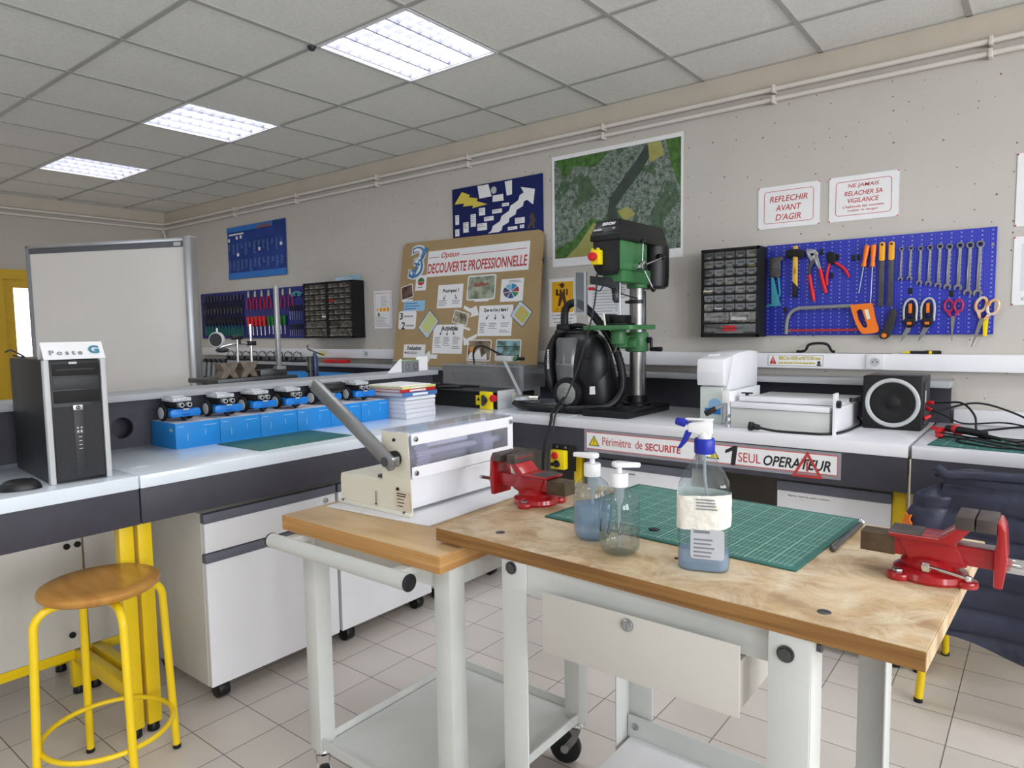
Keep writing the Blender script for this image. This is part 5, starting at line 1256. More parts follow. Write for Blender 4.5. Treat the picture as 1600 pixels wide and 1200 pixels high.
part('lettering', MB(frame((-.146, -.152, .285), (.04, -.06, -.997), (.92, -.38, .05), (-.38, -.92, .03))).text('MOOZE', 0, .0, .105, .020, .0, bold=.04), m_paper, st)
wh = part('wheel', MB().cyl((-.035, -.105, .105), (-.035, -.150, .105), .086, None, 40, .012), m_black, t)
part('wheel_cap', MB().lathe([(0, .016), (.018, .015), (.020, .009), (.050, .007), (.058, .0), (0, 0)], 36, M=frame((-.035, -.150, .105), (1, 0, 0), (0, 0, 1), (0, -1, 0))), mat('wheel_grey', (132, 134, 132), .35, var=.12, scale=40), wh)
part('power_button', MB().cyl((.085, -.122, .305), (.09, -.135, .305), .017, None, 18, .004), m_black2, t)
part('white_label', MB().prism([(.098, .105), (.132, .108), (.130, .15), (.100, .147)], .128, .130, faceminusy(0, 0, 0)), m_paper, t)
part('carry_handle', MB().tube([(-.12, -.01, .44), (-.07, -.02, .462), (.0, -.02, .458), (.05, -.01, .43)], .014, 10, sm=4), m_black2, t)
part('hose_socket', MB().box(-.165, -.075, -.05, .03, .43, .475, .01), m_black, t)
hose = spline([(-.125, -.02, .46), (-.125, -.02, .53), (-.105, -.015, .575), (-.05, -.01, .585), (.015, 0, .545), (.085, .02, .46), (.150, .03, .36), (.195, .03, .24), (.205, .02, .13), (.175, -.04, .05), (.08, -.12, .03), (-.05, -.17, .025), (-.20, -.19, .025), (-.31, -.17, .03), (-.38, -.13, .035)], 9)
part('hose', MB().tube(hose, [.020 if k % 2 else .0225 for k in range(len(hose))], 12), m_black, t, smooth=60)
ht = part('hose_end', MB().cyl((-.38, -.13, .035), (-.42, -.105, .03), .017, .012, 14), m_black2, t)
t3 = single('metal_tube', 'short chrome tube and grey nozzle lying in front of the vacuum cleaner', 'tube', MB().cyl((-2.295, 2.96, .953), (-2.16, 2.99, .953), .016, None, 18, .002), m_chrome)
t3 = single('grey_sheet', 'pale grey folded sheet lying under the vacuum hose', 'sheet', MB().box(-2.22, -1.90, 2.875, 2.965, .8802, .8842, .001), m_ltgrey)
t3 = single('power_cable', 'black power cable with plug hanging from the vacuum over the bench edge', 'cable',
            MB().tube([(-2.0, 2.99, .965), (-1.995, 2.92, .93), (-1.99, 2.862, .895), (-1.985, 2.843, .85), (-1.985, 2.788, .74), (-1.995, 2.786, .62), (-1.995, 2.80, .45)], .0075, 8, sm=6), m_black)
# ---- saw with clear guard, in the corner
t = thing('bench_saw', 'small bench saw with a dusty clear guard box in the corner of the benches', 'bench saw', T(-2.73, 2.965, ZT))
part('base', MB().prism([(-.29, 0), (.30, 0), (.30, .082), (-.29, .092)], -.40, 0, faceminusy(0, 0, 0), bev=.004), m_black, t)
part('side_plate', MB().box(.300, .308, -.005, .40, .0, .105, .002), m_ltgrey, t)
part('table_plate', MB().box(-.31, .30, -.02, .40, .094, .102, .002), m_dksteel, t)
part('front_skirt', MB().prism([(-.30, .0), (.05, .0), (.17, .012), (.17, .092), (-.30, .092)], 0, .012, faceminusy(0, 0, 0)), m_black2, t)
gu = MB(); x0, x1, y0, y1, z0, z1 = -.30, .345, .185, .40, .103, .236
gu.box(x0, x1, y0, y0 + .004, z0, z1).box(x0, x0 + .004, y0, y1, z0, z1).box(x1 - .004, x1, y0, y1, z0, z1).box(x0, x1, y0, y1, z1 - .004, z1)
part('guard_box', gu, m_dusty, t)
part('guard_frame', MB().box(x0, x1, y0 - .003, y0, z0, z0 + .012).box(x0, x1, y0 - .003, y0, z1 - .010, z1).box(x1 - .03, x1 + .002, y0 - .004, y0, z0, z1), m_alu, t)
part('front_panel', MB().prism([(x0 + .004, z0 + .012), (x1 - .03, z0 + .012), (x1 - .03, z1 - .01), (x0 + .004, z1 - .01)], -y0 - .008, -y0 - .006, faceminusy(0, 0, 0), holes=[[(-.225, z0 + .026), (.105, z0 + .026), (.105, z1 - .045), (-.225, z1 - .045)], [(.125, z0 + .014), (.25, z0 + .014), (.25, z1 - .02), (.125, z1 - .02)]]), mat('dusty_grey', (176, 176, 178), .6, var=.12, scale=9), t)
part('inner_window', MB().box(-.23, .26, y0 + .03, y0 + .034, z0 + .01, z1 - .03), mat('dark_window', (104, 106, 116), .4, var=.1, scale=8), t)
part('saw_disc', MB().cyl((.19, y0 + .012, z0 + .065), (.19, y0 + .018, z0 + .065), .048, None, 32), mat('disc_brown', (110, 90, 92), .5), t)
ab = part('arm_box', MB().box(.170, .290, .14, .20, .262, .295, .004), m_ltgrey, t)
part('arm_knob', MB().cyl((.290, .17, .278), (.315, .17, .278), .014, None, 16, .003), m_green, ab)
part('arm_plug', MB().cyl((.315, .17, .278), (.36, .17, .279), .010, None, 12), m_black, ab)
part('arm_bar', MB().prism([(.225, .268), (.243, .268), (.362, .070), (.350, .064)], -.150, -.142, faceminusy(0, 0, 0)), m_ltgrey, t)
yb = part('switch_box', MB().box(-.002, .085, -.034, -.012, -.0, .10, .004, M=Matrix.Translation((.195, 0, 0))), m_warn, t)
part('rotary_knob', MB().cyl((.235, -.034, .052), (.235, -.046, .052), .020, None, 18, .003).box(.228, .242, -.060, -.040, .022, .082, .004), m_dkgrey, yb)
part('red_button', MB().cyl((.297, -.020, .065), (.297, -.048, .065), .020, None, 20, .005), m_redpl, yb)
wl = part('warning_label', MB().box(.150, .192, -.016, -.013, .02, .075), m_warn, t)
part('warning_triangle', MB().prism([(.158, .045), (.184, .045), (.171, .066)], .0162, .0168, faceminusy(0, 0, 0)), m_blackink, wl)
part('rating_plate', MB().prism([(.12, .02), (.19, .022), (.19, .075), (.12, .072)], .309, .3095, frame((0, 0, .01), (0, 1, 0), (0, 0, 1), (1, 0, 0))), m_cream, t)
part('black_socket', MB().box(.308, .316, .22, .33, .025, .085, .003), m_black, t)
part('power_cord', MB().tube([(-.25, .02, .115), (-.17, .06, .12), (-.08, .10, .112), (-.02, .04, .112), (-.14, -.01, .108), (-.16, .02, .110), (-.05, .10, .112), (.06, .12, .112)], .007, 8, sm=6), m_black, t)
part('plug', MB().cyl((-.245, .02, .117), (-.19, .045, .118), .020, .014, 16, .004), m_black, t)
part('flexible_pipe', MB().tube([(-.16, .33, .236), (-.165, .33, .30), (-.13, .32, .34), (-.05, .30, .345), (.06, .27, .315), (.16, .24, .285)], .006, 8, sm=6), m_black, t)
# ---- white machine behind the bender
t = thing('white_machine', 'tall white machine housing with a sloping front cover on the wall bench', 'machine', T(-1.218, 3.03, ZT))
part('housing', MB().prism([(.02, 0), (.46, 0), (.46, .322), (.35, .330), (.20, .325), (.06, .305), (.055, .19), (.045, .10)], -.062, .062, frame((0, 0, 0), (0, 1, 0), (0, 0, 1), (1, 0, 0)), bev=.006), m_white, t)
part('front_cover', MB().prism([(.125, .3165), (.06, .3065), (.0, .298), (-.008, .24), (-.002, .178), (.05, .172), (.066, .19)], -.0632, .0632, frame((0, 0, 0), (0, 1, 0), (0, 0, 1), (1, 0, 0)), bev=.005), m_white, t)
part('lower_front', MB().box(-.054, .05, .012, .03, .0, .17, .004), mat('pale_green_white', (214, 224, 218), .35), t)
sk = part('sticker', MB().prism(circ(.018, .086, .032, 20), .0, .0008, faceminusy(0, .0118, 0)), m_skycard, t)
part('sticker_band', MB().box(-.03, .045, .0098, .0106, .045, .072), m_bluepl, sk)
part('top_tag', MB().prism([(-.05, .300), (.0, .304), (.005, .312), (-.045, .309)], -.09, -.07, faceminusy(0, .02, .008)), m_paper, t)
# ---- bending machine
t = thing('bending_machine', 'white hot wire bending machine with a long rail and black plug on the wall bench', 'bending machine', T(-.895, 2.97, ZT))
part('body', MB().box(-.205, .205, .0, .53, 0, .088, .003), m_greymetal, t)
part('front_rail', MB().box(-.205, .205, -.006, .09, .090, .112, .003), m_white, t)
part('top_rail', MB().box(-.185, .215, .05, .10, .114, .138, .004), m_white, t)
part('rear_deck', MB().box(-.20, .215, .13, .53, .088, .118, .003), m_greymetal, t)
part('side_plate', MB().box(-.216, -.208, -.01, .40, 0, .16, .001), m_white, t)
part('side_plate', MB().prism([(-.01, .0), (.40, .0), (.40, .10), (.05, .108), (.05, .17), (-.01, .17)], .218, .226, frame((0, 0, 0), (0, 1, 0), (0, 0, 1), (1, 0, 0))), m_white, t)
part('hinge', MB().box(-.222, -.205, -.014, -.004, .015, .03, .001), m_steel, t); part('hinge', MB().box(-.222, -.205, -.014, -.004, .045, .06, .001), m_steel, t)
part('knob', MB().cyl((.226, .02, .125), (.242, .02, .125), .016, None, 16, .003), m_black, t)
part('wing_nut', MB().cyl((-.16, .08, .138), (-.16, .08, .150), .008, None, 12).box(-.185, -.135, .073, .087, .146, .152, .002), m_black, t)
part('wing_nut', MB().cyl((.24, .22, .118), (.24, .22, .135), .010, None, 12), m_black, t)
lv = part('lever', MB().cyl((-.205, .0, .115), (-.285, -.035, .070), .007, None, 12), m_steel, t)
part('lever_grip', MB().cyl((-.262, -.025, .083), (-.305, -.043, .058), .0135, None, 16, .003), m_black, lv)
part('bracket', MB().box(-.240, -.205, -.012, -.008, .105, .165, .002), m_white, t)
part('power_cord', MB().tube([(.20, .53, .02), (.245, .40, .007), (.25, .22, .006), (.235, .06, .006), (.19, -.025, .006), (.10, -.040, .006), (.0, -.045, .007), (-.06, -.052, .016)], .0052, 8, sm=6), m_black, t)
part('plug', MB().cyl((-.058, -.052, .017), (-.085, -.055, .020), .011, .015, 14, .003).cyl((-.085, -.055, .020), (-.105, -.057, .022), .019, None, 18, .004), m_black, t)
# ---- subwoofer
t = thing('subwoofer', 'black cube speaker with a silver ring on the wall bench', 'speaker', T(-.515, 3.26, ZT))
part('cabinet', MB().box(-.112, .112, 0, .24, 0, .228, .008), m_black, t)
fc = faceminusy(.003, 0, .115)
part('silver_ring', MB(fc).lathe([(.104, -.001), (.104, .005), (.100, .009), (.092, .009), (.087, .003), (.087, -.001)], 56), m_ltgrey, t)
part('cone', MB(fc).lathe([(.087, .002), (.075, .006), (.060, .001), (.030, -.0005), (.024, .006), (.0, .010)], 48), m_black2, t)
part('side_panel', MB().box(.112, .115, .04, .20, .02, .20, .001), m_dkgrey, t)
part('side_label', MB().box(.115, .1155, .06, .09, .115, .165), m_ltgrey, t)
# ---- right mat, cables
t = thing('cutting_mat', 'green cutting mat under black cables at the right end of the wall bench', 'mat', T(-.339, 2.905, ZT, radians(-4)), 'green cutting mats')
part('sheet', MB().box(0, .45, 0, .30, .0005, .0035, .001), m_matgreen, t)
gl = MB()
for k in range(1, 9): gl.box(k * .05 - .0006, k * .05 + .0006, .01, .29, .0035, .0038)
for k in range(1, 6): gl.box(.01, .44, k * .05 - .0006, k * .05 + .0006, .0035, .0038)
part('grid_lines', gl, m_matline, t)
cab = [('black cable arching highest over the cable pile', [(-.40, 3.30, .93), (-.33, 3.34, .97), (-.22, 3.36, 1.0), (-.10, 3.34, .97), (.0, 3.28, .92), (.03, 3.20, .89), (-.08, 3.16, .888), (-.2, 3.2, .888)]), ('black cable curling in a loop at the right edge of the mat', [(-.28, 3.18, .892), (-.16, 3.24, .91), (-.04, 3.22, .93), (.06, 3.12, .91), (.02, 3.0, .893), (-.08, 2.99, .892), (-.10, 3.06, .895), (.0, 3.1, .9), (.12, 3.12, .892)]), ('black cable looping high beside the speaker', [(-.40, 3.38, .99), (-.34, 3.36, .995), (-.27, 3.33, 1.0), (-.22, 3.25, .96), (-.20, 3.12, .91), (-.14, 3.05, .89), (.0, 3.02, .89), (.12, 3.0, .89)]),
       ('black cable sweeping wide over the right mat', [(-.40, 3.36, .97), (-.33, 3.30, .95), (-.25, 3.22, .93), (-.12, 3.20, .945), (-.02, 3.14, .93), (.03, 3.05, .90), (.0, 2.96, .889), (-.10, 2.93, .888), (-.20, 2.96, .888), (-.26, 3.03, .889), (-.18, 3.10, .895), (.06, 3.08, .889)]),
       ('black cable bundled with a red plug on the right mat', [(-.36, 3.22, .905), (-.30, 3.16, .91), (-.22, 3.12, .905), (-.14, 3.08, .90), (-.06, 3.02, .895), (-.10, 2.96, .90), (-.18, 2.98, .905), (-.25, 3.05, .905), (-.32, 3.13, .90)]),
       ('thin black cable crossing the mat near the front edge', [(-.33, 3.10, .892), (-.24, 3.02, .898), (-.16, 2.96, .895), (-.08, 2.925, .89), (.02, 2.91, .888), (.16, 2.92, .888)])]
for k, (lab, pts) in enumerate(cab):
    t = thing('audio_cable', lab, 'cable', None, 'audio cables by the speaker')
    part('cord', MB().tube(pts, .0042 if k < 3 else .0032, 8, sm=7), m_black, t)
    a = Vector(pts[0]); b = Vector(pts[1]); d = (b - a).normalized()
    part('plug', MB().cyl(a, a + d * .03, .009, .007, 12, .002), m_redpl, t)
part('cable_bundle', MB().tube([(-.30, 3.16, .915), (-.24, 3.10, .918), (-.17, 3.06, .914)], .014, 10, sm=3), m_black, t)
part('red_tie', MB().cyl((-.275, 3.135, .917), (-.262, 3.122, .918), .018, None, 14, .003), m_redpl, t)
part('red_tie', MB().cyl((-.335, 3.16, .902), (-.315, 3.145, .904), .016, None, 14, .003), m_redpl, t)
part('black_plug', MB().cyl((-.20, 3.075, .912), (-.12, 3.02, .905), .009, .007, 12, .002), m_black2, t)
# ================================================================== LEFT BENCH
# ---- computer tower
tw = radians(-5)
t = thing('computer_tower', 'black desktop computer tower with silver sides at the left edge of the bench', 'computer', T(-2.343, .822, ZT, tw))
part('case', MB().box(-.43, -.018, -.083, .083, 0, .378, .006), m_black, t)
FP = frame((0, 0, 0), (0, 1, 0), (0, 0, 1), (1, 0, 0))
bz = part('front_bezel', MB().box(-.02, 0, -.068, .068, .004, .374, .004), m_black, t)
for s in (-1, 1): part('silver_side', MB().box(-.022, .004, s * .076 - .008, s * .076 + .008, .0, .378, .004), m_ltgrey, t)
part('mesh_grille', MB(FP).box(-.064, .064, .012, .235, .0, .0015), mat('grille', (30, 30, 34), .6, var=.3, scale=220), bz)
for z0, z1 in ((.246, .283), (.287, .325), (.329, .365)): part('drive_bay', MB(FP).box(-.062, .062, z0, z1, 0, .0025, .001), m_dkgrey if z0 == .287 else m_black2, bz)
part('drive_slot', MB(FP).box(-.05, .05, .346, .349, .0025, .003), m_dkgrey, bz)
ct = part('centre_strip', MB(FP).box(-.013, .015, .02, .228, .0015, .003, .0005), m_dkgrey, bz)
part('port_marks', MB(FP).box(-.006, -.002, .165, .170, .003, .0034).box(.004, .008, .165, .170, .003, .0034).box(-.006, -.001, .152, .160, .003, .0034).box(.003, .008, .152, .160, .003, .0034).box(-.003, .006, .138, .140, .003, .0034).box(-.003, .006, .126, .128, .003, .0034).box(-.003, .006, .114, .116, .003, .0034).box(-.003, .006, .102, .104, .003, .0034), m_ltgrey, ct)
lg = part('logo_plate', MB(FP).box(-.013, .013, .222, .238, .003, .0042, .001), m_alu, bz)
part('logo', MB(FP).prism(circ(0, .230, .0065, 20), .0042, .0047), m_blackink, lg)
part('lettering', MB(FP).text('hp', 0, .230, .008, .008, .0047, italic=.3), m_ltgrey, lg)
part('top_badge', MB(FP).box(-.018, .004, .364, .371, .0035, .005, .001), m_ltgrey, bz)
t = thing('name_card', 'white folded card reading Poste G on top of the computer tower', 'card', T(-2.39, .832, ZT + .3785, tw))
part('card', MB().grid(lambda u, v: (.035 - .07 * v, -.083 + .166 * u, .052 * (1 - abs(2 * v - 1))), 2, 3, thick=.0012), m_paper, t, smooth=10)
cf = frame((.0192, .0, .0262), (0, 1, 0), (-.558, 0, .83), (.83, 0, .558))
part('lettering', MB(cf).text('P o s t e', -.022, -.008, .088, .017, .0012, bold=.02), m_greyink, t)
part('letter', MB(cf).text('G', .055, .001, .030, .030, .0012, bold=.05), mat('letter_teal', (74, 132, 158), .6), t)
# ---- mouse and cable
t = thing('mouse', 'black computer mouse in front of the computer tower', 'mouse', T(-2.365, .665, ZT, radians(70)))
part('body', MB().grid(lambda u, v: (.054 * cos(2 * pi * u) * max(0, cos(v * pi / 2)) ** .6, .031 * sin(2 * pi * u) * max(0, cos(v * pi / 2)) ** .6, .001 + .032 * sin(v * pi / 2)), 28, 14, closed_u=True), m_black, t)
part('wheel', MB().cyl((.028, -.004, .027), (.028, .004, .027), .006, None, 12), m_dkgrey, t)
part('cable', MB().tube([(-.05, .0, .010), (-.07, .04, .004), (-.06, .10, .004), (-.10, .20, .004)], .002, 6, sm=5), m_black, t)
t = thing('monitor_cable', 'grey and black cables hanging behind the computer at the left edge', 'cable', None)
part('cord', MB().tube([(-2.80, .62, 1.13), (-2.77, .66, 1.08), (-2.76, .68, 1.02), (-2.74, .70, .95), (-2.72, .68, .90)], .008, 8, sm=5), m_ltgrey, t)
part('cord', MB().tube([(-2.78, .64, 1.10), (-2.74, .67, .98), (-2.76, .68, .91), (-2.74, .60, .89)], .010, 8, sm=5), m_black, t)
single('desk_wire', 'thin dark wire sticking up on top of the computer tower', 'wire', MB().tube([(-2.66, .755, 1.268), (-2.62, .775, 1.262), (-2.655, .75, 1.285), (-2.68, .74, 1.28)], .003, 6, sm=5), m_dkgrey)
# ---- blue boxes with little robots
yb = [1.268, 1.452, 1.636, 1.820, 2.003, 2.186, 2.366]
m_boxtop = mat('box_top_white', (226, 226, 232), .5, var=.12, scale=30, col2=(196, 190, 196))
def blue_box(M, w, label, first):
    t = thing('robot_box', label, 'box', M, 'blue robot kit boxes in a row')
    part('carton', MB().box(-.205, 0, .001, w - .001, 0, .101, .0015), m_blue, t)
    part('lid_print', MB().box(-.203, -.002, .003, w - .003, .101, .1014), m_boxtop, t)
    L = MB(FP)
    quad(L, .012, .036, .086, .088, .0003, .0003); quad(L, .115, .168, .083, .0855, .0003, .0003); quad(L, .12, .122, .045, .068, .0003, .0003); quad(L, .048, .050, .03, .06, .0003, .0003)
    part('small_print', L, m_skycard, t)
    if first:
        S_ = part('side_label', MB(frame((0, .0008, 0), (1, 0, 0), (0, 0, 1), (0, -1, 0))).box(-.045, -.022, .068, .080, .0003, .0006), m_ltgrey, t)
    return t
ord_ = ['first', 'second', 'third', 'fourth', 'fifth', 'sixth']
for k in range(6):
    blue_box(T(-2.665, yb[k], ZT), yb[k + 1] - yb[k], '%s blue box of the row counting from the computer' % ord_[k], k == 0)
def robot(M, label):
    t = thing('toy_robot', label, 'robot', M, 'small blue wheeled robots on the boxes')
    part('chassis', MB().box(-.06, .055, -.034, .034, .022, .050, .003), m_bluepl, t)
    fp = [(-.055, .020), (.055, .020), (.062, .030), (.058, .048), (.040, .052), (.020, .044), (-.020, .044), (-.040, .052), (-.058, .048), (-.062, .030)]
    f = part('front_plate', MB(frame((.055, 0, 0), (0, 1, 0), (0, 0, 1), (1, 0, 0))).prism(fp, 0, .004, bev=.001), m_bluepl, t)
    part('smile', MB(frame((.0592, 0, 0), (0, 1, 0), (0, 0, 1), (1, 0, 0))).tube([(-.014, .031, 0), (-.007, .027, 0), (.007, .027, 0), (.014, .031, 0)], .0014, 6, sm=3), m_navy, f)
    for s in (-1, 1):
        part('side_bracket', MB().box(.035, .056, s * .056 - .004, s * .056 + .004, .022, .046, .003), m_bluepl, t)
        w = part('wheel', MB().cyl((-.025, s * .046, .033), (-.025, s * .060, .033), .033, None, 26, .003), m_black2, t)
        part('hub', MB().cyl((-.025, s * .0595, .033), (-.025, s * .0622, .033), .024, None, 22, .002), m_ltgrey, w)
        e = part('eye', MB().cyl((.044, s * .0155, .066), (.062, s * .0155, .066), .0095, None, 20), m_ltgrey, t)
        part('pupil', MB().cyl((.0615, s * .0155, .066), (.0628, s * .0155, .066), .0062, None, 16), m_black2, e)
    part('sensor_board', MB().box(.040, .045, -.030, .030, .052, .079, .001), m_black, t)
    part('line_sensor', MB().box(.057, .062, -.012, .012, .046, .052, .001), m_ltgrey, t)
    part('electronics', MB().box(-.055, .035, -.032, .032, .052, .076, .002), m_black2, t)
    part('top_case', MB().box(-.062, .038, -.040, .036, .078, .094, .004).box(-.05, .01, -.030, .02, .094, .100, .002), m_frost, t)
    part('castor_ball', MB().sph((.040, 0, .009), .009, u=12, v=8).box(.03, .05, -.012, .012, .012, .022, .001), m_black2, t)
    return t
m_frost = mat('frosted_clear', (196, 200, 204), .3, var=.18, scale=90, spec=.6)
ry = [1.335, 1.518, 1.685, 1.845, 2.045, 2.255]; rz_ = [0, -2, 4, 2, 6, -4]; rx = [-2.765, -2.76, -2.768, -2.758, -2.77, -2.765]
rp = robot(T(rx[0], ry[0], ZT + .1015, radians(rz_[0])), 'first small blue robot, nearest the computer tower')
for k in range(1, 6): dup(rp, T(rx[k], ry[k], ZT + .1015, radians(rz_[k])), ['', 'second small blue robot from the computer tower', 'third small blue robot, left of the middle of the row', 'fourth small blue robot, right of the middle of the row', 'fifth small blue robot, just left of the press lever end', 'last small blue robot, beside the paper stack'][k])
# ---- green mat on the left bench
t = thing('cutting_mat', 'plain green mat lying on the left bench in front of the blue boxes', 'mat', T(-2.503, 1.654, ZT, radians(1.8)), 'green cutting mats')
part('sheet', MB().box(-.148, .148, -.225, .225, .0003, .0030, .001), m_matgreen, t)
# ---- paper stack, folders
zz = ZT + .0003; r = random.Random(11)
def bundle(h, dx, dy, rot, label):
    global zz
    t = thing('paper_stack', label, 'paper', T(-2.70 + dx, 2.488 + dy, zz, radians(rot)), 'bundles of paper on the left bench')
    part('sheets', MB().box(-.145, .142, -.108, .108, 0, h, .0015), m_paper2, t)
    zz += h + .0006; return t
bl = ['lowest bundle of white paper in the stack beside the blue boxes', 'second lowest bundle of white paper in the stack', 'middle bundle of white paper in the stack', 'second highest bundle of white paper in the stack']
for k, h in enumerate((.026, .021, .024, .018)): bundle(h, r.uniform(-.004, .006), r.uniform(-.004, .006), r.uniform(-1.5, 1.5), bl[k])
t = thing('paper_stack', 'topmost bundle of white paper with a curled edge under the folders', 'paper', T(-2.70, 2.49, zz), 'bundles of paper on the left bench')
part('sheets', MB().prism([(-.14, 0), (.135, 0), (.146, .006), (.146, .014), (.12, .020), (-.14, .020)], -.108, .108, frame((0, 0, 0), (1, 0, 0), (0, 0, 1), (0, -1, 0)), bev=.001), m_paper2, t)
part('curled_sheet', MB().tube([(.138, -.10, .012), (.138, .0, .012), (.140, .10, .012)], .010, 12), m_paper, t, smooth=60)
zz += .0225
m_bluefold = mat('blue_folder', (74, 118, 180), .45, var=.05); m_redfold = mat('red_folder', (190, 34, 34), .45, var=.05); m_yelfold = mat('yellow_folder', (222, 222, 140), .55, var=.04)
def folder(h, dx, dy, rot, m, label, inner=True):
    global zz
    t = thing('folder', label, 'folder', T(-2.700 + dx, 2.475 + dy, zz, radians(rot)), 'coloured folders on the paper stack')
    part('cover', MB().box(-.12, .145, -.125, .122, 0, .0015).box(-.12, .145, -.125, .122, h - .0015, h).box(.142, .146, -.125, .122, 0, h, .001), m, t)
    if inner: part('papers', MB().box(-.115, .138, -.120, .118, .0018, h - .0018), m_paper2, t)
    part('white_label', MB().box(.1462, .1468, -.06, .05, h * .2, h * .75), m_paper, t)
    zz += h + .0005; return t
folder(.022, .006, .006, 1, m_bluefold, 'blue folder below the red one on the paper stack'); folder(.016, .0, .0, -1, m_redfold, 'red folder between the blue and yellow ones on the paper stack')
t = folder(.012, -.002, .004, 2, m_yelfold, 'pale yellow folder with loose sheets on top of the paper stack')
part('loose_sheets', MB().prism([(-.11, -.115), (.12, -.11), (.14, .09), (-.11, .118)], .0125, .018), m_paper, t)
# ---- metal bracket with cards on the end of the raised shelf
t = thing('metal_bracket', 'grey metal bracket box with white side plates on the end of the raised shelf', 'bracket', T(-2.92, 2.725, 1.0955))
part('box', MB().box(-.05, .05, -.055, .062, 0, .062, .002), m_grey, t)
for yy in (-.028, .035):
    part('ring', MB(frame((.0505, yy, .030), (0, 1, 0), (0, 0, 1), (1, 0, 0))).tube([(.015 * cos(2 * pi * k / 20), .018 * sin(2 * pi * k / 20), 0) for k in range(20)], .0018, 6, True), m_dksteel, t)
part('triangular_plate', MB().prism([(-.165, .0), (-.058, .0), (-.058, .075), (-.068, .074)], .03, .034, FP), m_white, t)
part('green_label', MB().box(-.052, .052, -.058, .066, .0625, .0645), mat('pale_green_paper', (150, 200, 160), .6), t)
part('white_card', MB().box(.02, .024, .068, .158, 0, .082), m_paper, t)
# ---- whiteboard on a wheeled stand
A = Vector((-4.775, 1.463)); B = Vector((-3.735, 1.934)); d2 = (B - A).normalized(); wl_ = (B - A).length
t = thing('whiteboard', 'large white mobile whiteboard in an aluminium frame behind the left bench', 'whiteboard', frame((A.x, A.y, 0), (d2.x, d2.y, 0), (0, 0, 1), (d2.y, -d2.x, 0)))
part('panel', MB().box(.02, wl_ - .05, .68, 1.845, -.012, .004), mat('whiteboard_enamel', (222, 218, 214), .22, var=.01), t)
part('frame_rail', MB().box(0, wl_ - .045, 1.842, 1.862, -.02, .014, .003), m_alu, t)
part('frame_rail', MB().box(0, wl_, .665, .69, -.02, .03, .003), m_alu, t)
part('grey_rail', MB().box(.02, wl_ - .05, 1.812, 1.842, .004, .010, .002), mat('rail_grey', (92, 94, 100), .5), t)
part('corner_tag', MB().box(wl_ - .12, wl_ - .075, 1.818, 1.838, .010, .012), m_ltgrey, t)
part('frame_post', MB().box(0, .022, .665, 1.862, -.02, .014, .003), m_grey, t)
part('frame_post', MB().box(wl_ - .05, wl_, .665, 1.866, -.03, .030, .008), m_alu, t)
for x in (.05, wl_ - .08):
    part('stand_leg', MB().box(x, x + .04, .07, .68, -.02, .02, .003), m_alu, t)
    part('stand_foot', MB().box(x, x + .04, .05, .09, -.28, .28, .004), m_alu, t)
    for z in (-.25, .25): part('castor', MB().cyl((x + .005, .026, z), (x + .035, .026, z), .026, None, 18, .004), m_black, t)
# ---- surface plate with measuring things on the bench behind the upstand
t = thing('surface_plate', 'dark granite surface plate on a black stand behind the raised shelf', 'surface plate', T(-3.33, 1.955, ZT))
part('plate', MB().box(-.16, .14, -.215, .235, .200, .222, .003), m_dksteel, t)
part('stand', MB().box(-.14, .12, -.15, .18, .165, .200, .003), m_black2, t)
for x in (-.12, .10):
    for y in (-.13, .16): part('stand_leg', MB().box(x - .018, x + .018, y - .018, y + .018, 0, .165, .002), m_black2, t)
m_iron = mat('brown_iron', (112, 100, 88), .6, var=.18, scale=30)
def vblock(y, label):
    t = thing('v_block', label, 'v-block', T(-3.30, y, 1.1025), 'v-blocks on the surface plate')
    s = .035
    part('block', MB(frame((0, 0, .038), (0, 1, 0), (0, 0, 1), (1, 0, 0))).prism([(-.048, -.038), (-.018, -.038), (0, -.018), (.018, -.038), (.048, -.038), (.030, 0), (.048, .038), (.024, .038), (0, .012), (-.024, .038), (-.048, .038), (-.030, 0)], -s, s, bev=.002), m_iron, t)
vblock(1.845, 'left brown iron v-block on the dark surface plate'); vblock(1.955, 'right brown iron v-block on the dark surface plate')
single('steel_block', 'flat grey steel block on the right end of the surface plate', 'block', MB().box(-.05, .05, -.075, .085, 0, .030, .002), m_dksteel, T(-3.32, 2.095, 1.1025))
t = thing('dial_stand', 'magnetic dial gauge stand with chrome columns on the surface plate', 'dial gauge stand', T(-3.40, 2.03, 1.1025))
part('magnetic_base', MB().box(-.03, .03, -.03, .03, 0, .055, .003), m_black, t)
part('column', MB().cyl((0, .02, .05), (0, .02, .275), .0075, None, 14), m_chrome, t)
part('short_column', MB().cyl((0, -.06, .075), (0, -.06, .20), .007, None, 14), m_steel, t)
part('clamp', MB().box(-.015, .015, .0, .045, .16, .185, .004), m_black, t)
part('knob', MB().cyl((0, -.09, .205), (0, -.03, .205), .012, None, 14, .003).cyl((0, -.05, .17), (0, -.05, .215), .010, None, 12), m_black, t)
part('arm', MB().tube([(0, .03, .168), (0, -.05, .172), (0, -.12, .162), (0, -.17, .15)], .006, 10, sm=4), m_chrome, t)
dg = part('dial_gauge', MB().cyl((.0, -.165, .195), (.012, -.185, .195), .040, None, 32, .003), m_ltgrey, t)
part('dial_face', MB().cyl((.012, -.185, .195), (.0125, -.1858, .195), .034, None, 32), m_dkgrey, dg)
part('dial_stem', MB().cyl((.005, -.172, .235), (.005, -.172, .255), .005, None, 10), m_steel, dg)
part('lower_lamp', MB().sph((0, -.145, .140), .035, .8, 1.0, .38, 18, 10), m_dkgrey, t)
t = thing('height_gauge', 'tall aluminium column standing on the surface plate in front of the far tool board', 'height gauge', T(-3.26, 2.125, 1.1325))
part('column', MB().box(-.009, .009, -.011, .011, .018, .448, .001), m_alu, t)
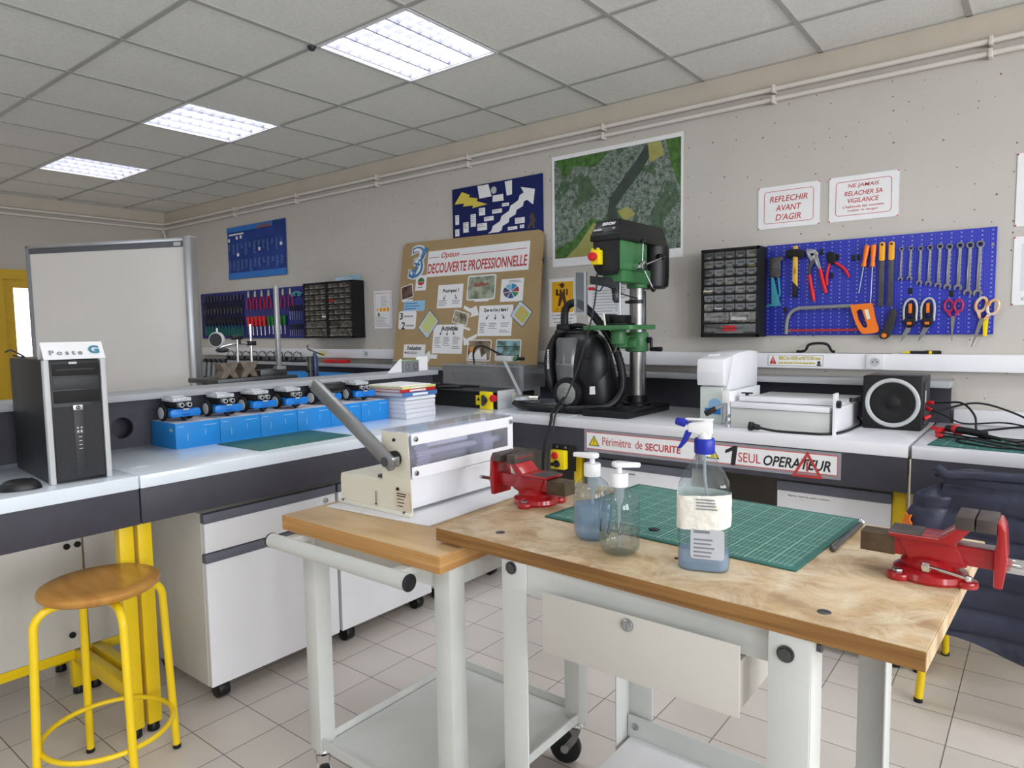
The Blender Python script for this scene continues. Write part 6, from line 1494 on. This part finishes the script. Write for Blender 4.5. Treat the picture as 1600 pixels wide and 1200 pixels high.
part('foot', MB().box(-.02, .02, -.025, .03, 0, .018, .002), m_grey, t)
t = thing('clamp_tool', 'dark upright clamp with a bent rod rising behind the raised shelf', 'clamp', T(-3.25, 2.34, ZT))
part('base', MB().box(-.05, .05, -.04, .05, 0, .02, .003), m_dkgrey, t)
part('bar', MB().box(-.012, .012, -.035, -.018, .02, .315, .002), m_dksteel, t)
part('jaw', MB().box(-.014, .014, -.005, .022, .15, .318, .006).cyl((0, .008, .30), (0, .008, .335), .010, None, 12), mat('gun_blue', (70, 82, 112), .35, metal=.5), t)
part('screw_knob', MB().cyl((0, -.05, .235), (0, .04, .235), .008, None, 10), m_black, t)
part('bent_rod', MB().tube([(0, .07, .318), (0, .02, .335), (0, -.035, .355), (0, -.04, .372), (0, -.03, .378)], .004, 8), m_dksteel, t)
# ---- far wall bench: long blue boxes, rack of tubes, small vices, red cases
for k in range(4):
    single('robot_box', ['leftmost', 'second', 'third', 'rightmost'][k] + ' of four blue boxes lying on the far wall bench', 'box', MB().box(-.088, .088, -.11, .10, 0, .128, .002), m_blue, T(-4.86 + k * .182, 3.32, ZT), 'blue boxes on the far wall bench')
t = thing('tube_rack', 'green tray holding grey tubes with black caps behind the whiteboard edge', 'tray', T(-5.95, 3.2, ZT))
part('tray', MB().box(-.25, .25, -.12, .12, 0, .055, .003), mat('lime_green', (120, 190, 60), .5), t)
for k in range(5):
    x = -.17 + k * .085
    q = part('tube', MB().cyl((x + .05, -.02, .056), (x, .02, .185), .018, None, 14, .003), m_grey, t)
    part('cap', MB().cyl((x, .02, .185), (x - .012, .03, .215), .020, None, 14, .004), m_black, q)
def small_vice(M, label):
    t = thing('small_vice', label, 'vice', M, 'small dark machine vices on the far shelf')
    part('bed', MB().box(-.055, .055, -.03, .03, 0, .014, .002), m_black, t)
    part('jaw', MB().box(-.05, -.028, -.028, .028, .014, .045, .002), m_dksteel, t)
    part('jaw', MB().box(.008, .030, -.028, .028, .014, .045, .002), m_dksteel, t)
    part('screw', MB().cyl((.03, 0, .028), (.075, 0, .028), .005, None, 10), m_steel, t)
    part('handle', MB().cyl((.07, -.02, .045), (.07, .015, .01), .003, None, 8), m_steel, t)
    part('wire_frame', MB().tube([(-.04, -.015, .045), (-.035, -.01, .075), (-.01, .005, .088), (.01, .01, .07), (.02, -.005, .085), (.025, 0, .046)], .004, 6, sm=3), m_dksteel, t)
    return t
v = small_vice(T(-6.22, 3.545, 1.0725, .3), 'small dark machine vice in the row on the far shelf below the crowded tool board')
for k in range(1, 9): dup(v, T(-6.22 + k * .135, 3.545, 1.0725, .3 + .2 * (k % 3)))
for k, x in enumerate((-4.70, -4.56)):
    single('red_case', ('left' if k == 0 else 'right') + ' flat red case on the far shelf below the drawer units', 'case', MB().box(-.066, .066, -.035, .035, 0, .030, .006), m_redpl, T(x, 3.555, 1.0725), 'red cases on the far shelf')
t = thing('warning_sticker', 'small yellow sticker on the trunking under the far drawer units', 'sticker', faceminusy(-4.86, 3.598, 1.147))
part('sheet', MB().box(-.07, .07, -.03, .03, 0, .0008), m_cream, t)
part('yellow_text', para(MB(), -.06, .012, .12, 3, .0009, .014, .006), m_warn, t)
# ================================================================== ON THE TROLLEY AND THE WORKBENCH
# ---- lever press
t = thing('white_board', 'thin white board lying under the lever press on the trolley', 'board', None)
part('sheet', MB().prism([(-1.642, 1.208), (-1.25, 1.236), (-1.262, 1.735), (-1.64, 1.735)], ZTR + .0004, ZTR + .0045, bev=.0008), m_white, t)
ZP = ZTR + .005
t = thing('lever_press', 'cream lever press with clear gear cover and long grey lever on the trolley', 'lever press', T(-1.345, 1.262, ZP))
plate = [(-.297, .012), (-.297, .078), (-.288, .088), (-.112, .085), (-.110, .228), (-.006, .228), (.006, .012)]
def side(y, flange, nm):
    m = MB(); m.prism(plate, -y - .003, -y, FYm)
    if flange: m.prism([(-.302, 0), (.006, 0), (.006, .012), (-.297, .012)], -y - .003, -y + .008, FYm, bev=.002)
    return part(nm, m, m_cream, t)
FYm = faceminusy(0, 0, 0)
sp_ = side(0, True, 'side_plate'); side(.448, False, 'side_plate')
part('rear_deck', MB().box(-.297, -.112, .003, .448, .083, .088, .002), m_cream, t)
part('rear_wall', MB().box(-.299, -.295, .003, .448, .0, .086), m_cream, t)
part('deck_slot', MB().box(-.155, -.118, .02, .045, .088, .096, .002), m_dksteel, t)
part('column_rod', MB().cyl((-.118, .012, .085), (-.118, .012, .19), .004, None, 10), m_steel, t)
part('pressing_beam', MB().prism([(-.055, .010), (-.030, .010), (-.018, .110), (-.060, .110)], -.445, -.006, FYm, bev=.002), m_white, t)
part('inner_beam', MB().box(-.105, -.075, .006, .445, .09, .20, .002), m_greymetal, t)
part('white_ledge', MB().prism([(-.012, .098), (.004, .095), (.004, .101), (-.012, .104)], -.37, -.22, FYm), m_white, t)
part('clamp_block', MB().box(-.07, -.01, .39, .445, .03, .10, .004), m_cream, t)
part('clear_cover', MB().box(.0022, .004, -.002, .448, .104, .232).box(-.112, .004, -.002, .448, .230, .232), thin_clear('cover_acrylic', (246, 246, 252), .05, .07, (214, 214, 230)), t)
for z0, z1 in ((.196, .227), (.104, .136)): part('white_strip', MB().box(.0042, .0050, .004, .446, z0, z1), m_white, t)
part('white_strip', MB().box(.0042, .0050, .420, .446, .136, .196), m_white, t)
for y in (.018, .432):
    for z in (.212, .119): part('cover_screw', MB().cyl((.005, y, z), (.011, y, z), .0075, None, 6, .001), m_steel, t)
def gear(y, r, w):
    g = MB(); pts = []
    for k in range(22):
        for q, rr in ((-.25, r * .86), (-.18, r), (.18, r), (.25, r * .86)):
            a = 2 * pi * (k + q) / 22; pts.append((-.045 + rr * cos(a), .155 + rr * sin(a)))
    g.prism(pts, -y - w, -y, FYm); return g
m_gear = mat('gear_steel', (206, 210, 216), .3, metal=.35, var=.06)
part('gear', gear(.035, .042, .050), m_gear, t); part('gear', gear(.315, .042, .045), m_gear, t)
part('shaft', MB().cyl((-.045, .0, .155), (-.045, .445, .155), .011, None, 16), m_gear, t)
part('guide_strip', MB().box(-.066, -.060, .10, .30, .17, .182), m_white, t)
ax = (-.052, -.014, .156)
hb = part('pivot_hub', MB().cyl((ax[0], .0, ax[2]), (ax[0], -.022, ax[2]), .022, None, 24, .002), m_black2, t)
part('shaft_end', MB().box(ax[0] + .002, ax[0] + .026, -.036, -.012, ax[2] - .014, ax[2] + .010, .001), m_steel, hb)
e0 = Vector((-.052, -.028, .152)); e1 = Vector((-.372, -.028, .348)); dv = (e1 - e0).normalized(); nv = Vector((-dv.z, 0, dv.x))
lm = frame(e0, dv, Vector((0, 1, 0)), dv.cross(Vector((0, 1, 0))))
Lh = (e1 - e0).length
lv = part('lever', MB(lm).box(-.022, Lh, -.011, .011, -.020, .016, .003), mat('lever_grey', (140, 141, 142), .4, metal=.6, var=.1), t)
part('lever_cap', MB().cyl(e0 + Vector((-.004, -.012, .0)), e0 + Vector((-.004, -.0135, .0)), .013, None, 20), m_dksteel, lv)
part('grip', MB().cyl(e1 + dv * -.02 + Vector((0, .012, 0)), e1 + dv * -.02 + Vector((0, .088, 0)), .016, None, 20, .004), m_black, lv)
for (x, z) in ((-.058, .207), (-.048, .072)): part('hole_plug', MB().cyl((x, -.0005, z), (x, -.0045, z), .0045, None, 12), m_black, sp_)
part('hole_plug', MB().box(-.1385, -.1365, -.004, -.003, .018, .055).cyl((-.1375, -.003, .018), (-.1375, -.006, .018), .0028, None, 8), m_dksteel, sp_)
lb = part('rating_label', MB().prism([(-.055, .020), (.0, .018), (-.004, .068), (-.053, .066)], .0032, .0038, FYm), mat('old_label', (222, 206, 184), .6), sp_)
part('lettering', para(para(MB(FYm), -.050, .059, .044, 2, .0039, .0065, .003), -.049, .044, .028, 3, .0039, .0095, .0022), m_dkgrey, lb)
for x in (-.28, -.02): part('flange_screw', MB().cyl((x, -.006, .008), (x, -.006, .013), .004, None, 10), m_dksteel, t)

# ---- bench vices
m_jaw = mat('worn_jaw_steel', (86, 78, 76), .5, metal=.5, var=.2, scale=30)
m_rawiron = mat('raw_iron', (92, 76, 58), .6, metal=.4, var=.3, scale=25)
def vice(M, open_, label, sl=.05):
    t = thing('bench_vice', label, 'vice', M, 'red bench vices on the workbench')
    FYv = faceminusy(0, 0, 0)
    base = MB().lathe([(0, .0), (.058, .0), (.062, .006), (.060, .016), (.050, .022), (0, .022)], 40)
    for a in (100, 225, -20):
        c, s = cos(radians(a)), sin(radians(a)); base.cyl((.062 * c, .062 * s, 0), (.062 * c, .062 * s, .013), .020, .019, 20, .003)
    part('base', base, m_red, t)
    for a in (100, 225, -20):
        c, s = cos(radians(a)), sin(radians(a)); part('bolt', MB().cyl((.064 * c, .064 * s, .013), (.064 * c, .064 * s, .019), .009, None, 6, .001), m_steel, t)
    part('swivel', MB().lathe([(0, .022), (.046, .022), (.048, .030), (.036, .040), (0, .040)], 36), m_red, t)
    bd = MB().prism([(-.062, .074), (.030, .074), (.038, .072), (.066, .108), (.066, .122), (.040, .122), (.045, .108), (.016, .082), (-.066, .082)], -.036, .036, FYv, bev=.002)
    bd.prism([(-.050, .076), (.040, .076), (.060, .036), (.040, .030), (-.030, .030)], -.028, .028, FYv, bev=.003)
    part('fixed_body', bd, m_red, t)
    part('anvil', MB().box(-.066, -.012, -.034, .034, .0815, .0835, .001), m_jaw, t)
    part('slide', MB().box(-.112, .104 + open_, -.022, .022, .038, .072, .002), m_red, t)
    part('slide_end', MB().box(-.114, -.055, -.0225, .0225, .036, .0725, .001), m_rawiron, t)
    o = open_
    mv = MB().prism([(.099 + o, .010), (.112 + o, .010), (.117 + o, .06), (.113 + o, .112), (.106 + o, .126), (.100 + o, .126), (.102 + o, .096), (.098 + o, .070)], -.036, .036, FYv, bev=.003)
    part('moving_jaw', mv, m_red, t)
    part('jaw_plate', MB().box(.041, .069, -.040, .040, .106, .129, .001), m_jaw, t)
    part('jaw_plate', MB().box(.0715 + o, .101 + o, -.040, .040, .106, .129, .001), m_jaw, t)
    part('screw', MB().cyl((.11 + o, 0, .045), (.115 + o + sl, 0, .045), .013, None, 20, .002), m_chrome, t)
    part('screw_head', MB().cyl((.112 + o + sl, 0, .045), (.128 + o + sl, 0, .045), .015, None, 20, .003), m_chrome, t)
    part('handle_bar', MB().cyl((.12 + o + sl, -.05, .03), (.12 + o + sl, .055, .06), .005, None, 10), m_steel, t)
    lk = part('lock_bolt', MB().cyl((.0, -.036, .030), (.0, -.048, .030), .008, None, 12).box(-.006, .006, -.052, -.040, .022, .040, .002), m_chrome, t)
    part('lock_lever', MB().tube([(.0, -.046, .032), (.03, -.05, .030), (.062, -.054, .026)], .0035, 8).sph((.064, -.054, .026), .006, u=10, v=8), m_chrome, lk)
    return t
vice(T(-.158, 1.452, ZB, radians(-1)), .0, 'red bench vice at the right corner of the workbench, its jaws overhanging the edge')
vice(T(-1.080, 1.475, ZB, radians(177)), .022, 'red bench vice at the left edge of the workbench beside the lever press', .012)

# ---- cutting mat
t = thing('cutting_mat', 'large green cutting mat with a pale grid on the worn workbench', 'mat', T(-.6555, 1.572, ZB, radians(-3.6)), 'green cutting mats')
part('sheet', MB().box(-.3075, .3075, -.2235, .2235, .0004, .0040, .001), m_matgreen, t)
part('underside', MB().box(-.307, .307, -.223, .223, .0001, .0016), m_black2, t)
gl = MB()
for k in range(-29, 30):
    w = .0012 if k % 5 == 0 else .0004; gl.box(k * .01 - w, k * .01 + w, -.210, .210, .0040, .0042)
for k in range(-21, 22):
    w = .0012 if k % 5 == 0 else .0004; gl.box(-.295, .295, k * .01 - w, k * .01 + w, .0040, .0042)
part('grid_lines', gl, m_matline, t)
single('eraser_scrap', 'small dark scrap lying on the large cutting mat beside the spray bottle', 'scrap', MB().prism([(-.012, -.004), (-.002, -.012), (.010, -.006), (.013, .006), (-.008, .008)], 0, .004, bev=.001), m_dkgrey, T(-.699, 1.412, ZB + .0045))
t = thing('vice_bar', 'dark steel bar with a bright knob lying along the right end of the large mat', 'bar', T(-.332, 1.615, ZB, radians(-2)))
part('rod', MB().cyl((0, -.118, .0065), (0, .112, .0065), .0055, None, 12), m_dksteel, t)
part('knob', MB().sph((0, .117, .0085), .0085, u=12, v=8), m_chrome, t)
part('end_stop', MB().sph((0, -.118, .0075), .0072, u=12, v=8), m_dksteel, t)
single('black_chip', 'tiny black chip on the workbench between the small bottles and the spray bottle', 'chip', MB().box(-.008, .007, -.003, .003, 0, .003, .001), m_black, T(-.575, 1.272, ZB, .4))

# ---- bottles
m_bottle = thin_clear('clear_bottle', (236, 242, 244), .03, .03, (225, 232, 236), 1.0)
def liquid(name, col, ior=1.33, body=None):
    m = mat(name, col, .0, trans=1.0, ior=ior, var=.02)
    return m
m_liqblue = thin_clear('blue_gel', (222, 233, 246), .05, .42, (190, 212, 238), .6)
m_liqclear = thin_clear('clear_gel', (244, 244, 238), .04, .04, (214, 214, 204), 1.2)
m_whitepl = mat('white_pump_plastic', (240, 241, 243), .35, var=.02)
m_tubepl = thin_clear('milky_tube', (225, 230, 235), .2, .45, (225, 230, 235), .6)
def pump_bottle(M, level, lm, ang, label, writing):
    t = thing('pump_bottle', label, 'bottle', M, 'clear pump bottles on the workbench')
    r = .0425
    part('bottle_body', MB().lathe([(0, .002), (.024, .0), (.034, .003), (r - .002, .012), (r, .022), (r, .098), (r - .003, .112), (.034, .126), (.022, .136), (.017, .140), (.017, .146)], 48), m_bottle, t)
    ri = r - .002
    part('liquid', MB().lathe([(0, .004), (.024, .003), (.033, .006), (ri - .002, .014), (ri, .024), (ri, level), (ri - .001, level + .0004), (0, level)], 48), lm, t)
    cap = MB().lathe([(0, .142), (.0185, .142), (.0188, .144), (.0188, .168), (.0175, .170), (0, .170)], 40)
    cp = part('cap', cap, m_whitepl, t)
    part('pump_stem', MB().cyl((0, 0, .170), (0, 0, .184), .006, None, 16), m_whitepl, cp)
    h = MB(T(0, 0, 0, ang)); h.prism([tuple(p[:2]) for p in spline([(-.016, 0, 0), (-.008, .0125, 0), (.006, .013, 0), (.026, .0075, 0), (.042, .0025, 0), (.042, -.0025, 0), (.026, -.0075, 0), (.006, -.013, 0), (-.008, -.0125, 0)], 3, True)], .182, .193, bev=.003)
    part('pump_head', h, m_whitepl, cp)
    part('dip_tube', MB().lathe([(.0, .146), (.011, .146), (.011, .120), (.007, .108), (.0035, .100), (.0035, .012), (0, .012)], 16), m_tubepl, t)
    if writing:
        w = MB(); 
        for k, yy in enumerate((-.018, .004, .03)):
            a = -2.2 + k * .55
            w.tube([((r + .0005) * cos(a + q), (r + .0005) * sin(a + q), z) for q, z in ((.10, .078), (.06, .066), (.0, .054), (.06, .050), (.14, .055))], .0007, 5, sm=4)
        part('pen_marks', w, m_blackink, t)
    return t
pump_bottle(T(-.790, 1.292, ZB), .078, m_liqblue, radians(195), 'clear pump bottle half full of pale blue gel on the workbench', False)
pump_bottle(T(-.692, 1.238, ZB), .050, m_liqclear, radians(20), 'clear pump bottle with a little clear gel, nearest the front edge', True)
t = thing('spray_bottle', 'tall clear spray bottle with blue trigger and white paper band on the workbench', 'bottle', T(-.515, 1.255, ZB, radians(18)))
def spray_fn(hw, hd, prof, inset=0.0):
    def f(u, v):
        i = v * (len(prof) - 1); k = min(int(i), len(prof) - 2); fr = i - k
        z = prof[k][0] + (prof[k + 1][0] - prof[k][0]) * fr; sw = prof[k][1] + (prof[k + 1][1] - prof[k][1]) * fr; sd = prof[k][2] + (prof[k + 1][2] - prof[k][2]) * fr
        a = 2 * pi * u; c, s = cos(a), sin(a); e = .55 if sw > .4 else 1.0
        return ((sw * hw - inset) * math.copysign(abs(c) ** e, c), (sd * hd - inset) * math.copysign(abs(s) ** e, s), z)
    return f
SPB = [(.0, .02, .02), (.0, .90, .88), (.004, .97, .97), (.015, 1, 1), (.05, .985, .98), (.10, 1, 1), (.150, 1, 1), (.168, .96, .97), (.184, .82, .86), (.200, .62, .72), (.215, .43, .60), (.224, .34, .54), (.232, .32, .52)]
part('bottle_body', MB().grid(spray_fn(.049, .033, SPB), 48, 52, closed_u=True), m_bottle, t, smooth=60)
LQ = [(.002, .02, .02), (.002, .88, .86), (.006, .95, .95), (.016, .98, .98), (.040, .975, .97), (.040, .02, .02)]
part('liquid', MB().grid(spray_fn(.048, .032, LQ), 40, 24, closed_u=True), m_liqblue, t, smooth=60)
def band(z0, z1, k0=0.0):
    def f(u, v):
        a = 2 * pi * u; c, s = cos(a), sin(a); e = .55; w = .0006 + .0012 * abs(sin(a * 5 + v * 6))
        return ((.0495 + w) * math.copysign(abs(c) ** e, c), (.0335 + w) * math.copysign(abs(s) ** e, s), z0 + (z1 - z0) * v + (.006 * sin(a + .8) if v < .5 else -.003 * sin(a * 2)))
    return f
pb_ = part('paper_band', MB().grid(band(.088, .150), 64, 10, closed_u=True), mat('wrinkled_tissue', (240, 238, 228), .8, var=.05, scale=12, bump=.6, bscale=40), t, smooth=60)
FB = frame((.0, -.0338, 0), (1, 0, 0), (0, 0, 1), (0, -1, 0))
lb = part('back_label', MB(FB).prism(rrect(-.022, .040, .028, .086, .006), .0006, .0012), thin_clear('label_film', (235, 235, 240), .3, .65, (232, 234, 240), .5), t)
part('label_print', para(para(MB(FB), -.016, .078, .030, 1, .0014, .01, .006, random.Random(2)), -.016, .064, .05, 5, .0014, .008, .003, random.Random(4)), m_greyink, lb)
part('upper_print', para(MB(FB), -.012, .142, .040, 4, .0032, .006, .0022, random.Random(5)), m_greyink, pb_)
part('collar', MB().lathe([(0, .226), (.0185, .226), (.0195, .229), (.0195, .252), (.018, .255), (0, .255)], 36), mat('royal_blue_plastic', (24, 44, 168), .4), t)
hd = MB(Matrix.Rotation(radians(-8), 4, 'Z'))
hd.cyl((0, 0, .252), (0, 0, .268), .013, .012, 20).prism([(.014, .262), (-.012, .262), (-.020, .266), (-.030, .266), (-.030, .284), (.004, .290), (.014, .288)], -.011, .011, faceminusy(0, 0, 0), bev=.003)
hd.cyl((-.028, 0, .275), (-.036, 0, .275), .008, None, 16)
th = part('sprayer_head', hd, m_whitepl, t)
part('trigger', MB(Matrix.Rotation(radians(-8), 4, 'Z')).prism([(-.032, .286), (-.024, .286), (-.026, .262), (-.034, .246), (-.046, .232), (-.052, .232), (-.042, .252), (-.036, .268)], -.006, .006, faceminusy(0, 0, 0), bev=.002), MATS['royal_blue_plastic'], th)
part('nozzle', MB(Matrix.Rotation(radians(-8), 4, 'Z')).cyl((-.034, 0, .283), (-.056, 0, .286), .0095, .007, 18, .002), MATS['royal_blue_plastic'], th)
part('top_rail', MB(Matrix.Rotation(radians(-8), 4, 'Z')).box(-.036, .016, -.006, .006, .2895, .293, .001), m_whitepl, th)
part('dip_tube', MB().tube([(0, 0, .25), (.002, 0, .17), (.016, 0, .09), (.03, 0, .008)], .003, 10, sm=4), m_tubepl, t)
